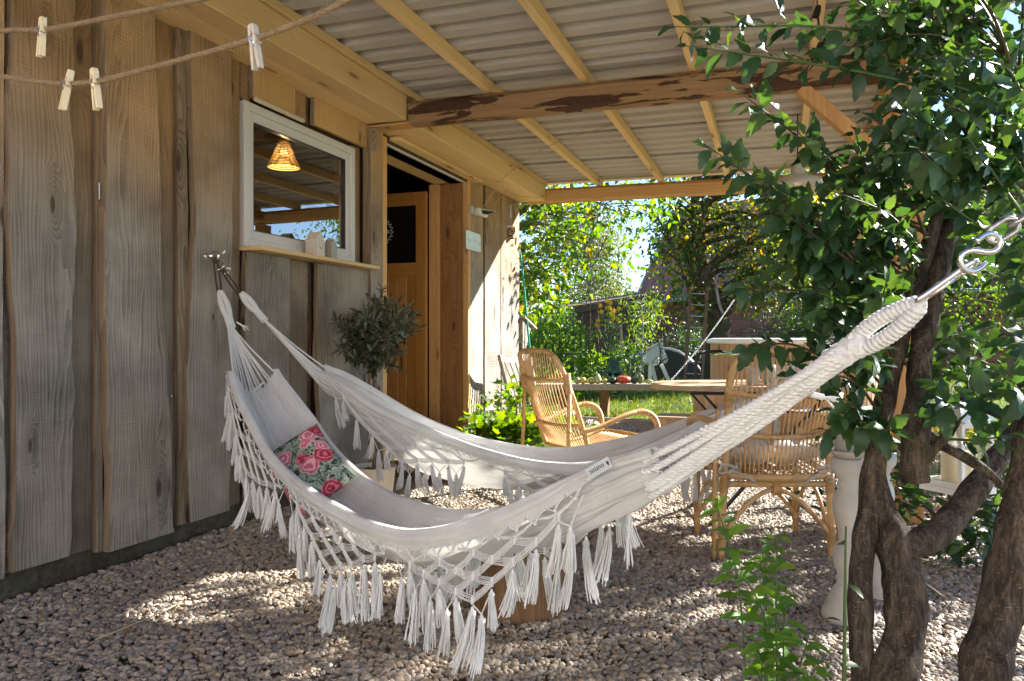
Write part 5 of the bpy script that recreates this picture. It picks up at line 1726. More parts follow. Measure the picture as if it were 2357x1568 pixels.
# ---- white turned pedestals, pot with saucer
M['stone_white'] = plain('white cast stone', (.52, .50, .46), .85, var=.15, scale=14, bstr=.25)
def pedestal(label, c, H, s):
    o = thing('pedestal', label, 'pedestal', tuple(c), 0, 'turned white pedestals')
    f = H/.60
    prof = [(.001, 0), (.088, 0), (.091, .012), (.088, .03), (.078, .045), (.080, .052), (.072, .062), (.064, .085), (.052, .11), (.043, .125), (.038, .135), (.042, .142), (.042, .155), (.036, .162), (.037, .17), (.046, .19), (.052, .215), (.052, .245), (.046, .27), (.036, .285), (.032, .292), (.036, .30), (.034, .315), (.040, .35), (.050, .39), (.054, .42), (.051, .45), (.042, .475), (.034, .487), (.038, .495), (.038, .505), (.034, .512), (.040, .53), (.056, .552), (.060, .565), (.060, .595), (.052, .60), (.001, .60)]
    b = MB(); b.lathe([(r*s, z*f) for r, z in prof], tuple(c), 32); b.build('column', M['stone_white'], o, True)
    return o
pc1 = ground_d(1953, 2.62)
pedestal('white turned pedestal carrying the grey pot, beside thin trunk', pc1, .57, 1.0)
pc2 = ground_d(2026, 2.86)
pedestal('white turned pedestal standing behind the trunks, nothing on it', pc2, .55, .95)
sp_ = Vector((pc1.x, pc1.y, .5702))
sa_ = thing('plant_saucer', 'grey saucer on the white pedestal under the grey pot', 'saucer', tuple(sp_))
b = MB(); b.lathe([(.001, 0), (.045, 0), (.063, .022), (.066, .026), (.062, .028), (.045, .008), (.001, .008)], tuple(sp_), 28); b.build('dish', M['cement'], sa_, True)
gp = Vector((sp_.x, sp_.y, sp_.z+.0085))
pot('grey_pot', 'straight grey cement pot on the white pedestal', gp, [(.001, 0), (.042, 0), (.044, .004), (.054, .10), (.055, .104), (.050, .104), (.046, .09), (.001, .088)], M['cement_dark'], soil=None)

# ---- white lantern with candle hanging among the branches
lc = at(2203, 1118, 2.5)
la = thing('white_lantern', 'white framed glass lantern with cream pillar candle behind trunks', 'lantern', tuple(lc))
e1, e2 = (RGT*.93+FWD*.36).normalized(), (FWD*.93-RGT*.36).normalized()
hw = .068
MB().obox(lc+Vector((0, 0, -.008)), e1, e2, Z_, hw+.012, hw+.012, .010).build('base', M['white_paint'], la)
for i, j in ((1, 1), (1, -1), (-1, -1), (-1, 1)):
    MB().obox(lc+e1*(i*hw)+e2*(j*hw)+Vector((0, 0, .11)), e1, e2, Z_, .0075, .0075, .108).build('corner_post', M['white_paint'], la)
for z in (.012, .214):
    for (u_, w_) in ((e1, e2), (e2, e1)):
        for s in (-1, 1):
            MB().obox(lc+w_*(s*hw)+Vector((0, 0, z)), u_, w_, Z_, hw-.008, .006, .010).build('rail', M['white_paint'], la)
b = MB(); q = lc+Vector((0, 0, .226))
ring = [q+e1*(i*(hw+.014))+e2*(j*(hw+.014)) for i, j in ((1, 1), (-1, 1), (-1, -1), (1, -1))]; r2 = [q+Vector((0, 0, .075))+e1*(i*.022)+e2*(j*.022) for i, j in ((1, 1), (-1, 1), (-1, -1), (1, -1))]
b.add(ring+r2, [(0, 1, 5, 4), (1, 2, 6, 5), (2, 3, 7, 6), (3, 0, 4, 7), (4, 5, 6, 7), (3, 2, 1, 0)]); b.build('roof', M['white_paint'], la)
MB().tube([q+Vector((0, 0, .095))+(e1*math.cos(a)+Z_*math.sin(a))*.026 for a in [2*math.pi*k/16 for k in range(16)]], .003, 6, closed=True).build('ring', M['galv'], la)
t = NT('lantern glass'); g_ = t.n('BsdfTransparent'); g1 = t.n('BsdfGlossy', ins={'Roughness': .02}); ff = t.n('Fresnel', ins={'IOR': 1.45}); mm = t.n('MixShader', ins={0: ff.outputs[0], 1: g_.outputs[0], 2: g1.outputs[0]}); t.l(mm.outputs[0], t.out.inputs[0])
for (u_, w_) in ((e1, e2), (e2, e1)):
    for s in (-1, 1):
        a_ = lc+w_*(s*(hw-.001)); b = MB(); b.add([a_-u_*hw+Z_*.02, a_+u_*hw+Z_*.02, a_+u_*hw+Z_*.206, a_-u_*hw+Z_*.206], [(0, 1, 2, 3)]); b.build('pane', t.mat, la)
wx = NT('candle wax'); wm = wx.finish((.80, .70, .46), .5, None, spec=.4, **{'Subsurface Weight': .3, 'Subsurface Radius': (.02, .012, .006)})
cd = thing('pillar_candle', 'thick cream pillar candle inside the white lantern', 'candle', (lc.x, lc.y, lc.z+.003))
b = MB(); b.lathe([(.001, .003), (.047, .003), (.048, .006), (.048, .112), (.044, .118), (.030, .112), (.001, .108)], tuple(lc), 28); b.build('wax', wm, cd, True)
MB().tube([lc+Z_*.108, lc+Z_*.124], .0012, 5).build('wick', M['dark_plastic'], cd)
MB().tube([lc+Vector((0, 0, .335)), lc+Vector((.01, .0, .47))], .003, 6).build('hanging_wire', M['galv'], la)

# ================================================================== VEGETATION HELPERS
def leaf_template(stations=7, width=.5, serr=.06, fold=.22, curl=.18, tip=1.0, kind='ovate', twist=0.0, wavy=0.0):
    """leaf of length 1 along +y; rows of left / mid / right points"""
    V = []; F = []
    for i in range(stations):
        y = i/(stations-1)
        if kind == 'ovate': w = math.sin(math.pi*y**.85)**.85*(1-.28*y)
        elif kind == 'lance': w = math.sin(math.pi*y**.9)**.8
        else: w = math.sin(math.pi*y**.7)**.7*(1-.2*y)
        w = width*.5*w*1.12
        if i == stations-1: w = .004
        if i == 0: w = .012
        j = serr*width*(1 if i % 2 else -.6) if 0 < i < stations-1 else 0
        z = -curl*(y-.15)**2*(1 if y > .15 else 0)
        ct, st_ = math.cos(twist*y), math.sin(twist*y)
        for (xx, zz) in ((-(w+j), fold*w+wavy*math.sin(y*13)), (0, 0), (w+j, fold*w+wavy*math.sin(y*11+2))):
            V.append((xx*ct-zz*st_, y, z+xx*st_+zz*ct))
    for i in range(stations-1):
        a = i*3
        F += [(a, a+1, a+4, a+3), (a+1, a+2, a+5, a+4)]
    return np.array(V, dtype=np.float32), np.array(F, dtype=np.int32)

def lobed_template():
    V = [(0, 0, 0)]; F = []
    ang = [-2.5, -1.9, -1.45, -1.0, -.55, -.25, 0, .25, .55, 1.0, 1.45, 1.9, 2.5]
    rad = [.30, .52, .36, .62, .42, .55, .95, .55, .42, .62, .36, .52, .30]
    for a, r in zip(ang, rad): V.append((math.sin(a)*r, .30+math.cos(a)*r*.72, .10*abs(math.sin(a))*r))
    V.append((0, .32, 0))
    c = len(V)-1
    for i in range(1, len(ang)): F.append((c, i+1, i, i))
    F.append((c, 1, 0, 0)); F.append((c, 0, len(ang), len(ang)))
    return np.array(V, dtype=np.float32), np.array([(f[0], f[1], f[2]) for f in F], dtype=np.int32)

def frames(D, U):
    D = D/np.maximum(1e-9, np.linalg.norm(D, axis=1, keepdims=True))
    X = np.cross(D, U); nx = np.linalg.norm(X, axis=1, keepdims=True)
    X = np.where(nx < 1e-4, np.array([[1., 0, 0]]), X/np.maximum(nx, 1e-9))
    Nn = np.cross(X, D)
    return X, D, Nn

def leaves_mesh(name, tpl, P, D, U, S, mat, zr=None):
    TV, TF = tpl
    X, D, Nn = frames(D, U)
    n = len(P); m = len(TV)
    zf = np.ones(n) if zr is None else zr
    V = (P[:, None, :]+S[:, None, None]*(TV[None, :, 0:1]*X[:, None, :]+TV[None, :, 1:2]*D[:, None, :]+(TV[None, :, 2:3]*zf[:, None, None])*Nn[:, None, :]))
    F = (TF[None]+(np.arange(n)*m)[:, None, None]).reshape(-1, TF.shape[1])
    return arrays_mesh(name, V.reshape(-1, 3), F, mat, True)

def in_view_size(P, S):
    rel = P-np.array(CAM)[None]
    d = rel @ np.array(FWD); x = rel @ np.array(RGT); z = rel[:, 2]
    ok = (d > .1)
    dd = np.where(ok, d, 1)
    vis = ok & (np.abs(x/dd) < .70) & (z/dd < .47) & (z/dd > -.47)
    return np.where(vis, S/dd, 0.0)

def foliage(root, tpls, P, D, U, S, mat, nparts=0, name='leaf', rest='foliage', parent=None):
    """nparts largest leaves in view become objects, the rest one joined part"""
    P = np.asarray(P, float); D = np.asarray(D, float); U = np.asarray(U, float); S = np.asarray(S, float)
    par = parent or root
    order = np.argsort(-in_view_size(P, S))
    big = order[:nparts]; small = order[nparts:]
    if nparts:
        X, Dn, Nn = frames(D, U)
        variants = []
        for k, tp in enumerate(tpls):
            variants.append(arrays_mesh(name, tp[0], tp[1], mat, True))
        inv = MW(par).inverted()
        for i in big:
            o = bpy.data.objects.new(name, variants[int(i) % len(variants)])
            s = S[i]
            M4 = Matrix(((X[i, 0]*s, Dn[i, 0]*s, Nn[i, 0]*s, P[i, 0]), (X[i, 1]*s, Dn[i, 1]*s, Nn[i, 1]*s, P[i, 1]), (X[i, 2]*s, Dn[i, 2]*s, Nn[i, 2]*s, P[i, 2]), (0, 0, 0, 1)))
            o.parent = par
            o.matrix_parent_inverse = inv
            o.matrix_basis = M4
            COL.objects.link(o)
    if len(small):
        zr = RNG.uniform(.4, 1.6, len(small))
        me = leaves_mesh(rest, tpls[0], P[small], D[small], U[small], S[small], mat, zr)
        o = link(rest, me, par); o['kind'] = 'stuff'

def rnd_unit(n):
    v = RNG.normal(size=(n, 3)); return v/np.linalg.norm(v, axis=1, keepdims=True)

def limb(b, pts, rs, n=10, knob=.0, sub=5, ridge=0.0):
    """tapered, slightly lumpy limb"""
    path = catmull(pts, sub); N = len(path); xs = np.linspace(0, 1, len(rs))
    rad = [float(np.interp(i/(N-1), xs, rs))*(1+knob*mnoise.noise(path[i]*14)) for i in range(N)]
    path = [p+Vector((mnoise.noise(p*6), mnoise.noise(p*6+Vector((9, 0, 0))), 0))*rad[i]*knob*1.2 for i, p in enumerate(path)]
    v0 = len(b.v)
    b.tube(path, rad, n)
    if ridge:
        for i in range(N):
            for k in range(n):
                j = v0+i*n+k; p = Vector(b.v[j]); c = path[i]; an = 2*math.pi*k/n
                f = 1+ridge*(mnoise.noise(Vector((math.cos(an)*2.2, math.sin(an)*2.2, i*.09+path[0].x*7)))+.5*mnoise.noise(Vector((math.cos(an)*5, math.sin(an)*5, i*.25+path[0].y*5))))
                b.v[j] = tuple(c+(p-c)*f)
    return path

# ================================================================== THE BIG SHRUB AT THE RIGHT
M['shrub_leaf'] = leaf_mat('shrub leaves', (.022, .062, .028), (.036, .092, .036), (.075, .145, .042), gloss=.46, trans=.32)
M['sprout_leaf'] = leaf_mat('sprout leaves', (.08, .19, .028), (.115, .25, .04), (.20, .33, .06), gloss=.42, trans=.42)
M['shrub_bark'] = bark_mat('plum bark', (.030, .023, .017), (.25, .20, .15), 30, 1.0, (1, 1, .22), lentil=.6, crack=0.0)
M['stem_green'] = plain('green stem', (.06, .11, .03), .5, var=.3)
M['stem_brown'] = plain('brown twig', (.085, .06, .035), .7, var=.4)
shrub = thing('plum_shrub', 'big dark leaved shrub with several bent trunks at right', 'shrub', tuple(ground_d(2080, 1.98)))
trunks = [
    ([(1996, 1700, 1.93), (1992, 1560, 1.95), (1978, 1420, 1.98), (1986, 1290, 2.0), (1999, 1150, 2.02), (2014, 1040, 2.03), (2034, 930, 2.06), (2058, 830, 2.09), (2090, 720, 2.12), (2135, 580, 2.16), (2180, 400, 2.2), (2200, 260, 2.24)], [.050, .043, .040, .041, .037, .034, .034, .032, .029, .025, .018, .010]),
    ([(2062, 1700, 1.88), (2066, 1560, 1.91), (2080, 1440, 1.94), (2082, 1350, 1.96), (2066, 1270, 1.99), (2048, 1215, 2.01), (2028, 1160, 2.03), (2020, 1090, 2.04)], [.072, .062, .058, .060, .058, .046, .036, .020]),
    ([(2052, 1265, 2.0), (2100, 1248, 2.0), (2150, 1232, 2.02), (2205, 1180, 2.06), (2265, 1095, 2.11), (2330, 1010, 2.16), (2420, 900, 2.2), (2480, 760, 2.25)], [.050, .045, .040, .041, .040, .037, .03, .02]),
    ([(2250, 1720, 1.72), (2272, 1560, 1.75), (2302, 1400, 1.78), (2333, 1240, 1.8), (2362, 1080, 1.83), (2390, 880, 1.86), (2405, 640, 1.9), (2380, 380, 1.95), (2340, 150, 2.0)], [.072, .064, .060, .056, .050, .044, .036, .024, .012]),
    ([(2108, 1108, 2.0), (2102, 1060, 2.0), (2106, 960, 2.02), (2116, 850, 2.05), (2138, 730, 2.1), (2172, 590, 2.15), (2205, 440, 2.2), (2240, 280, 2.25), (2270, 120, 2.3)], [.044, .047, .042, .040, .038, .032, .026, .018, .010]),
    ([(2120, 1075, 1.99), (2148, 1035, 1.97), (2180, 1000, 1.95), (2206, 968, 1.94)], [.020, .015, .014, .010]),
    ([(2128, 960, 2.02), (2165, 955, 2.0), (2205, 915, 1.98), (2262, 940, 1.96), (2330, 965, 1.95), (2420, 985, 1.94)], [.016, .014, .013, .012, .010, .008]),
    ([(2130, 1000, 2.04), (2200, 1040, 2.02), (2270, 1085, 2.0), (2340, 1150, 1.98)], [.018, .016, .014, .010]),
    ([(2030, 1245, 2.02), (2110, 1330, 2.2), (2180, 1380, 2.3)], [.012, .008, .004]),
]
LIMBS = []
for pts, rs in trunks:
    rs = [r_*(.78 if len(LIMBS) in (0, 3, 4) else .84) for r_ in rs]
    b = MB(); path = limb(b, [at(*q) for q in pts], rs, 24 if rs[0] > .03 else 10, .24, 10, .16 if len(LIMBS) != 1 else .30)
    b.build('trunk' if rs[0] > .03 else 'branch', M['shrub_bark'], shrub, True)
    LIMBS.append((path, rs))
bases = [p for path, rs in LIMBS for p in path if p.z > .72]
tg = []
rg = random.Random(5)
manual = [(1556, 62, 1.75), (1575, 105, 1.75), (1700, 210, 1.8), (1884, 118, 1.85), (1955, 110, 1.8), (1620, 330, 1.8), (1680, 370, 1.75), (1745, 435, 1.8), (1790, 480, 1.8), (1690, 660, 1.9), (1720, 800, 1.9),
          (1820, 860, 1.85), (1900, 880, 1.85), (1930, 955, 1.9), (1980, 985, 1.9), (1890, 1000, 1.95), (2040, 990, 1.85), (1870, 760, 1.85), (2190, 930, 1.8), (2270, 910, 1.8), (2330, 1000, 1.75), (2330, 880, 1.7), (2150, 905, 1.9),
          (1990, 20, 1.8), (1960, -10, 1.8), (1830, 300, 1.85), (1850, 560, 1.9), (1780, 600, 1.95), (1900, 420, 1.9), (1880, 680, 1.9)]
stems = []
for q in manual: stems.append((q, 1.0))
for k in range(135):
    r = rg.random()
    if r < .62: q = (rg.uniform(1960, 2450), rg.uniform(-120, 640), rg.uniform(1.55, 2.55))
    elif r < .78: q = (rg.uniform(1900, 2120), rg.uniform(200, 820), rg.uniform(1.7, 2.4))
    elif r < .90: q = (rg.uniform(2130, 2450), rg.uniform(450, 950), rg.uniform(1.6, 2.3))
    else: q = (rg.uniform(1790, 1960), rg.uniform(330, 800), rg.uniform(1.75, 2.2))
    if 2050 < q[0] < 2230 and q[1] > 480: q = (q[0], q[1], rg.uniform(2.2, 2.6))
    stems.append((q, .9))
P = []; D = []; U = []; S = []
camdir = -np.array(FWD)
for (q, sc) in stems:
    e = at(*q)
    cand = sorted(bases, key=lambda w: (w-e).length+.9*max(0, w.z-e.z+.05)+.15*abs((w-e).length-.45))[:6]
    s0 = cand[rg.randrange(len(cand))]
    L = (e-s0).length
    mid = s0.lerp(e, .5)+Vector((rg.uniform(-.05, .05), rg.uniform(-.05, .05), rg.uniform(-.02, .09)))*min(1, L*2)
    path = catmull([s0, mid, e], 8)
    r0 = .0035+.004*min(1, L)
    b = MB(); b.tube(path, [r0+(.0012-r0)*i/16 for i in range(17)], 6)
    b.build('branch', M['stem_brown'] if rg.random() < .55 else M['stem_green'], shrub, True)
    nl = int(L/.024)+4
    for i in range(nl):
        f = .28+.72*(i+rg.random()*.5)/nl
        f = min(f, 1.0)
        j = f*16; a_ = path[int(min(15, j))]; c_ = path[int(min(15, j))+1]
        p = a_.lerp(c_, j-int(min(15, j))); tgv = (c_-a_).normalized()
        an = i*2.4+rg.uniform(-.4, .4)
        sd = tgv.orthogonal().normalized(); sd2 = tgv.cross(sd)
        lat = sd*math.cos(an)+sd2*math.sin(an)
        d = (tgv*rg.uniform(.3, .9)+lat*rg.uniform(.6, 1.1)+Vector((0, 0, rg.uniform(-.5, .15)))).normalized()
        if i == nl-1: d = (tgv+Vector((0, 0, -.1))).normalized()
        up = Vector((rg.gauss(0, .45), rg.gauss(0, .45), 1.0))+Vector(tuple(camdir))*rg.uniform(0, .9)
        P.append(tuple(p+d*.008)); D.append(tuple(d)); U.append(tuple(up)); S.append(rg.uniform(.038, .080)*sc*(.7 if f > .93 else 1))
shrub_tp = [leaf_template(9, .56, .05, .25, .35, twist=.4, wavy=.02), leaf_template(9, .46, .05, .6, .1, twist=-.5), leaf_template(9, .60, .06, .15, .55, wavy=.035), leaf_template(9, .50, .05, .4, -.25, twist=.8, wavy=.02), leaf_template(9, .42, .04, .9, .3, twist=-.3), leaf_template(9, .58, .06, .05, .8, twist=.25, wavy=.03)]
foliage(shrub, shrub_tp, P, D, U, S, M['shrub_leaf'], 300)

# ---- fresh suckers in front
def sprout(name, label, stems_, leafsize, step, mat, stem_mat, group=None, nparts=60, seed=3, r=.0035, lead=.2):
    rg = random.Random(seed)
    base = at(*stems_[0][0]); base.z = 0
    o = thing(name, label, 'plant', tuple(base), 0, group)
    P = []; D = []; U = []; S = []
    for st in stems_:
        path = catmull([at(*q) for q in st], 6); L = sum((a-b_).length for a, b_ in zip(path[:-1], path[1:])); n = len(path)
        b = MB(); b.tube(path, [r*(1-.6*i/(n-1)) for i in range(n)], 6); b.build('stem', stem_mat, o, True)
        nl = int(L/step)
        for i in range(nl):
            f = lead+(1-lead)*(i+.5)/nl; j = f*(n-1); k = min(n-2, int(j)); p = path[k].lerp(path[k+1], j-k); tv = (path[k+1]-path[k]).normalized()
            an = i*2.4+rg.uniform(-.3, .3); sd = tv.orthogonal().normalized(); lat = sd*math.cos(an)+tv.cross(sd)*math.sin(an)
            d = (lat+tv*rg.uniform(.1, .7)+Vector((0, 0, rg.uniform(-.35, .1)))).normalized()
            P.append(tuple(p+d*.006)); D.append(tuple(d)); U.append((rg.gauss(0, .35)-FWD.x*.4, rg.gauss(0, .35)-FWD.y*.4, 1)); S.append(leafsize*rg.uniform(.65, 1.15)*(.7 if f > .92 else 1))
    foliage(o, [leaf_template(7, .48, .05, .3, .3), leaf_template(7, .42, .05, .2, .45)], P, D, U, S, mat, nparts)
    return o
sprout('sucker_shoots', 'clump of light green leafy shoots in the gravel near trunks',
       [[(1728, 1690, 1.9), (1718, 1560, 1.9), (1700, 1345, 1.9), (1671, 1231, 1.89), (1645, 1148, 1.88)], [(1792, 1690, 1.88), (1788, 1540, 1.88), (1786, 1345, 1.88), (1789, 1228, 1.87)],
        [(1770, 1690, 1.92), (1766, 1560, 1.92), (1763, 1345, 1.92), (1755, 1275, 1.92)], [(1806, 1690, 1.9), (1803, 1495, 1.9), (1808, 1350, 1.9)],
        [(1812, 1690, 1.85), (1795, 1560, 1.86), (1760, 1420, 1.87), (1712, 1320, 1.88)], [(1750, 1690, 1.86), (1752, 1560, 1.86), (1768, 1440, 1.86)], [(1820, 1690, 1.88), (1836, 1560, 1.88), (1862, 1462, 1.88)],
        [(1830, 1690, 1.84), (1856, 1580, 1.84), (1898, 1508, 1.84)], [(1780, 1690, 1.83), (1776, 1600, 1.83), (1742, 1500, 1.83)]],
       .058, .021, M['sprout_leaf'], M['stem_green'], nparts=130, seed=8, lead=.3)
sg_ = sprout('bare_sucker', 'single bare green stem with few leaves before the pedestal', [[(1942, 1700, 1.75), (1943, 1560, 1.75), (1945, 1380, 1.75), (1947, 1212, 1.75)]], .05, .11, M['shrub_leaf'], M['stem_green'], nparts=6, seed=4, r=.006, lead=.3)

# ---- low bushes behind the trunks
def bush(name, label, c, rx, ry, h, n, ls, mat, tpl, nparts=0, cat='bush', stems=6, group=None, stem_mat=None, upb=.4):
    o = thing(name, label, cat, (c.x, c.y, 0), 0, group)
    cl = max(10, n//14)
    C = rnd_unit(cl)*(RNG.random((cl, 1))**.45)*np.array([[rx, ry, h*.5]])+np.array([[c.x, c.y, h*.52]])
    idx = RNG.integers(0, cl, n)
    P = C[idx]+RNG.normal(size=(n, 3))*np.array([[rx, ry, h*.5]])*.17
    P[:, 2] = np.maximum(P[:, 2], .02)
    out = P-np.array([[c.x, c.y, h*.35]])
    D = out/np.maximum(1e-6, np.linalg.norm(out, axis=1, keepdims=True))+rnd_unit(n)*.8
    U = rnd_unit(n)*.6+np.array([[0, 0, 1.0]])*upb*2
    foliage(o, tpl, P, D, U, ls*RNG.uniform(.6, 1.25, n), mat, nparts)
    b = MB()
    for k in range(stems):
        e = C[RNG.integers(0, cl)]
        b.tube(catmull([(c.x+RNG.normal()*rx*.15, c.y+RNG.normal()*ry*.15, 0), ((c.x+e[0])/2, (c.y+e[1])/2, e[2]*.6), tuple(e)], 4), [.012*h]*5+[.004*h]*4, 5)
    b.build('stems', stem_mat or M['stem_brown'], o)
    return o
ov = [leaf_template(5, .55, 0, .25, .3), leaf_template(5, .5, 0, .4, .1)]
ov2 = [leaf_template(3, .55, 0, .3, .2)]
ov4 = [leaf_template(4, .5, 0, .3, .25)]
lance = [leaf_template(5, .2, 0, .2, .35, kind='lance')]
M['bush_dark'] = leaf_mat('dark bush leaves', (.02, .055, .022), (.035, .085, .03), (.06, .12, .035), trans=.3)
M['bush_mid'] = leaf_mat('mid green leaves', (.04, .095, .02), (.06, .14, .028), (.12, .20, .04), trans=.42)
M['leaf_bright'] = leaf_mat('bright garden leaves', (.07, .15, .018), (.11, .21, .03), (.20, .29, .05), trans=.5)
M['leaf_yellow'] = leaf_mat('yellowing leaves', (.16, .17, .03), (.30, .22, .04), (.40, .20, .05), trans=.5)
tw = thing('dry_straw', 'thin pale dry straw lying on the gravel at left', 'twig', tuple(ground(365, 1452, .02)))
MB().tube(catmull([ground(220, 1472, .022), ground(300, 1440, .03), ground(380, 1405, .026), ground(430, 1378, .024)], 5), .0018, 5).build('stalk', plain('straw', (.55, .43, .24), .8), tw)
nq = 70; Pq = np.stack([RNG.uniform(.3, 4.6, nq), RNG.uniform(1.3, 6.5, nq), np.full(nq, .022)], 1)
dq = link('dry_leaves', leaves_mesh('dry_leaves', leaf_template(6, .5, .03, .5, .5), Pq, rnd_unit(nq)*np.array([[1, 1, .2]]), rnd_unit(nq)*.5+np.array([[0, 0, 1.]]), RNG.uniform(.025, .055, nq), leaf_mat('dry brown leaves', (.10, .05, .022), (.20, .11, .045), (.30, .20, .08), trans=.1, gloss=.7)))
tag(dq, 'small dry brown leaves scattered over the gravel', 'leaves', kind='stuff')
bush('evergreen_bush', 'low dark leaved bush on gravel behind the forked trunk', ground_d(2215, 3.45), .55, .45, .50, 900, .07, M['bush_dark'], ov, 120)
bush('evergreen_bush', 'low bush with reddish yellow leaves behind middle post', ground_d(2150, 5.2), .5, .4, .42, 500, .10, M['leaf_yellow'], lance, 60)
bush('evergreen_bush', 'rounded bush behind the lantern at right edge', ground_d(2330, 4.6), .5, .5, .55, 800, .075, M['bush_mid'], ov, 80)

# ---- olive tree in cream bucket
oc = ground_d(862, 4.45)
ol = thing('olive_tree', 'small potted olive tree with round grey green crown', 'tree', (oc.x, oc.y, .21))
bk = thing('plant_bucket', 'cream metal bucket with two ring handles holding olive tree', 'bucket', (oc.x, oc.y, 0))
b = MB(); b.lathe([(.001, 0), (.098, 0), (.102, .006), (.126, .205), (.131, .212), (.131, .222), (.124, .222), (.121, .20), (.10, .02), (.001, .015)], (oc.x, oc.y, 0), 36)
b.build('pail', plain('cream enamelled zinc', (.66, .60, .48), .55, var=.08), bk, True)
b = MB(); b.lathe([(.001, .19), (.10, .195), (.119, .188), (.119, .18)], (oc.x, oc.y, 0), 24)
for k in range(60):
    a = random.uniform(0, 6.28); r = random.uniform(0, .11); b.ball((oc.x+r*math.cos(a), oc.y+r*math.sin(a), .193), random.uniform(.003, .008), 5, 4)
b.build('soil', M['soil'], bk)
for s in (-1, 1):
    q = Vector((oc.x, oc.y, .205))+RGT*(s*.134)
    b = MB(); b.tube([q+(FWD*math.cos(a)+Z_*math.sin(a))*.022+RGT*(s*.008) for a in [2*math.pi*k/16 for k in range(16)]], .0035, 6, closed=True); b.build('handle', M['galv'], bk, True)
M['olive_bark'] = bark_mat('olive bark', (.13, .10, .075), (.30, .25, .19), 30, .5)
b = MB(); tp = limb(b, [(oc.x, oc.y, .18), (oc.x+.006, oc.y, .4), (oc.x-.004, oc.y+.004, .62), (oc.x+.006, oc.y, .80)], [.017, .014, .013, .013], 9, .1)
b.build('trunk', M['olive_bark'], ol, True)
sk = Vector((oc.x, oc.y, .18))+RGT*.028
MB().tube([sk, sk+Vector((0, 0, .52))], .008, 7).build('support_stake', M['stump'], ol, True)
M['olive_leaf'] = leaf_mat('olive leaves', (.03, .042, .02), (.052, .066, .03), (.10, .115, .058), gloss=.33, trans=.12, back=(.17, .185, .135), spec=.5)
P = []; D = []; U = []; S = []
occ = Vector((oc.x, oc.y, 1.055)); rg = random.Random(12)
for k in range(58):
    u = Vector((rg.gauss(0, 1), rg.gauss(0, 1), rg.gauss(.1, .8))).normalized()
    e = occ+Vector((u.x*.285, u.y*.285, u.z*.245))*rg.uniform(.65, 1.12)
    s0 = Vector((oc.x, oc.y, rg.uniform(.74, .84)))
    path = catmull([s0, s0.lerp(e, .5)+Vector((0, 0, .03)), e+Vector((0, 0, -.02*rg.random()))], 6)
    b = MB(); b.tube(path, [.0045-.0033*i/12 for i in range(13)], 5); b.build('branch', M['olive_bark'], ol, True)
    for i in range(52):
        f = rg.uniform(.3, 1.0); j = f*12; kk = min(11, int(j)); p = path[kk].lerp(path[kk+1], j-kk); tv = (path[kk+1]-path[kk]).normalized()
        d = (tv*rg.uniform(.2, 1)+Vector((rg.gauss(0, .6), rg.gauss(0, .6), rg.gauss(.05, .6)))).normalized()
        P.append(tuple(p)); D.append(tuple(d)); U.append((rg.gauss(0, .5), rg.gauss(0, .5), 1)); S.append(rg.uniform(.042, .078))
foliage(ol, [leaf_template(5, .21, 0, .15, .25, kind='lance'), leaf_template(5, .19, 0, .3, -.2, kind='lance')], P, D, U, S, M['olive_leaf'], 300)

# ---- leafy plants along the foot of the wall
lob = [lobed_template()]
M['ivy_leaf'] = leaf_mat('lobed leaves', (.05, .12, .02), (.085, .18, .03), (.19, .26, .045), trans=.45, gloss=.38)
for k, (px, d_, rx, h, n, lab) in enumerate([(1085, 5.75, .26, .30, 240, 'lobed green plants nearest the door step'), (1145, 5.95, .30, .40, 320, 'lobed green plants in front of white sunlit planks'), (1205, 5.8, .28, .36, 300, 'lobed green plants beside the rear leg of lounge chair'),
                                            (1180, 6.6, .28, .66, 260, 'taller lobed plants below the spindle chair'), (1262, 6.1, .25, .34, 240, 'lobed green plants behind the lounge chair back')]):
    bush('strawberry_plant', lab, ground_d(px, d_), rx, .26, h, n, .085, M['ivy_leaf'], lob, 55, 'plant', 8, 'leafy plants along the wall', M['stem_green'], upb=.9)
# chrysanthemum pot
mc = ground_d(1357, 6.1)
mp = pot('flower_pot', 'white pot with pale pink chrysanthemums behind lounge chair arm', mc, [(.001, 0), (.06, 0), (.085, .15), (.088, .155), (.08, .155), (.001, .14)], M['white_paint'])
b = MB()
for k in range(70):
    u = Vector((random.gauss(0, 1), random.gauss(0, 1), abs(random.gauss(0, 1)))).normalized(); c = Vector((mc.x, mc.y, .19))+Vector((u.x*.115, u.y*.115, u.z*.12))
    for j in range(9):
        a = 2*math.pi*j/9; v1 = u.orthogonal().normalized(); v2 = u.cross(v1); dd = (v1*math.cos(a)+v2*math.sin(a))
        b.add([c, c+dd*.009+u*.007-dd.cross(u)*.004, c+dd*.019+u*.004, c+dd*.009+u*.007+dd.cross(u)*.004], [(0, 1, 2, 3)])
b.build('blossoms', plain('pale pink petals', (.66, .54, .54), .8, var=.25), mp)['kind'] = 'stuff'
n = 260; u_ = rnd_unit(n); Pm = np.array([[mc.x, mc.y, .18]])+u_*np.array([[.11, .11, .11]])*RNG.uniform(.7, 1.1, (n, 1))
foliage(mp, ov2, Pm, u_+rnd_unit(n)*.5, rnd_unit(n)+np.array([[0, 0, 1.]]), .03*RNG.uniform(.7, 1.2, n), M['bush_mid'], 0)

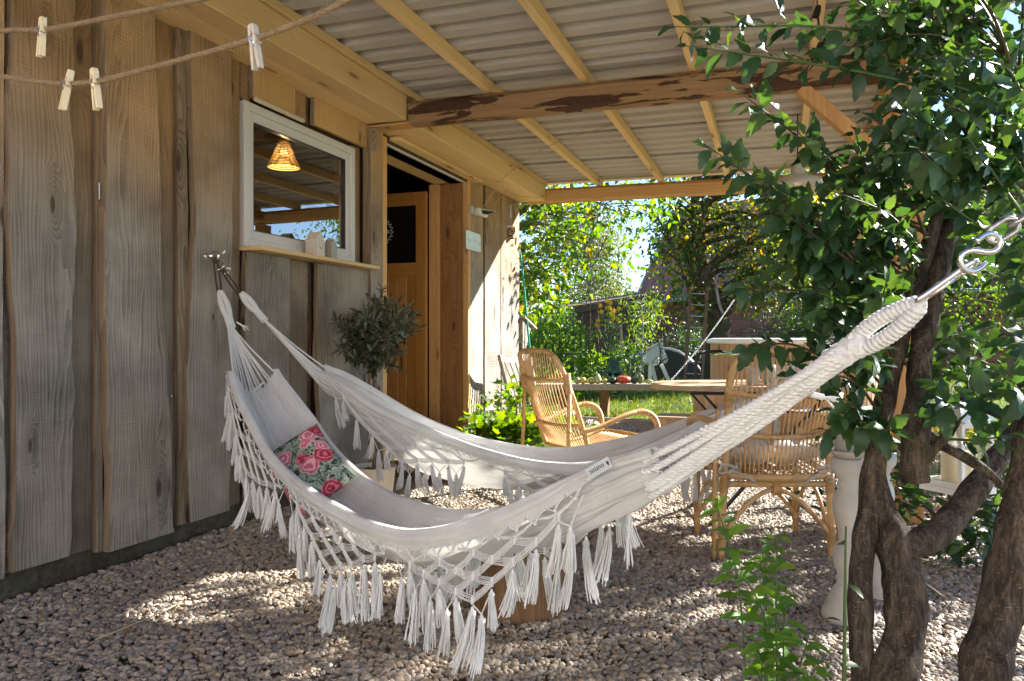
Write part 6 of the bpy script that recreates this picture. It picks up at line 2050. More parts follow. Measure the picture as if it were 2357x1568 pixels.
# ================================================================== GARDEN OBJECTS
# ---- spindle back chair by the end of the wall
spx = [(1147, 818, 6.95), (1216, 815, 7.3)]
scn = thing('spindle_chair', 'old grey wooden spindle back chair leaning by the white wall', 'chair', tuple(ground_d(1190, 7.1)))
M['grey_chair'] = wood('grey chair wood', (.46, .41, .34), (.26, .22, .175), (.1, .08, .06), axis='Z', ring=24, bstr=.4)
tl, tr2 = at(1148, 818, 6.85), at(1218, 816, 7.25); bl, brr = at(1183, 960, 6.85), at(1240, 955, 7.25)
for a, c in ((tl, bl), (tr2, brr)):
    MB().bar(a, c, .035, .03).build('back_post', M['grey_chair'], scn)
tm = (tl+tr2)/2+Vector((0, 0, -.035))
b = MB(); pth = catmull([tl, tl.lerp(tr2, .3)+Vector((0, 0, -.03)), tm, tl.lerp(tr2, .75)+Vector((0, 0, -.015)), tr2], 5)
for a, c in zip(pth[:-1], pth[1:]): b.bar(a+Vector((0, 0, -.02)), c+Vector((0, 0, -.02)), .02, .055)
b.build('top_rail', M['grey_chair'], scn)
for k in range(5):
    f = (k+1)/6; MB().tube(catmull([tl.lerp(tr2, f)+Vector((0, 0, -.05)), tl.lerp(bl, .5).lerp(tr2.lerp(brr, .5), f)+RGT*.02, bl.lerp(brr, f)], 5), .009, 6).build('spindle', M['grey_chair'], scn, True)
fw = RGT*.40+FWD*.10
MB().add([bl, brr, brr+fw, bl+fw, bl+Vector((0, 0, .03)), brr+Vector((0, 0, .03)), brr+fw+Vector((0, 0, .03)), bl+fw+Vector((0, 0, .03))], [(0, 3, 2, 1), (4, 5, 6, 7), (0, 1, 5, 4), (1, 2, 6, 5), (2, 3, 7, 6), (3, 0, 4, 7)]).build('seat', M['grey_chair'], scn)
for q in (bl, brr, bl+fw*.95, brr+fw*.95):
    MB().bar(q, Vector((q.x, q.y, 0)), .03, .03).build('leg', M['grey_chair'], scn)

# ---- green hose over the shed corner
hz = thing('garden_hose', 'green garden hose hanging down from the shed corner', 'hose', (.05, 7.6, 0))
hp_ = [at(1188, 571, 8.12), at(1196, 580, 8.12), at(1201, 610, 8.12), at(1207, 670, 8.11), at(1213, 740, 8.1), at(1219, 800, 8.1), at(1226, 870, 8.1), at(1238, 950, 8.08), at(1255, 990, 7.9)]
MB().tube(catmull(hp_, 6), .0115, 8).build('tube', plain('green rubber', (.02, .26, .17), .4), hz, True)
# ---- small roofed nest shelf on the shed gable
nb_ = thing('shelter_shelf', 'little slanted wooden roof fixed on the shed gable end', 'shelf', tuple(at(1208, 750, 8.2)))
q = Vector((-.10, SH_END+.02, 1.12))
MB().prism([(0, .08), (.42, -.04), (.42, -.015), (0, .105)], .5, (q.x-.3, q.y, q.z), Vector((0, 1, 0)), Z_, X_).build('roof_board', M['plank'], nb_)
MB().prism([(0, 0.07), (.30, -.01), (.05, -.32), (0, -.34)], .03, (q.x+.14, q.y, q.z), Vector((0, 1, 0)), Z_, X_).build('bracket', M['plank'], nb_)

# ---- hot tub with rail and steps
tc_ = Vector((2.83, 8.98, 0)); TR = .90
tub = thing('hot_tub', 'round wooden hot tub with white rim and steel band', 'hot tub', tuple(tc_))
ns = 62; sw = 2*math.pi*TR/ns
sm_ = MB(); sm_.box((-.022, -sw/2+.004, 0), (0, sw/2-.004, .93), 0, .004)
me_st = None
for k in range(ns):
    a = 2*math.pi*k/ns
    if me_st is None:
        o = sm_.build('stave', M['tub_wood'], tub, world=False); me_st = o.data
    else:
        o = link('stave', me_st, tub, False)
    o.location = (TR*math.cos(a), TR*math.sin(a), 0); o.rotation_euler = (0, 0, a)
MB().lathe([(TR-.024, 0), (TR-.024, .9)], tuple(tc_), 48).build('liner', M['dark_wood'], tub, True)
b = MB(); b.lathe([(TR-.11, .90), (TR-.115, .945), (TR-.09, .972), (TR-.03, .982), (TR+.03, .972), (TR+.048, .95), (TR+.045, .925), (TR+.004, .918), (TR-.11, .90)], tuple(tc_), 64); b.build('rim', plain('white shell', (.78, .76, .71), .25, var=.03, spec=.5), tub, True)
for z in (.79, .22):
    b = MB(); b.lathe([(TR+.0015, z), (TR+.006, z+.002), (TR+.006, z+.053), (TR+.0015, z+.055)], tuple(tc_), 64); b.f = [f for f in b.f if len(f) == 4]; b.m = [0]*len(b.f); b.build('band', M['chrome'], tub, True)
b = MB(); b.lathe([(.001, .80), (TR-.05, .80)], tuple(tc_), 40); b.build('water', plain('tub water', (.05, .10, .11), .05, spec=.6, var=.02), tub, True)
rl = catmull([at(1602, 892, 8.0), at(1602, 850, 8.0), at(1604, 826, 8.0), at(1614, 812, 8.02), at(1640, 809, 8.1), at(1665, 809, 8.2)], 5)
hr = thing('handrail', 'black bent tube handrail beside the hot tub', 'rail', (rl[0].x, rl[0].y, 0))
rl = [Vector((rl[0].x, rl[0].y, 0))]+rl
MB().tube(rl, .018, 9).build('tube', M['iron'], hr, True)
stp = thing('tub_steps', 'low wooden steps leading to the hot tub', 'steps', (1.95, 7.4, 0))
def slat_box(x0, x1, y0, y1, h, par):
    MB().box((x0-.02, y0-.02, h-.025), (x1, y0+(y1-y0)*.5-.002, h), 0, .003).build('tread', M['tub_wood_x'], par)
    MB().box((x0-.02, y0+(y1-y0)*.5+.002, h-.025), (x1, y1, h), 0, .003).build('tread', M['tub_wood_x'], par)
    n = int((x1-x0)/.095)
    for k in range(n):
        w = (x1-x0)/n
        MB().box((x0+k*w+.002, y0, .01), (x0+(k+1)*w-.002, y0+.02, h-.026), 0, .002).build('slat', M['tub_wood'], par)
    m_ = int((y1-y0)/.09)
    for k in range(m_):
        w = (y1-y0)/m_
        MB().box((x0, y0+k*w+.022, .01), (x0+.02, y0+(k+1)*w+.018, h-.026), 0, .002).build('slat', M['tub_wood'], par)
slat_box(1.60, 2.40, 7.0, 7.35, .25, stp)
slat_box(1.90, 2.62, 7.37, 7.85, .50, stp)
b = MB()
for k, (px, py) in enumerate([(1604, 953), (1612, 951), (1596, 955)]):
    q = at(px, py, 6.98); b.tube([q+(RGT*math.cos(a)+Z_*math.sin(a))*.022 for a in [2*math.pi*i/14 for i in range(14)]], .009, 7, closed=True)
kn = thing('wooden_rings', 'three wooden rings lying on the lower tub step', 'rings', tuple(at(1604, 953, 6.98))); b.build('rings', M['rattan'], kn, True)

# ---- plank swing with pumpkins
sw_d = 9.45
sw_o = thing('plank_bench', 'long weathered plank bench hung by chain with pumpkins on top', 'bench', tuple(ground_d(1400, sw_d)))
pa, pb2 = at(1228, 888, sw_d), at(1524, 888, sw_d); pa.z = pb2.z = .36
MB().bar(pa, pb2, .26, .075).build('plank', M['old_x'], sw_o)
for px in (1300, 1392):
    q = ground_d(px, sw_d+.02); MB().box((q.x-.05, q.y-.06, -.02), (q.x+.05, q.y+.06, .3215)).build('block', M['stump'], sw_o)
def pumpkin(label, px, w, h, kind, col1, col2, lobes, stemh=.02, lay=0):
    q = at(px, 880, sw_d-.02); q.z = .398
    o = thing('pumpkin', label, 'pumpkin', tuple(q), 0, 'pumpkins on the bench')
    n, m = 40, 14; V = []; F = []
    for i in range(m+1):
        u = i/m; th = math.pi*u
        r = math.sin(th)**(.8 if kind != 'pear' else .9); z = (1-math.cos(th))/2
        if kind == 'pear': r *= (1.0-.62*z**1.3)*1.15
        if kind == 'flat': z = z-.10*math.exp(-(r*3)**2)*(1 if u > .5 else -1)*1.0
        for k in range(n):
            a = 2*math.pi*k/n; lo = 1-.07*(abs(math.sin(a*lobes/2))**.6 < .55)*0-.09*(1-abs(math.sin(a*lobes/2))**.5)
            rr = max(.0005, r*w/2*lo)
            if lay: V.append((q.x+RGT.x*(z-.5)*w+rr*h/w*math.cos(a)*.0+(-FWD.x)*rr*h/w*math.cos(a), q.y+RGT.y*(z-.5)*w-FWD.y*rr*h/w*math.cos(a), q.z+h/2+rr*h/w*math.sin(a)))
            else: V.append((q.x+rr*math.cos(a), q.y+rr*math.sin(a), q.z+z*h))
    for i in range(m):
        for k in range(n): F.append((i*n+k, i*n+(k+1) % n, (i+1)*n+(k+1) % n, (i+1)*n+k))
    t = NT('pumpkin skin'); tc0 = t.n('TexCoord').outputs['Object']
    rel = t.vmath('SUBTRACT', tc0, tuple(q)); sp = t.n('SeparateXYZ', ins={0: rel})
    an = t.math('ARCTAN2', sp.outputs[1], sp.outputs[0])
    st_ = t.math('ABSOLUTE', t.math('SINE', t.math('MULTIPLY', an, lobes/2)))
    st_ = t.math('ADD', st_, t.math('MULTIPLY', t.math('SUBTRACT', t.noise(tc0, 60, 3), .5), .5))
    m_ = t.finish(t.mix(t.maprange(st_, .35, .6), col2, col1), .35, None, spec=.45)
    link('flesh', arrays_mesh('flesh', V, F, m_, True), o)
    if stemh:
        b = MB(); tp_ = Vector((q.x, q.y, q.z+h*(.93 if kind == 'flat' else .98)))
        b.tube(catmull([tp_-Vector((0, 0, .01)), tp_+Vector((0, 0, stemh*.6)), tp_+RGT*stemh*.3+Vector((0, 0, stemh))], 4), [.010, .007, .006, .006, .006, .006, .006, .006, .007], 6); b.build('stalk', M['stem_green'], o, True)
k_ = .000866
G1, Y1, DG, PG = (.12, .17, .05), (.62, .40, .06), (.022, .045, .022), (.36, .38, .13)
for lab, cx, w, h, kd, c1, c2, lb, sth, ly in [
    ('green striped pumpkin, leftmost on the bench', 255, 95, 95, 'r', PG, G1, 9, .05, 0), ('small yellow pumpkin second from left on the bench', 340, 90, 95, 'r', Y1, (.75, .55, .12), 8, .0, 0),
    ('yellow and dark green striped squash left of the pear shaped gourd', 468, 128, 95, 'r', (.55, .48, .10), (.03, .06, .02), 10, .0, 0), ('pale green pear shaped gourd with pointed top', 555, 120, 150, 'pear', (.44, .47, .18), (.34, .38, .12), 6, .015, 0),
    ('small striped yellow squash right of the pear shaped gourd', 660, 90, 75, 'r', (.58, .50, .14), (.22, .24, .06), 10, .015, 0), ('dark green round pumpkin with long curled stalk', 775, 140, 100, 'r', DG, (.04, .075, .03), 10, .075, 0),
    ('large orange red ribbed pumpkin in the middle of the bench', 935, 222, 122, 'flat', (.62, .10, .035), (.36, .04, .015), 12, .02, 0), ('dark green ribbed pumpkin right of the orange one', 1090, 105, 98, 'r', DG, (.05, .08, .035), 10, .02, 0),
    ('tall oval green squash standing on the bench', 1180, 84, 140, 'r', (.17, .19, .07), (.10, .12, .04), 8, .0, 0), ('pale striped squash lying at right end of the bench', 1310, 112, 66, 'r', (.50, .50, .20), (.24, .28, .09), 8, .0, 1)]:
    pumpkin(lab, 1289+cx*.1566, w*k_, h*k_, kd, c1, c2, lb, sth, ly)
M['chain_grey'] = plain('weathered chain', (.20, .20, .20), .5, .3)
def chain(name, label, a, c, pitch, hw, r, sag=.0):
    o = thing(name, label, 'chain', tuple(a))
    n = int((c-a).length/pitch); first = {}
    d = (c-a).normalized()
    for k in range(n):
        p0 = a.lerp(c, k/n)-Vector((0, 0, sag*4*(k/n)*(1-k/n))); p1 = a.lerp(c, (k+1)/n)-Vector((0, 0, sag*4*((k+1)/n)*(1-(k+1)/n)))
        ex = (p1-p0).normalized()*pitch*.16
        chain_link(p0-ex, p1+ex, hw, r, d.cross(Vector((0, 0, 1))) if k % 2 else Vector((0, 0, 1)), 12).build('link', M['chain_grey'], o, True, True)
    return o
chain('swing_chain', 'steel chain from the plank bench up to the tree trunk', at(1537, 884, sw_d), at(1690, 690, 12.4), .034, .0095, .0030, .05)
chain('swing_chain', 'thin distant chain rising behind the wooden horse head', at(1478, 815, 15.2), at(1600, 735, 14.0), .06, .016, .004, .02)

# ---- wooden horse
hd = 16.4; kx = .1566
def hp2(cx, cy, d=hd): return at(1289+cx*kx, 663+cy*kx, d)
ho = thing('wooden_horse', 'white painted wooden garden horse with black bridle on the lawn', 'horse figure', tuple(ground_d(1500, hd)))
def board(pts, d, th, name, mat=None, par=ho):
    ps = [hp2(x, y, d) for x, y in pts]; n = len(ps); dv = FWD*th
    vs = ps+[p+dv for p in ps]; fs = [tuple(range(n))[::-1], tuple(range(n, 2*n))]+[(k, (k+1) % n, n+(k+1) % n, n+k) for k in range(n)]
    return MB().add(vs, fs).build(name, mat or M['horse_white'], par)
M['horse_white'] = plain('worn white paint', (.60, .61, .58), .6, var=.12, scale=8)
board([(1275, 1125), (1268, 1000), (1290, 885), (1350, 850), (1440, 812), (1478, 780), (1488, 815), (1515, 808), (1508, 868), (1545, 945), (1588, 1045), (1580, 1082), (1552, 1112), (1525, 1092), (1490, 1055), (1455, 1032), (1400, 1015), (1372, 1050), (1345, 1110), (1320, 1125)], hd-.16, .05, 'head_board')
cB = hp2(1330, 1060, hd+.05)
b = MB(); axb = (FWD*.75-RGT*.55).normalized()
bp0, bp1 = hp2(1430, 1075, hd-.14), hp2(1230, 1045, hd+.42)
pth = catmull([bp0, bp0.lerp(bp1, .5), bp1], 5); b.tube(pth, [.06, .10, .115, .12, .12, .12, .12, .12, .115, .10, .06], 14, flat=.85); b.build('body', M['horse_white'], ho, True)
for (x0, y0, x1, y1, d0) in ((1345, 1115, 1412, 1395, hd-.12), (1490, 1120, 1610, 1360, hd+.02), (1255, 1010, 1120, 1330, hd+.30), (1330, 1110, 1318, 1350, hd+.40)):
    a, c = hp2(x0, y0, d0), hp2(x1, y1, d0); c.z = min(c.z, -.02)
    MB().bar(a, c, .075, .05, FWD).build('leg', M['horse_white'], ho)
for pts in ([(1452, 815), (1470, 900), (1476, 980), (1498, 1060), (1500, 1110)], [(1470, 900), (1512, 885)], [(1476, 925), (1540, 975)], [(1500, 1075), (1575, 1030)]):
    MB().tube([hp2(x, y, hd-.175) for x, y in pts], .010, 6).build('bridle', M['dark_plastic'], ho)
b = MB(); b.ball(hp2(1296, 915, hd-.16), .035, 8, 6); b.ball(hp2(1283, 900, hd-.16), .03, 8, 6); b.build('orange_tuft', plain('orange flower', (.75, .30, .03), .7), ho, True)
# ---- black arched cover behind the horse
cv = thing('black_cover', 'black arched plastic cover lying behind the wooden horse', 'cover', tuple(ground_d(1540, 17.5)))
prof = [(1062, 1330), (1075, 1270), (1110, 1130), (1180, 1010), (1300, 940), (1450, 905), (1600, 905), (1750, 950), (1880, 1030), (2000, 1140), (2090, 1260), (2140, 1345)]
f0 = [hp2(x, y, 17.3) for x, y in prof]; f1 = [hp2(x, y-22, 19.2) for x, y in prof]
for p in (f0[0], f0[-1], f1[0], f1[-1]): p.z = -.02
n = len(f0); b = MB(); b.add(f0+f1, [(k, k+1, n+k+1, n+k) for k in range(n-1)]+[tuple(range(n))[::-1], tuple(range(n, 2*n))])
b.build('shell', M['dark_plastic'], cv)
b = MB(); b.tube(f0[1:-1], .025, 6); b.tube([p.lerp(q, .12)+Vector((0, 0, .02)) for p, q in zip(f0[4:], f1[4:])], .03, 6); b.build('edge_rib', plain('grey plastic rib', (.16, .17, .19), .4), cv, True)
# ---- ladder leaning on the old tree
ldr = thing('ladder', 'wooden ladder with steel rungs leaning against old tree', 'ladder', tuple(ground_d(1596, 13.2)))
l0, l1 = ground_d(1575, 13.2), at(1590, 660, 13.6); r0, r1 = ground_d(1614, 13.1), at(1628, 662, 13.5)
for a, c in ((l0, l1), (r0, r1)): MB().bar(a, c, .05, .035, FWD).build('rail', M['stump'], ldr)
for k in range(9):
    f = (k+.6)/9.2; MB().tube([l0.lerp(l1, f), r0.lerp(r1, f)], .013, 7).build('rung', M['galv'], ldr, True)
# ---- green garden seat, stepladder, birdhouses
gs = thing('green_seat', 'dark green wooden garden seat with curvy back in the vegetable patch', 'seat', tuple(ground_d(1412, 13.6)))
M['green_paint'] = plain('faded green paint', (.035, .095, .085), .6, var=.3)
board([(690, 1290), (700, 1120), (680, 1050), (715, 1035), (760, 1055), (800, 1060), (845, 1040), (870, 1070), (850, 1130), (862, 1210), (862, 1290)], 13.6, .04, 'back_board', M['green_paint'], gs)
q = hp2(775, 1230, 13.4); MB().obox(q, RGT, FWD, Z_, .14, .20, .02).build('seat_board', M['green_paint'], gs)
for s in (-1, 1): MB().obox(Vector((q.x, q.y, q.z/2))+RGT*(s*.12), RGT, FWD, Z_, .02, .18, q.z/2).build('side_board', M['green_paint'], gs)
sl2 = thing('step_ladder', 'bleached wooden step ladder standing between plants before brown shed', 'ladder', tuple(ground_d(1425, 16)))
for x0, x1 in ((770, 765), (897, 908)): MB().bar(hp2(x0, 540, 16), Vector((*hp2(x1, 900, 16).xy, 0)), .05, .03, FWD).build('rail', M['grey_chair'], sl2)
for y in (570, 670, 775, 885): MB().bar(hp2(768, y, 16), hp2(902, y, 16), .10, .025).build('step', M['grey_chair'], sl2)
for x0, x1 in ((775, 700), (890, 985)): MB().bar(hp2(x0, 545, 16.05), Vector((*hp2(x1, 900, 16.6).xy, 0)), .04, .025, FWD).build('back_leg', M['grey_chair'], sl2)
for k, (cx, cy, hgt, w, lab) in enumerate([(1030, 1030, 80, 60, 'blue white birdhouse, leftmost in the row'), (1095, 1030, 90, 62, 'blue white birdhouse, second in the row'), (1163, 1010, 120, 72, 'tallest blue white birdhouse in the row'), (1215, 1000, 80, 30, 'narrow white birdhouse, last in the row')]):
    q = hp2(cx, cy+20, 15.2); s = .00140; bh = thing('birdhouse', lab, 'birdhouse', tuple(q), 0, 'birdhouses on posts')
    w2, h2 = w*s/2, hgt*s
    MB().prism([(-w2, 0), (w2, 0), (w2, h2*.65), (0, h2), (-w2, h2*.65)], .09, q, RGT, Z_, FWD).build('box', plain('pale blue paint', (.38, .44, .52), .6, var=.1), bh)
    MB().ball(q+Vector((0, 0, h2*.5))-FWD*.001, .016, 8, 6, 0, (1, .3, 1)).build('hole', M['black'], bh)
    MB().bar(q, Vector((q.x, q.y, 0)), .03, .03).build('post', M['grey_chair'], bh)

# ================================================================== HOUSE AND BROWN SHED
HE = (RGT*.8-FWD*.6).normalized(); HB = (FWD*.8+RGT*.6).normalized()
H0 = ground_d(1502, 25.0)
house = thing('brick_house', 'red brick farm building with mossy purple corrugated roof', 'house', tuple(H0))
t = NT('red brick'); oi = t.n('ObjectInfo').outputs['Random']; rp = t.n('NewGeometry').outputs['Random Per Island']
rr_ = t.math('FRACT', t.math('ADD', oi, rp)); v = t.n('TexCoord').outputs['Object']
c_ = t.ramp(rr_, [(0, (.27, .10, .07)), (.5, (.40, .16, .115)), (1, (.48, .22, .16))])
M['brick'] = t.finish(t.mix(t.math('MULTIPLY', t.noise(v, 40, 3), .35), c_, (.15, .07, .06)), .9, t.noise(v, 90, 2), .3, .004, .15)
M['mortar'] = plain('pale mortar', (.46, .42, .38), .95, var=.1)
HL, HH = 10.5, 2.22
def hpt(s, b_, z): return Vector((H0.x, H0.y, 0))+HE*s+HB*b_+Vector((0, 0, z))
opening = (5.05, 7.4, 0, 1.66)
wins = (7.0, 7.6, 1.78, 2.1)
mw = MB()
mw.obox(hpt(opening[0]/2, .12, HH/2), HE, HB, Z_, opening[0]/2, .10, HH/2)
mw.obox(hpt((opening[1]+HL)/2, .12, HH/2), HE, HB, Z_, (HL-opening[1])/2, .10, HH/2)
mw.obox(hpt((opening[0]+opening[1])/2, .12, (HH+opening[3])/2), HE, HB, Z_, (opening[1]-opening[0])/2, .10, (HH-opening[3])/2)
mw.obox(hpt(.1, 3.0, HH/2), HE, HB, Z_, .1, 2.75, HH/2); mw.obox(hpt(HL-.1, 3.0, HH/2), HE, HB, Z_, .1, 2.75, HH/2)
mw.obox(hpt(HL/2, 5.7, HH/2), HE, HB, Z_, HL/2, .1, HH/2)
# gable triangle
mw.add([hpt(.1, .2, HH), hpt(.1, 5.6, HH), hpt(.1, 2.9, HH+3.0)], [(0, 1, 2)])
mw.build('wall', M['mortar'], house)
bw, bh_, jt = .21, .052, .011
bm0 = MB(); bm0.obox((0, 0, 0), HE, HB, Z_, bw/2, .02, bh_/2)
brick_me = bpy.data.meshes.new('brick'); brick_me.from_pydata(bm0.v, [], bm0.f); brick_me.materials.append(M['brick']); brick_me.update()
pos = []
nr = int(HH/(bh_+jt))
for r in range(nr):
    z = jt+bh_/2+r*(bh_+jt); s = (bw+jt)*(.5 if r % 2 else 0)+bw/2
    while s < HL-bw/2:
        if not (opening[0]-.1 < s < opening[1]+.1 and z < opening[3]+.02): pos.append((s, z))
        s += bw+jt
def vis_brick(q):
    p = hpt(q[0], 0, q[1])-CAM; d = p.dot(FWD); px = 1178.5+FPX*p.dot(RGT)/d; py = 775-FPX*p.z/d
    return (1500 < px < 1600 and 680 < py < 835) or (1690 < px < 1800 and 680 < py < 730)
order = sorted(pos, key=lambda q: (not vis_brick(q), -q[1]))
inv = MW(house).inverted()
for q in order[:300]:
    o = bpy.data.objects.new('brick', brick_me); COL.objects.link(o); o.parent = house; o.matrix_parent_inverse = inv; o.location = hpt(q[0], .012, q[1])
rest = MB()
for q in order[300:]: rest.obox(hpt(q[0], .012, q[1]), HE, HB, Z_, bw/2, .02, bh_/2)
rest.build('brickwork', M['brick'], house)['kind'] = 'stuff'
# roof
t = NT('mossy purple sheet'); v = t.objvec(False)
c_ = t.mix(t.noise(v, 5, 4), (.27, .115, .08), (.44, .235, .175))
c_ = t.mix(t.maprange(t.noise(v, 13, 6, .7), .56, .64), c_, (.04, .038, .025))
c_ = t.mix(t.maprange(t.noise(v, 22, 3), .66, .7), c_, (.42, .40, .38))
M['house_roof'] = t.finish(c_, .9, t.noise(v, 30, 4), .6, .03, .1)
def roof_half(sgn):
    V = []; F = []; per = .26; n = int((HL+.9)/per)*6
    rows_ = [(-.32, HH+.02), (1.2, HH+1.65), (2.9, HH+3.5)]
    if sgn < 0: rows_ = [(6.1, HH+.02), (4.5, HH+1.7), (2.9, HH+3.5)]
    for i in range(n+1):
        s = -.45+(HL+.9)*i/n; h = .055*math.cos(2*math.pi*i/6)
        for (b_, z) in rows_: V.append(tuple(hpt(s, b_, z)+Vector((0, 0, h))))
    for i in range(n):
        for k in range(2): F.append((i*3+k, i*3+3+k, i*3+4+k, i*3+1+k))
    link('roof', arrays_mesh('roof', V, F, M['house_roof'], True), house)
roof_half(1); roof_half(-1)
b = MB(); b.tube([hpt(-.45, 2.9, HH+3.52), hpt(HL+.45, 2.9, HH+3.52)], .09, 8); b.build('ridge_cap', M['house_roof'], house)
b = MB()
for a, c in ((hpt(-.46, -.34, HH+.0), hpt(-.46, 2.9, HH+3.52)), (hpt(-.46, 6.1, HH), hpt(-.46, 2.9, HH+3.52))): b.bar(a, c, .06, .16)
b.build('verge_board', plain('lichened verge', (.36, .30, .29), .9, var=.35, scale=4), house)
b = MB(); b.tube([hpt(-.4, -.40, HH-.03), hpt(HL+.4, -.40, HH-.03)], .07, 10); b.build('gutter', plain('zinc gutter', (.36, .38, .39), .45, .5), house, True)
b = MB(); b.box((0, 0, 0), (0, 0, 0)); 
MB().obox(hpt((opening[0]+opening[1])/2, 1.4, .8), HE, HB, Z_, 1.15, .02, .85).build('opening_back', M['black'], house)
MB().obox(hpt((opening[0]+opening[1])/2, -.01, opening[3]+.05), HE, HB, Z_, (opening[1]-opening[0])/2, .05, .06).build('lintel', plain('green lintel', (.02, .13, .09), .6), house)
dl = MB().obox(hpt(opening[0]-.02, -.38, .82), HB, HE, Z_, .38, .02, .80).build('barn_door', plain('cream door paint', (.55, .53, .42), .6), house)
b = MB()
for k in range(3): b.obox(hpt(opening[0]+.005, -.38, .3+.5*k), HB, HE, Z_, .36, .012, .04)
b.build('door_batten', M['white_paint'], dl)
b = MB(); pz_ = hpt(6.2, -.05, 1.25)
for k in range(5): b.tube([pz_+(HE*math.cos(a)*.05+Z_*math.sin(a)*.18)+HE*(.02*k) for a in [2*math.pi*i/12 for i in range(12)]], .014, 5, closed=True)
rp_ = b.build('hanging_rope', M['white_paint'], house)
wn_ = MB(); 
for k in range(3): wn_.obox(hpt(wins[0]+.3*k, -.02, 1.93), HE, HB, Z_, .018, .02, .16)
for z in (1.78, 1.93, 2.08): wn_.obox(hpt(7.3, -.022, z), HE, HB, Z_, .31, .02, .016)
wo = wn_.build('window', M['white_paint'], house)
MB().obox(hpt(7.3, .0, 1.93), HE, HB, Z_, .30, .012, .15).build('window_pane', M['glass'], wo)

bs_ = thing('brown_shed', 'low dark brown board shed with sloping roof beside brick house', 'shed', tuple(ground_d(1400, 22)))
sa, sb2 = ground_d(1326, 21.5), ground_d(1500, 22.3)
sx = (sb2-sa).normalized(); sy = Vector((-sx.y, sx.x, 0)); SL = (sb2-sa).length
nb2 = 18
for k in range(nb2):
    s0, s1 = SL*k/nb2+.006, SL*(k+1)/nb2-.006
    h0 = 1.72+.40*(k+.5)/nb2
    MB().obox(sa+sx*((s0+s1)/2)+Vector((0, 0, h0/2)), sx, sy, Z_, (s1-s0)/2, .012+.006*(k % 2), h0/2).build('board', M['shed_brown'], bs_)
ra, rb = sa+sx*-.12+Vector((0, 0, 1.76)), sb2+sx*.2+Vector((0, 0, 2.22))
up_ = (rb-ra).normalized()
MB().bar(ra-sy*.1, rb-sy*.1, .05, .16).build('fascia', M['shed_brown'], bs_)
MB().add([ra-sy*.16+Vector((0, 0, .09)), rb-sy*.16+Vector((0, 0, .09)), rb+sy*2.5+Vector((0, 0, .12)), ra+sy*2.5+Vector((0, 0, .12)), ra-sy*.16+Vector((0, 0, .13)), rb-sy*.16+Vector((0, 0, .13)), rb+sy*2.5+Vector((0, 0, .16)), ra+sy*2.5+Vector((0, 0, .16))], [(0, 3, 2, 1), (4, 5, 6, 7), (0, 1, 5, 4), (1, 2, 6, 5), (2, 3, 7, 6), (3, 0, 4, 7)]).build('roof', M['shed_brown'], bs_)
MB().obox(sa+sy*2.4+sx*SL/2+Vector((0, 0, .85)), sx, sy, Z_, SL/2, .03, .85).build('rear_wall', M['shed_brown'], bs_)
MB().obox(sa+sy*1.2+Vector((0, 0, .85)), sy, sx, Z_, 1.2, .03, .85).build('side_wall', M['shed_brown'], bs_)

# ---- white rendered house, added unseen behind the camera to bounce sunlight under the canopy
dw = thing('added_bounce_house', 'white rendered house added behind the camera to bounce sunlight', 'house', (3.5, -6.2, 0))
M['render_white'] = plain('white render', (.78, .78, .77), .9, var=.03, scale=3, bstr=.2)
DY = -5.0
wb = MB(); xs_ = [-4, -1.2, .0, 3.0, 4.1, 7.0, 8.2, 11]
for k in range(0, 7, 2): wb.box((xs_[k], DY-.3, -.05), (xs_[k+1], DY, 3.3))
for k in (1, 3, 5):
    z0, z1 = (1.0, 2.2) if k != 3 else (0.0, 2.15)
    if z0 > 0: wb.box((xs_[k], DY-.3, -.05), (xs_[k+1], DY, z0))
    wb.box((xs_[k], DY-.3, z1), (xs_[k+1], DY, 3.3))
wb.box((-4, DY-7, -.05), (-3.7, DY-.3, 3.0)); wb.box((10.7, DY-7, -.05), (11, DY-.3, 3.0)); wb.box((-3.7, DY-7, -.05), (10.7, DY-6.7, 3.0))
wb.build('wall', M['render_white'], dw)
for k in (1, 5):
    b = MB(); y0_ = DY-.12
    for (u0, u1, z0, z1) in ((xs_[k], xs_[k]+.06, 1.0, 2.2), (xs_[k+1]-.06, xs_[k+1], 1.0, 2.2), (xs_[k]+.06, xs_[k+1]-.06, 1.0, 1.06), (xs_[k]+.06, xs_[k+1]-.06, 2.14, 2.2), ((xs_[k]+xs_[k+1])/2-.03, (xs_[k]+xs_[k+1])/2+.03, 1.06, 2.14)): b.box((u0, y0_-.05, z0), (u1, y0_, z1))
    wi = b.build('window', M['white_paint'], dw)
    b = MB(); b.add([(xs_[k], y0_-.02, 1.0), (xs_[k+1], y0_-.02, 1.0), (xs_[k+1], y0_-.02, 2.2), (xs_[k], y0_-.02, 2.2)], [(3, 2, 1, 0)]); b.build('window_pane', dg, wi)
MB().box((xs_[3]+.02, DY-.16, 0), (xs_[4]-.02, DY-.10, 2.14)).build('front_door', M['green_paint'], dw)
MB().add([(-4.4, DY+.45, 3.1), (11.4, DY+.45, 3.1), (11.4, DY-3.5, 6.5), (-4.4, DY-3.5, 6.5), (11.4, DY-7.5, 3.1), (-4.4, DY-7.5, 3.1)], [(0, 1, 2, 3), (3, 2, 4, 5)]).build('roof', M['house_roof'], dw)

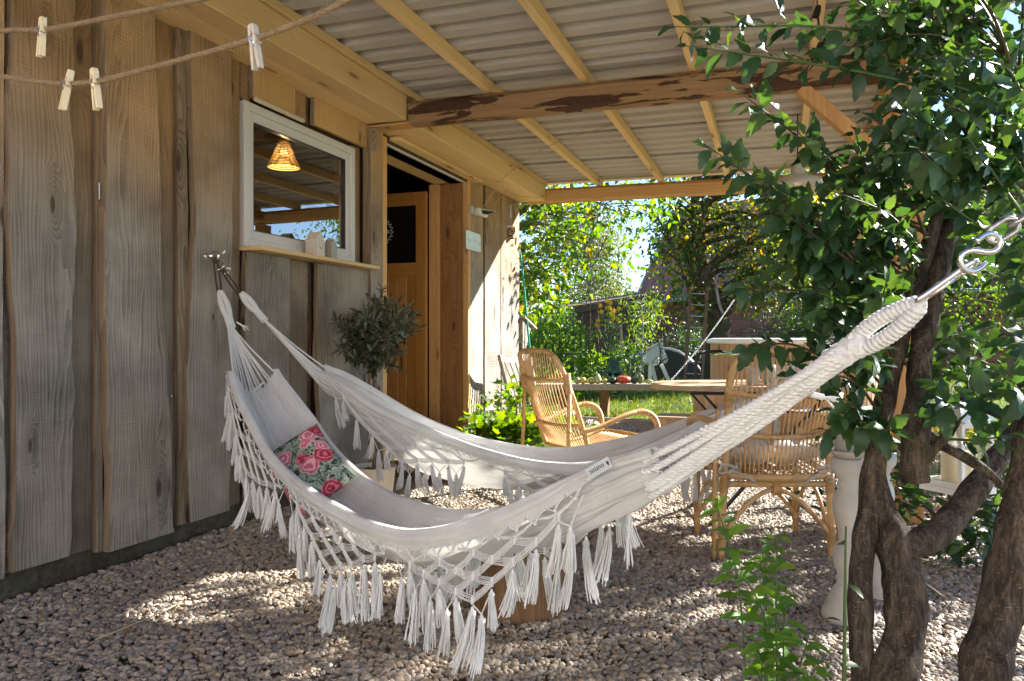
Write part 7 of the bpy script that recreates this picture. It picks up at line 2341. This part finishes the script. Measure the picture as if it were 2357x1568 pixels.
# ================================================================== TREES AND GARDEN PLANTS
def tree(name, label, base, trunk_pts, trunk_r, clumps, per, spread, ls, mats, bark, tpl, nparts=0, knob=.1, group=None, droop=.0, reach=None, limbr=.03):
    """trunk, boughs to each clump, leaves gathered in clumps"""
    o = thing(name, label, 'tree', tuple(base), 0, group)
    b = MB(); path = limb(b, trunk_pts, trunk_r, 12, knob, 5); b.build('trunk', bark, o, True)
    br = MB(); P = []; D = []; U = []; S = []
    src = path[len(path)//3:]
    for c in clumps:
        c = Vector(c)
        s0 = min(src, key=lambda w: (w-c).length+max(0, w.z-c.z)*1.2)
        m = s0.lerp(c, .55)+Vector((RNG.normal()*.08, RNG.normal()*.08, .12*(c-s0).length))
        pp = catmull([s0, m, c], 5); br.tube(pp, [limbr*(1-.85*i/10) for i in range(11)], 6)
        for k in range(3):
            e = c+Vector(tuple(RNG.normal(size=3)))*spread*1.1
            br.tube([c.lerp(s0, .15), c.lerp(e, .6), e], [limbr*.25, limbr*.18, limbr*.08], 4)
        nl = int(per*RNG.uniform(.7, 1.3))
        g = RNG.normal(size=(nl, 3))*spread; g[:, 2] *= .8
        pz = np.array(c)[None]+g
        pz[:, 2] -= droop*np.abs(g[:, 0]+g[:, 1])*.5
        P.append(pz); D.append(g/np.maximum(1e-6, np.linalg.norm(g, axis=1, keepdims=True))*.5+rnd_unit(nl)*.8+np.array([[0, 0, -.45-droop]])); U.append(rnd_unit(nl)*.9+np.array([[0, 0, .7]])); S.append(ls*RNG.uniform(.65, 1.2, nl))
    br.build('boughs', bark, o, True)
    P = np.concatenate(P); D = np.concatenate(D); U = np.concatenate(U); S = np.concatenate(S)
    cr = bpy.data.objects.new('crown', None); COL.objects.link(cr); cr.parent = o; cr.matrix_parent_inverse = MW(o).inverted()
    if not isinstance(mats, list): mats = [(1.0, mats)]
    r = RNG.random(len(P)); a0 = 0.0
    for f, m_ in mats:
        sel = (r >= a0) & (r < a0+f); a0 += f
        if sel.sum(): foliage(o, tpl, P[sel], D[sel], U[sel], S[sel], m_, int(nparts*f), parent=cr)
    return o
M['bark_old'] = bark_mat('mossy old bark', (.03, .022, .015), (.15, .115, .075), 9, 1.0, (1, 1, .4), moss=(.05, .06, .018))
M['bark_grey'] = bark_mat('grey bark', (.07, .055, .042), (.24, .20, .155), 14, .8)
M['bark_birch'] = bark_mat('birch bark', (.16, .14, .12), (.55, .52, .47), 7, .4)
M['leaf_cherry'] = leaf_mat('cherry leaves', (.04, .105, .018), (.075, .165, .024), (.15, .235, .035), trans=.5, gloss=.4)
M['leaf_pear'] = leaf_mat('pear leaves', (.035, .085, .018), (.07, .13, .024), (.15, .19, .035), trans=.45)
M['leaf_gold'] = leaf_mat('golden leaves', (.24, .25, .03), (.42, .33, .04), (.50, .26, .04), trans=.5)
M['leaf_birch'] = leaf_mat('birch leaves', (.065, .10, .04), (.11, .145, .06), (.19, .20, .08), trans=.4)

# cherry at the shed corner
def rc(n, fx, fy, fd): return [at(fx(), fy(), fd()) for _ in range(n)]
u_ = lambda a, c: (lambda: random.uniform(a, c))
cb0 = ground_d(1120, 10.2)
cl_ = rc(28, u_(1180, 1262), u_(425, 700), u_(8.6, 10.6)) + rc(5, u_(1280, 1350), u_(430, 500), u_(8.8, 10)) + rc(22, u_(850, 1190), u_(100, 440), u_(9, 12)) + rc(3, u_(1255, 1300), u_(520, 600), u_(8.8, 9.6))
cl_ += [at(1420, 588, 9.0), at(1400, 500, 9.1), at(1405, 452, 9.0), at(1440, 462, 9.0), at(1478, 466, 9.0), at(1500, 455, 9.0), at(1375, 572, 9.05)]
tree('cherry_tree', 'leafy green cherry tree overhanging the corner of the shed', cb0, [cb0, cb0+Vector((.05, 0, 1.2)), cb0+Vector((.15, -.1, 2.3)), cb0+Vector((.4, -.2, 3.6)), cb0+Vector((.6, -.1, 5.0))], [.16, .13, .11, .08, .03],
     cl_, 58, .22, .105, [(.93, M['leaf_cherry']), (.07, M['leaf_gold'])], M['bark_grey'], ov4, 300)

# old pear tree with gnarled trunk
pb_ = ground_d(1652, 14.2)
ptk = [at(1652, 876, 14.2), at(1650, 800, 14.2), at(1646, 745, 14.2), at(1632, 700, 14.2), at(1612, 650, 14.2), at(1602, 580, 14.2), at(1603, 510, 14.2), at(1606, 440, 14.2), at(1600, 340, 14.2)]
ptk[0].z = -.05
pcl = [at(x, y, d) for x, y, d in [(1522, 520, 13.9), (1545, 480, 13.8), (1536, 560, 13.8), (1556, 600, 13.8), (1572, 640, 13.9), (1575, 565, 13.8), (1566, 520, 13.8), (1652, 560, 14.6), (1660, 505, 14.4), (1700, 590, 14.0), (1704, 520, 13.8),
       (1640, 470, 14.2), (1740, 560, 13.9), (1760, 500, 14), (1745, 620, 13.9), (1790, 580, 14), (1716, 650, 13.8), (1735, 690, 13.6), (1770, 660, 13.9), (1830, 520, 14), (1820, 620, 14), (1585, 470, 14.3), (1870, 580, 14.2), (1850, 470, 14.2), (1900, 520, 14.2), (1790, 450, 14.2), (1588, 700, 13.7)]]
pcl += rc(26, u_(1500, 1950), u_(150, 430), u_(13, 15.5))
ptree = tree('old_pear_tree', 'old gnarled fruit tree with mossy trunk and yellowing leaves', pb_, ptk, [.27, .25, .25, .28, .24, .19, .16, .13, .07], pcl, 165, .26, .115, [(.80, M['leaf_pear']), (.20, M['leaf_gold'])], M['bark_old'], ov4, 200, .18, limbr=.06)
b = MB(); limb(b, [at(1640, 722, 14.1), at(1662, 716, 14.0), at(1682, 704, 13.95)], [.17, .15, .13], 10, .25); b.build('stump_limb', M['bark_old'], ptree, True)
b = MB(); limb(b, [at(1607, 660, 14.0), at(1640, 610, 13.9), at(1700, 560, 13.8), at(1780, 540, 13.8)], [.10, .08, .06, .03], 9, .15); limb(b, [at(1604, 560, 14.1), at(1570, 510, 14), at(1530, 490, 13.8)], [.08, .06, .03], 8, .15)
limb(b, [at(1606, 500, 14.2), at(1640, 450, 14.1), at(1660, 380, 14)], [.09, .07, .04], 8, .15); b.build('bough', M['bark_old'], ptree, True)
b = MB(); limb(b, [at(1648, 660, 13.9), at(1655, 700, 13.8), at(1664, 722, 13.75)], [.03, .03, .025], 7); b.build('dead_snag', M['grey_chair'], ptree, True)

# far birch
fb = ground_d(1355, 34)
bcl = [at(random.uniform(1285, 1428), random.uniform(530, 712), random.uniform(32, 36)) for _ in range(46)] + [at(random.uniform(1240, 1420), random.uniform(470, 560), random.uniform(32, 36)) for _ in range(18)]
tree('birch_tree', 'tall pale grey green birch far behind the sheds', fb, [fb, fb+Vector((0, 0, 2.5)), fb+Vector((.2, 0, 5)), fb+Vector((.1, 0, 7.5))], [.2, .17, .12, .05], bcl, 210, .42, .13, M['leaf_birch'], M['bark_birch'], ov2, 0, droop=.6, limbr=.05)
# young peach tree
yb = ground_d(1477, 18.2)
ycl = [at(x, y, 18.2+random.uniform(-.4, .4)) for x, y in [(1440, 700), (1465, 690), (1490, 684), (1505, 680), (1450, 728), (1478, 722), (1500, 715), (1520, 728), (1460, 755), (1482, 752), (1462, 780), (1484, 778), (1508, 706), (1498, 745)]]
tree('young_peach_tree', 'young thin trunked tree with narrow drooping leaves before brick wall', yb, [yb, yb+Vector((0, 0, .6)), yb+Vector((.02, 0, 1.2)), yb+Vector((0, 0, 1.8))], [.035, .03, .025, .012], ycl, 58, .14, .10, [(.8, M['leaf_bright']), (.2, M['bush_mid'])], M['bark_birch'], lance, 120, droop=.5, limbr=.014)
# trees to the right and beyond
def simple_tree(name, label, base, h, cr, ch, n, ls, mat, group=None, k=26, nparts=0):
    c0 = base+Vector((0, 0, h))
    cl = [c0+Vector((RNG.normal()*cr*.42, RNG.normal()*cr*.42, RNG.normal()*ch*.40)) for _ in range(k)]
    return tree(name, label, base, [base, base+Vector((.05, .05, h*.35)), base+Vector((0, .1, h*.7)), base+Vector((.05, 0, h+ch*.3))], [.16, .13, .1, .04], cl, n//k, cr*.22, ls, mat, M['bark_grey'], ov2, nparts, group=group)
simple_tree('garden_tree', 'green garden tree behind the hot tub seen through the shrub', ground_d(2010, 16), 2.6, 2.0, 1.8, 3800, .12, M['bush_mid'], 'trees behind the canopy')
simple_tree('garden_tree', 'leafy tree at far right beyond the lawn', ground_d(2330, 14), 2.8, 2.0, 2.0, 3800, .12, M['bush_mid'], 'trees behind the canopy')
simple_tree('garden_tree', 'dark tree between brick house and canopy posts', ground_d(2150, 19), 2.8, 2.4, 2.2, 3800, .14, M['bush_dark'], 'trees behind the canopy')
simple_tree('garden_tree', 'yellowing tree right of the old fruit tree', ground_d(1890, 15.5), 3.0, 1.5, 1.6, 3200, .11, M['leaf_bright'], 'trees behind the canopy')
# unseen tree added out to the right, so its crown dapples the gravel
simple_tree('added_shade_tree', 'broad tree added out of view right of canopy for dappled shade', Vector((6.35, 6.5, 0)), 3.5, 2.0, 1.5, 2200, .15, M['bush_mid'], k=26)

# vegetable patch
veg = [(1212, 12.2, .45, 1.5, 600, 'tall tomato plant just right of the shed corner'), (1250, 12.6, .45, 1.6, 700, 'bushy tomato plant on the wire trellis, left'), (1290, 12.8, .42, 1.5, 650, 'bushy tomato plant on the wire trellis, middle'),
       (1325, 13.2, .38, 1.25, 500, 'tomato plant with fruit right of the trellis'), (1270, 11.4, .55, .6, 600, 'low light green foliage behind the lounge chair'), (1345, 12.2, .45, .62, 450, 'low foliage above the left pumpkins'),
       (1443, 14.4, .36, .85, 520, 'dark leafy currant bush behind green seat'), (1375, 14.8, .4, .75, 380, 'grey green herb bush left of green seat')]
for k, (px, d_, rx, h, n, lab) in enumerate(veg):
    bush('vegetable_plant', lab, ground_d(px, d_), rx, rx, h, n, .085, M['leaf_bright'] if k not in (6,) else M['bush_mid'], ov4, 30, 'plant', 6, 'plants of the vegetable patch', M['stem_green'])
bush('laurel_bush', 'big dark green bush behind the ladder', ground_d(1598, 18.6), .75, .7, 1.35, 2200, .075, M['bush_dark'], ov2, 0)
bush('laurel_bush', 'dark green shrub beside the stable opening right of old trunk', ground_d(1830, 18), 1.0, .8, 1.9, 2600, .085, M['bush_dark'], ov2, 0)
bush('laurel_bush', 'low shrub behind the birdhouses along brown shed', ground_d(1465, 17.5), .6, .5, .95, 900, .075, M['bush_mid'], ov2, 0)
bush('hedge_shrub', 'shrub at the left end of the brown shed', ground_d(1285, 17), .7, .6, 1.75, 1500, .09, M['bush_mid'], ov2, 0)
bush('hedge_shrub', 'shrub filling the gap behind the shed corner', ground_d(1215, 15), .8, .7, 2.1, 1800, .10, M['leaf_bright'], ov2, 0)
# far hedge closing the view
n = 30000; Pp = np.zeros((n, 3)); sA, sB = ground_d(400, 44), ground_d(3300, 30)
tt_ = RNG.random(n); Pp[:, 0] = sA.x+(sB.x-sA.x)*tt_+RNG.normal(size=n)*.6; Pp[:, 1] = sA.y+(sB.y-sA.y)*tt_+RNG.normal(size=n)*.6
hh_ = 2.2+1.0*np.sin(tt_*19)+.7*np.sin(tt_*47); Pp[:, 2] = RNG.random(n)**.8*hh_
hedge_o = link('far_hedge', leaves_mesh('far_hedge', ov2[0], Pp, rnd_unit(n), rnd_unit(n), .28*RNG.uniform(.7, 1.3, n), M['bush_dark'])); tag(hedge_o, 'dark hedge and woodland closing the view far behind', 'hedge', kind='stuff')

# wire trellis and rusty canes
trl = thing('wire_trellis', 'dark wire mesh trellis among the tomato plants', 'trellis', tuple(ground_d(1290, 12.3)))
ta_, tb_ = ground_d(1240, 12.2), ground_d(1350, 12.5)
for k in range(8): q = ta_.lerp(tb_, k/7); MB().tube([q, q+Vector((0, 0, 1.62))], .006, 5).build('upright_wire', M['iron'], trl)
for k in range(9): MB().tube([ta_+Vector((0, 0, .2+.17*k)), tb_+Vector((0, 0, .2+.17*k))], .005, 5).build('cross_wire', M['iron'], trl)
for k, (px, lab) in enumerate([(1359, 'rusty cane, left of the two beside the trellis'), (1377, 'rusty cane, right of the two beside the trellis')]):
    q = ground_d(px, 13.5); o = MB().tube([q, q+Vector((0, 0, 1.68))], .009, 6).build('rusty_cane', plain('rust', (.22, .08, .03), .9)); tag(o, lab, 'cane', 'rusty canes')
# yellow flowered plant
yf = ground_d(1408, 16)
fl = thing('yellow_flower_plant', 'tall stalks with yellow daisy flowers before the brown shed', 'plant', tuple(yf))
fpts = [(694, 180), (742, 215), (590, 260), (690, 295), (732, 295), (866, 300), (795, 335), (770, 375), (765, 405), (855, 465), (560, 480), (610, 350), (540, 545), (765, 475)]
b = MB(); fb_ = MB(); P = []; D = []; U = []; S = []
for k, (x, y) in enumerate(fpts):
    q = hp2(x, y, 16+random.uniform(-.15, .15)); root_ = yf+Vector((random.uniform(-.15, .15), random.uniform(-.1, .1), 0))
    st_ = catmull([root_, root_.lerp(q, .6)+Vector((0, 0, .1)), q], 5); b.tube(st_, [.008*(1-.6*i/10) for i in range(11)], 5)
    for j in range(9):
        a = 2*math.pi*j/9; dd = RGT*math.cos(a)+Z_*math.sin(a); dn = RGT*-math.sin(a)+Z_*math.cos(a)
        fb_.add([q, q+dd*.03+dn*.012-FWD*.01, q+dd*.062-FWD*.005, q+dd*.03-dn*.012-FWD*.01], [(0, 1, 2, 3)])
    for j in range(26):
        f = random.uniform(.15, .95); p = st_[int(f*10)]; P.append(tuple(p+Vector((random.gauss(0, .04), random.gauss(0, .04), 0)))); D.append((random.gauss(0, 1), random.gauss(0, 1), random.gauss(-.2, .4))); U.append((0, 0, 1)); S.append(random.uniform(.05, .10))
b.build('stems', M['stem_green'], fl); fb_.build('petals', plain('yellow petals', (.80, .50, .03), .7), fl)['kind'] = 'stuff'
foliage(fl, [leaf_template(4, .35, 0, .2, .3)], P, D, U, S, M['bush_mid'], 0)

# ---- grass blades and fallen leaves on the near lawn
n = 46000
gd = RNG.random(n)
gx = RNG.uniform(-1.0, 9.0, n); gy = 8.53+RNG.random(n)**1.6*13.0
keep = ~((gx-2.83)**2+(gy-8.98)**2 < .95**2)
gx, gy = gx[keep], gy[keep]; n = len(gx)
hgt = RNG.uniform(.025, .06, n)*(1+.9*(RNG.random(n) > .93))
Pg = np.stack([gx, gy, np.full(n, -.03)], 1); Dg = RNG.normal(size=(n, 3))*.4+np.array([[0, 0, 1.]]); 
M['grass'] = leaf_mat('grass blades', (.055, .115, .012), (.10, .17, .02), (.20, .22, .045), trans=.4, gloss=.5)
blade = (np.array([(-.06, 0, 0), (.06, 0, 0), (.03, .6, .05), (-.03, .6, .05), (0, 1, .16), (0, 1, .16)], dtype=np.float32), np.array([(0, 1, 2, 3), (3, 2, 4, 5)], dtype=np.int32))
g_o = link('grass', leaves_mesh('grass', blade, Pg, Dg, rnd_unit(n), hgt*1.5, M['grass'])); tag(g_o, 'short sunny lawn grass behind the gravel', 'grass', kind='stuff')
n = 900; Pf = np.stack([RNG.uniform(-.5, 6, n), 8.6+RNG.random(n)**1.4*8, np.full(n, -.005)], 1)
M['dry_leaf'] = leaf_mat('fallen leaves', (.16, .075, .03), (.28, .15, .06), (.38, .26, .10), trans=.15, gloss=.7)
f_o = link('fallen_leaves', leaves_mesh('fallen_leaves', ov4[0], Pf, rnd_unit(n)*np.array([[1, 1, .25]]), rnd_unit(n)*.6+np.array([[0, 0, 1.]]), RNG.uniform(.05, .09, n), M['dry_leaf'])); tag(f_o, 'brown fallen leaves scattered on the lawn', 'leaves', kind='stuff')
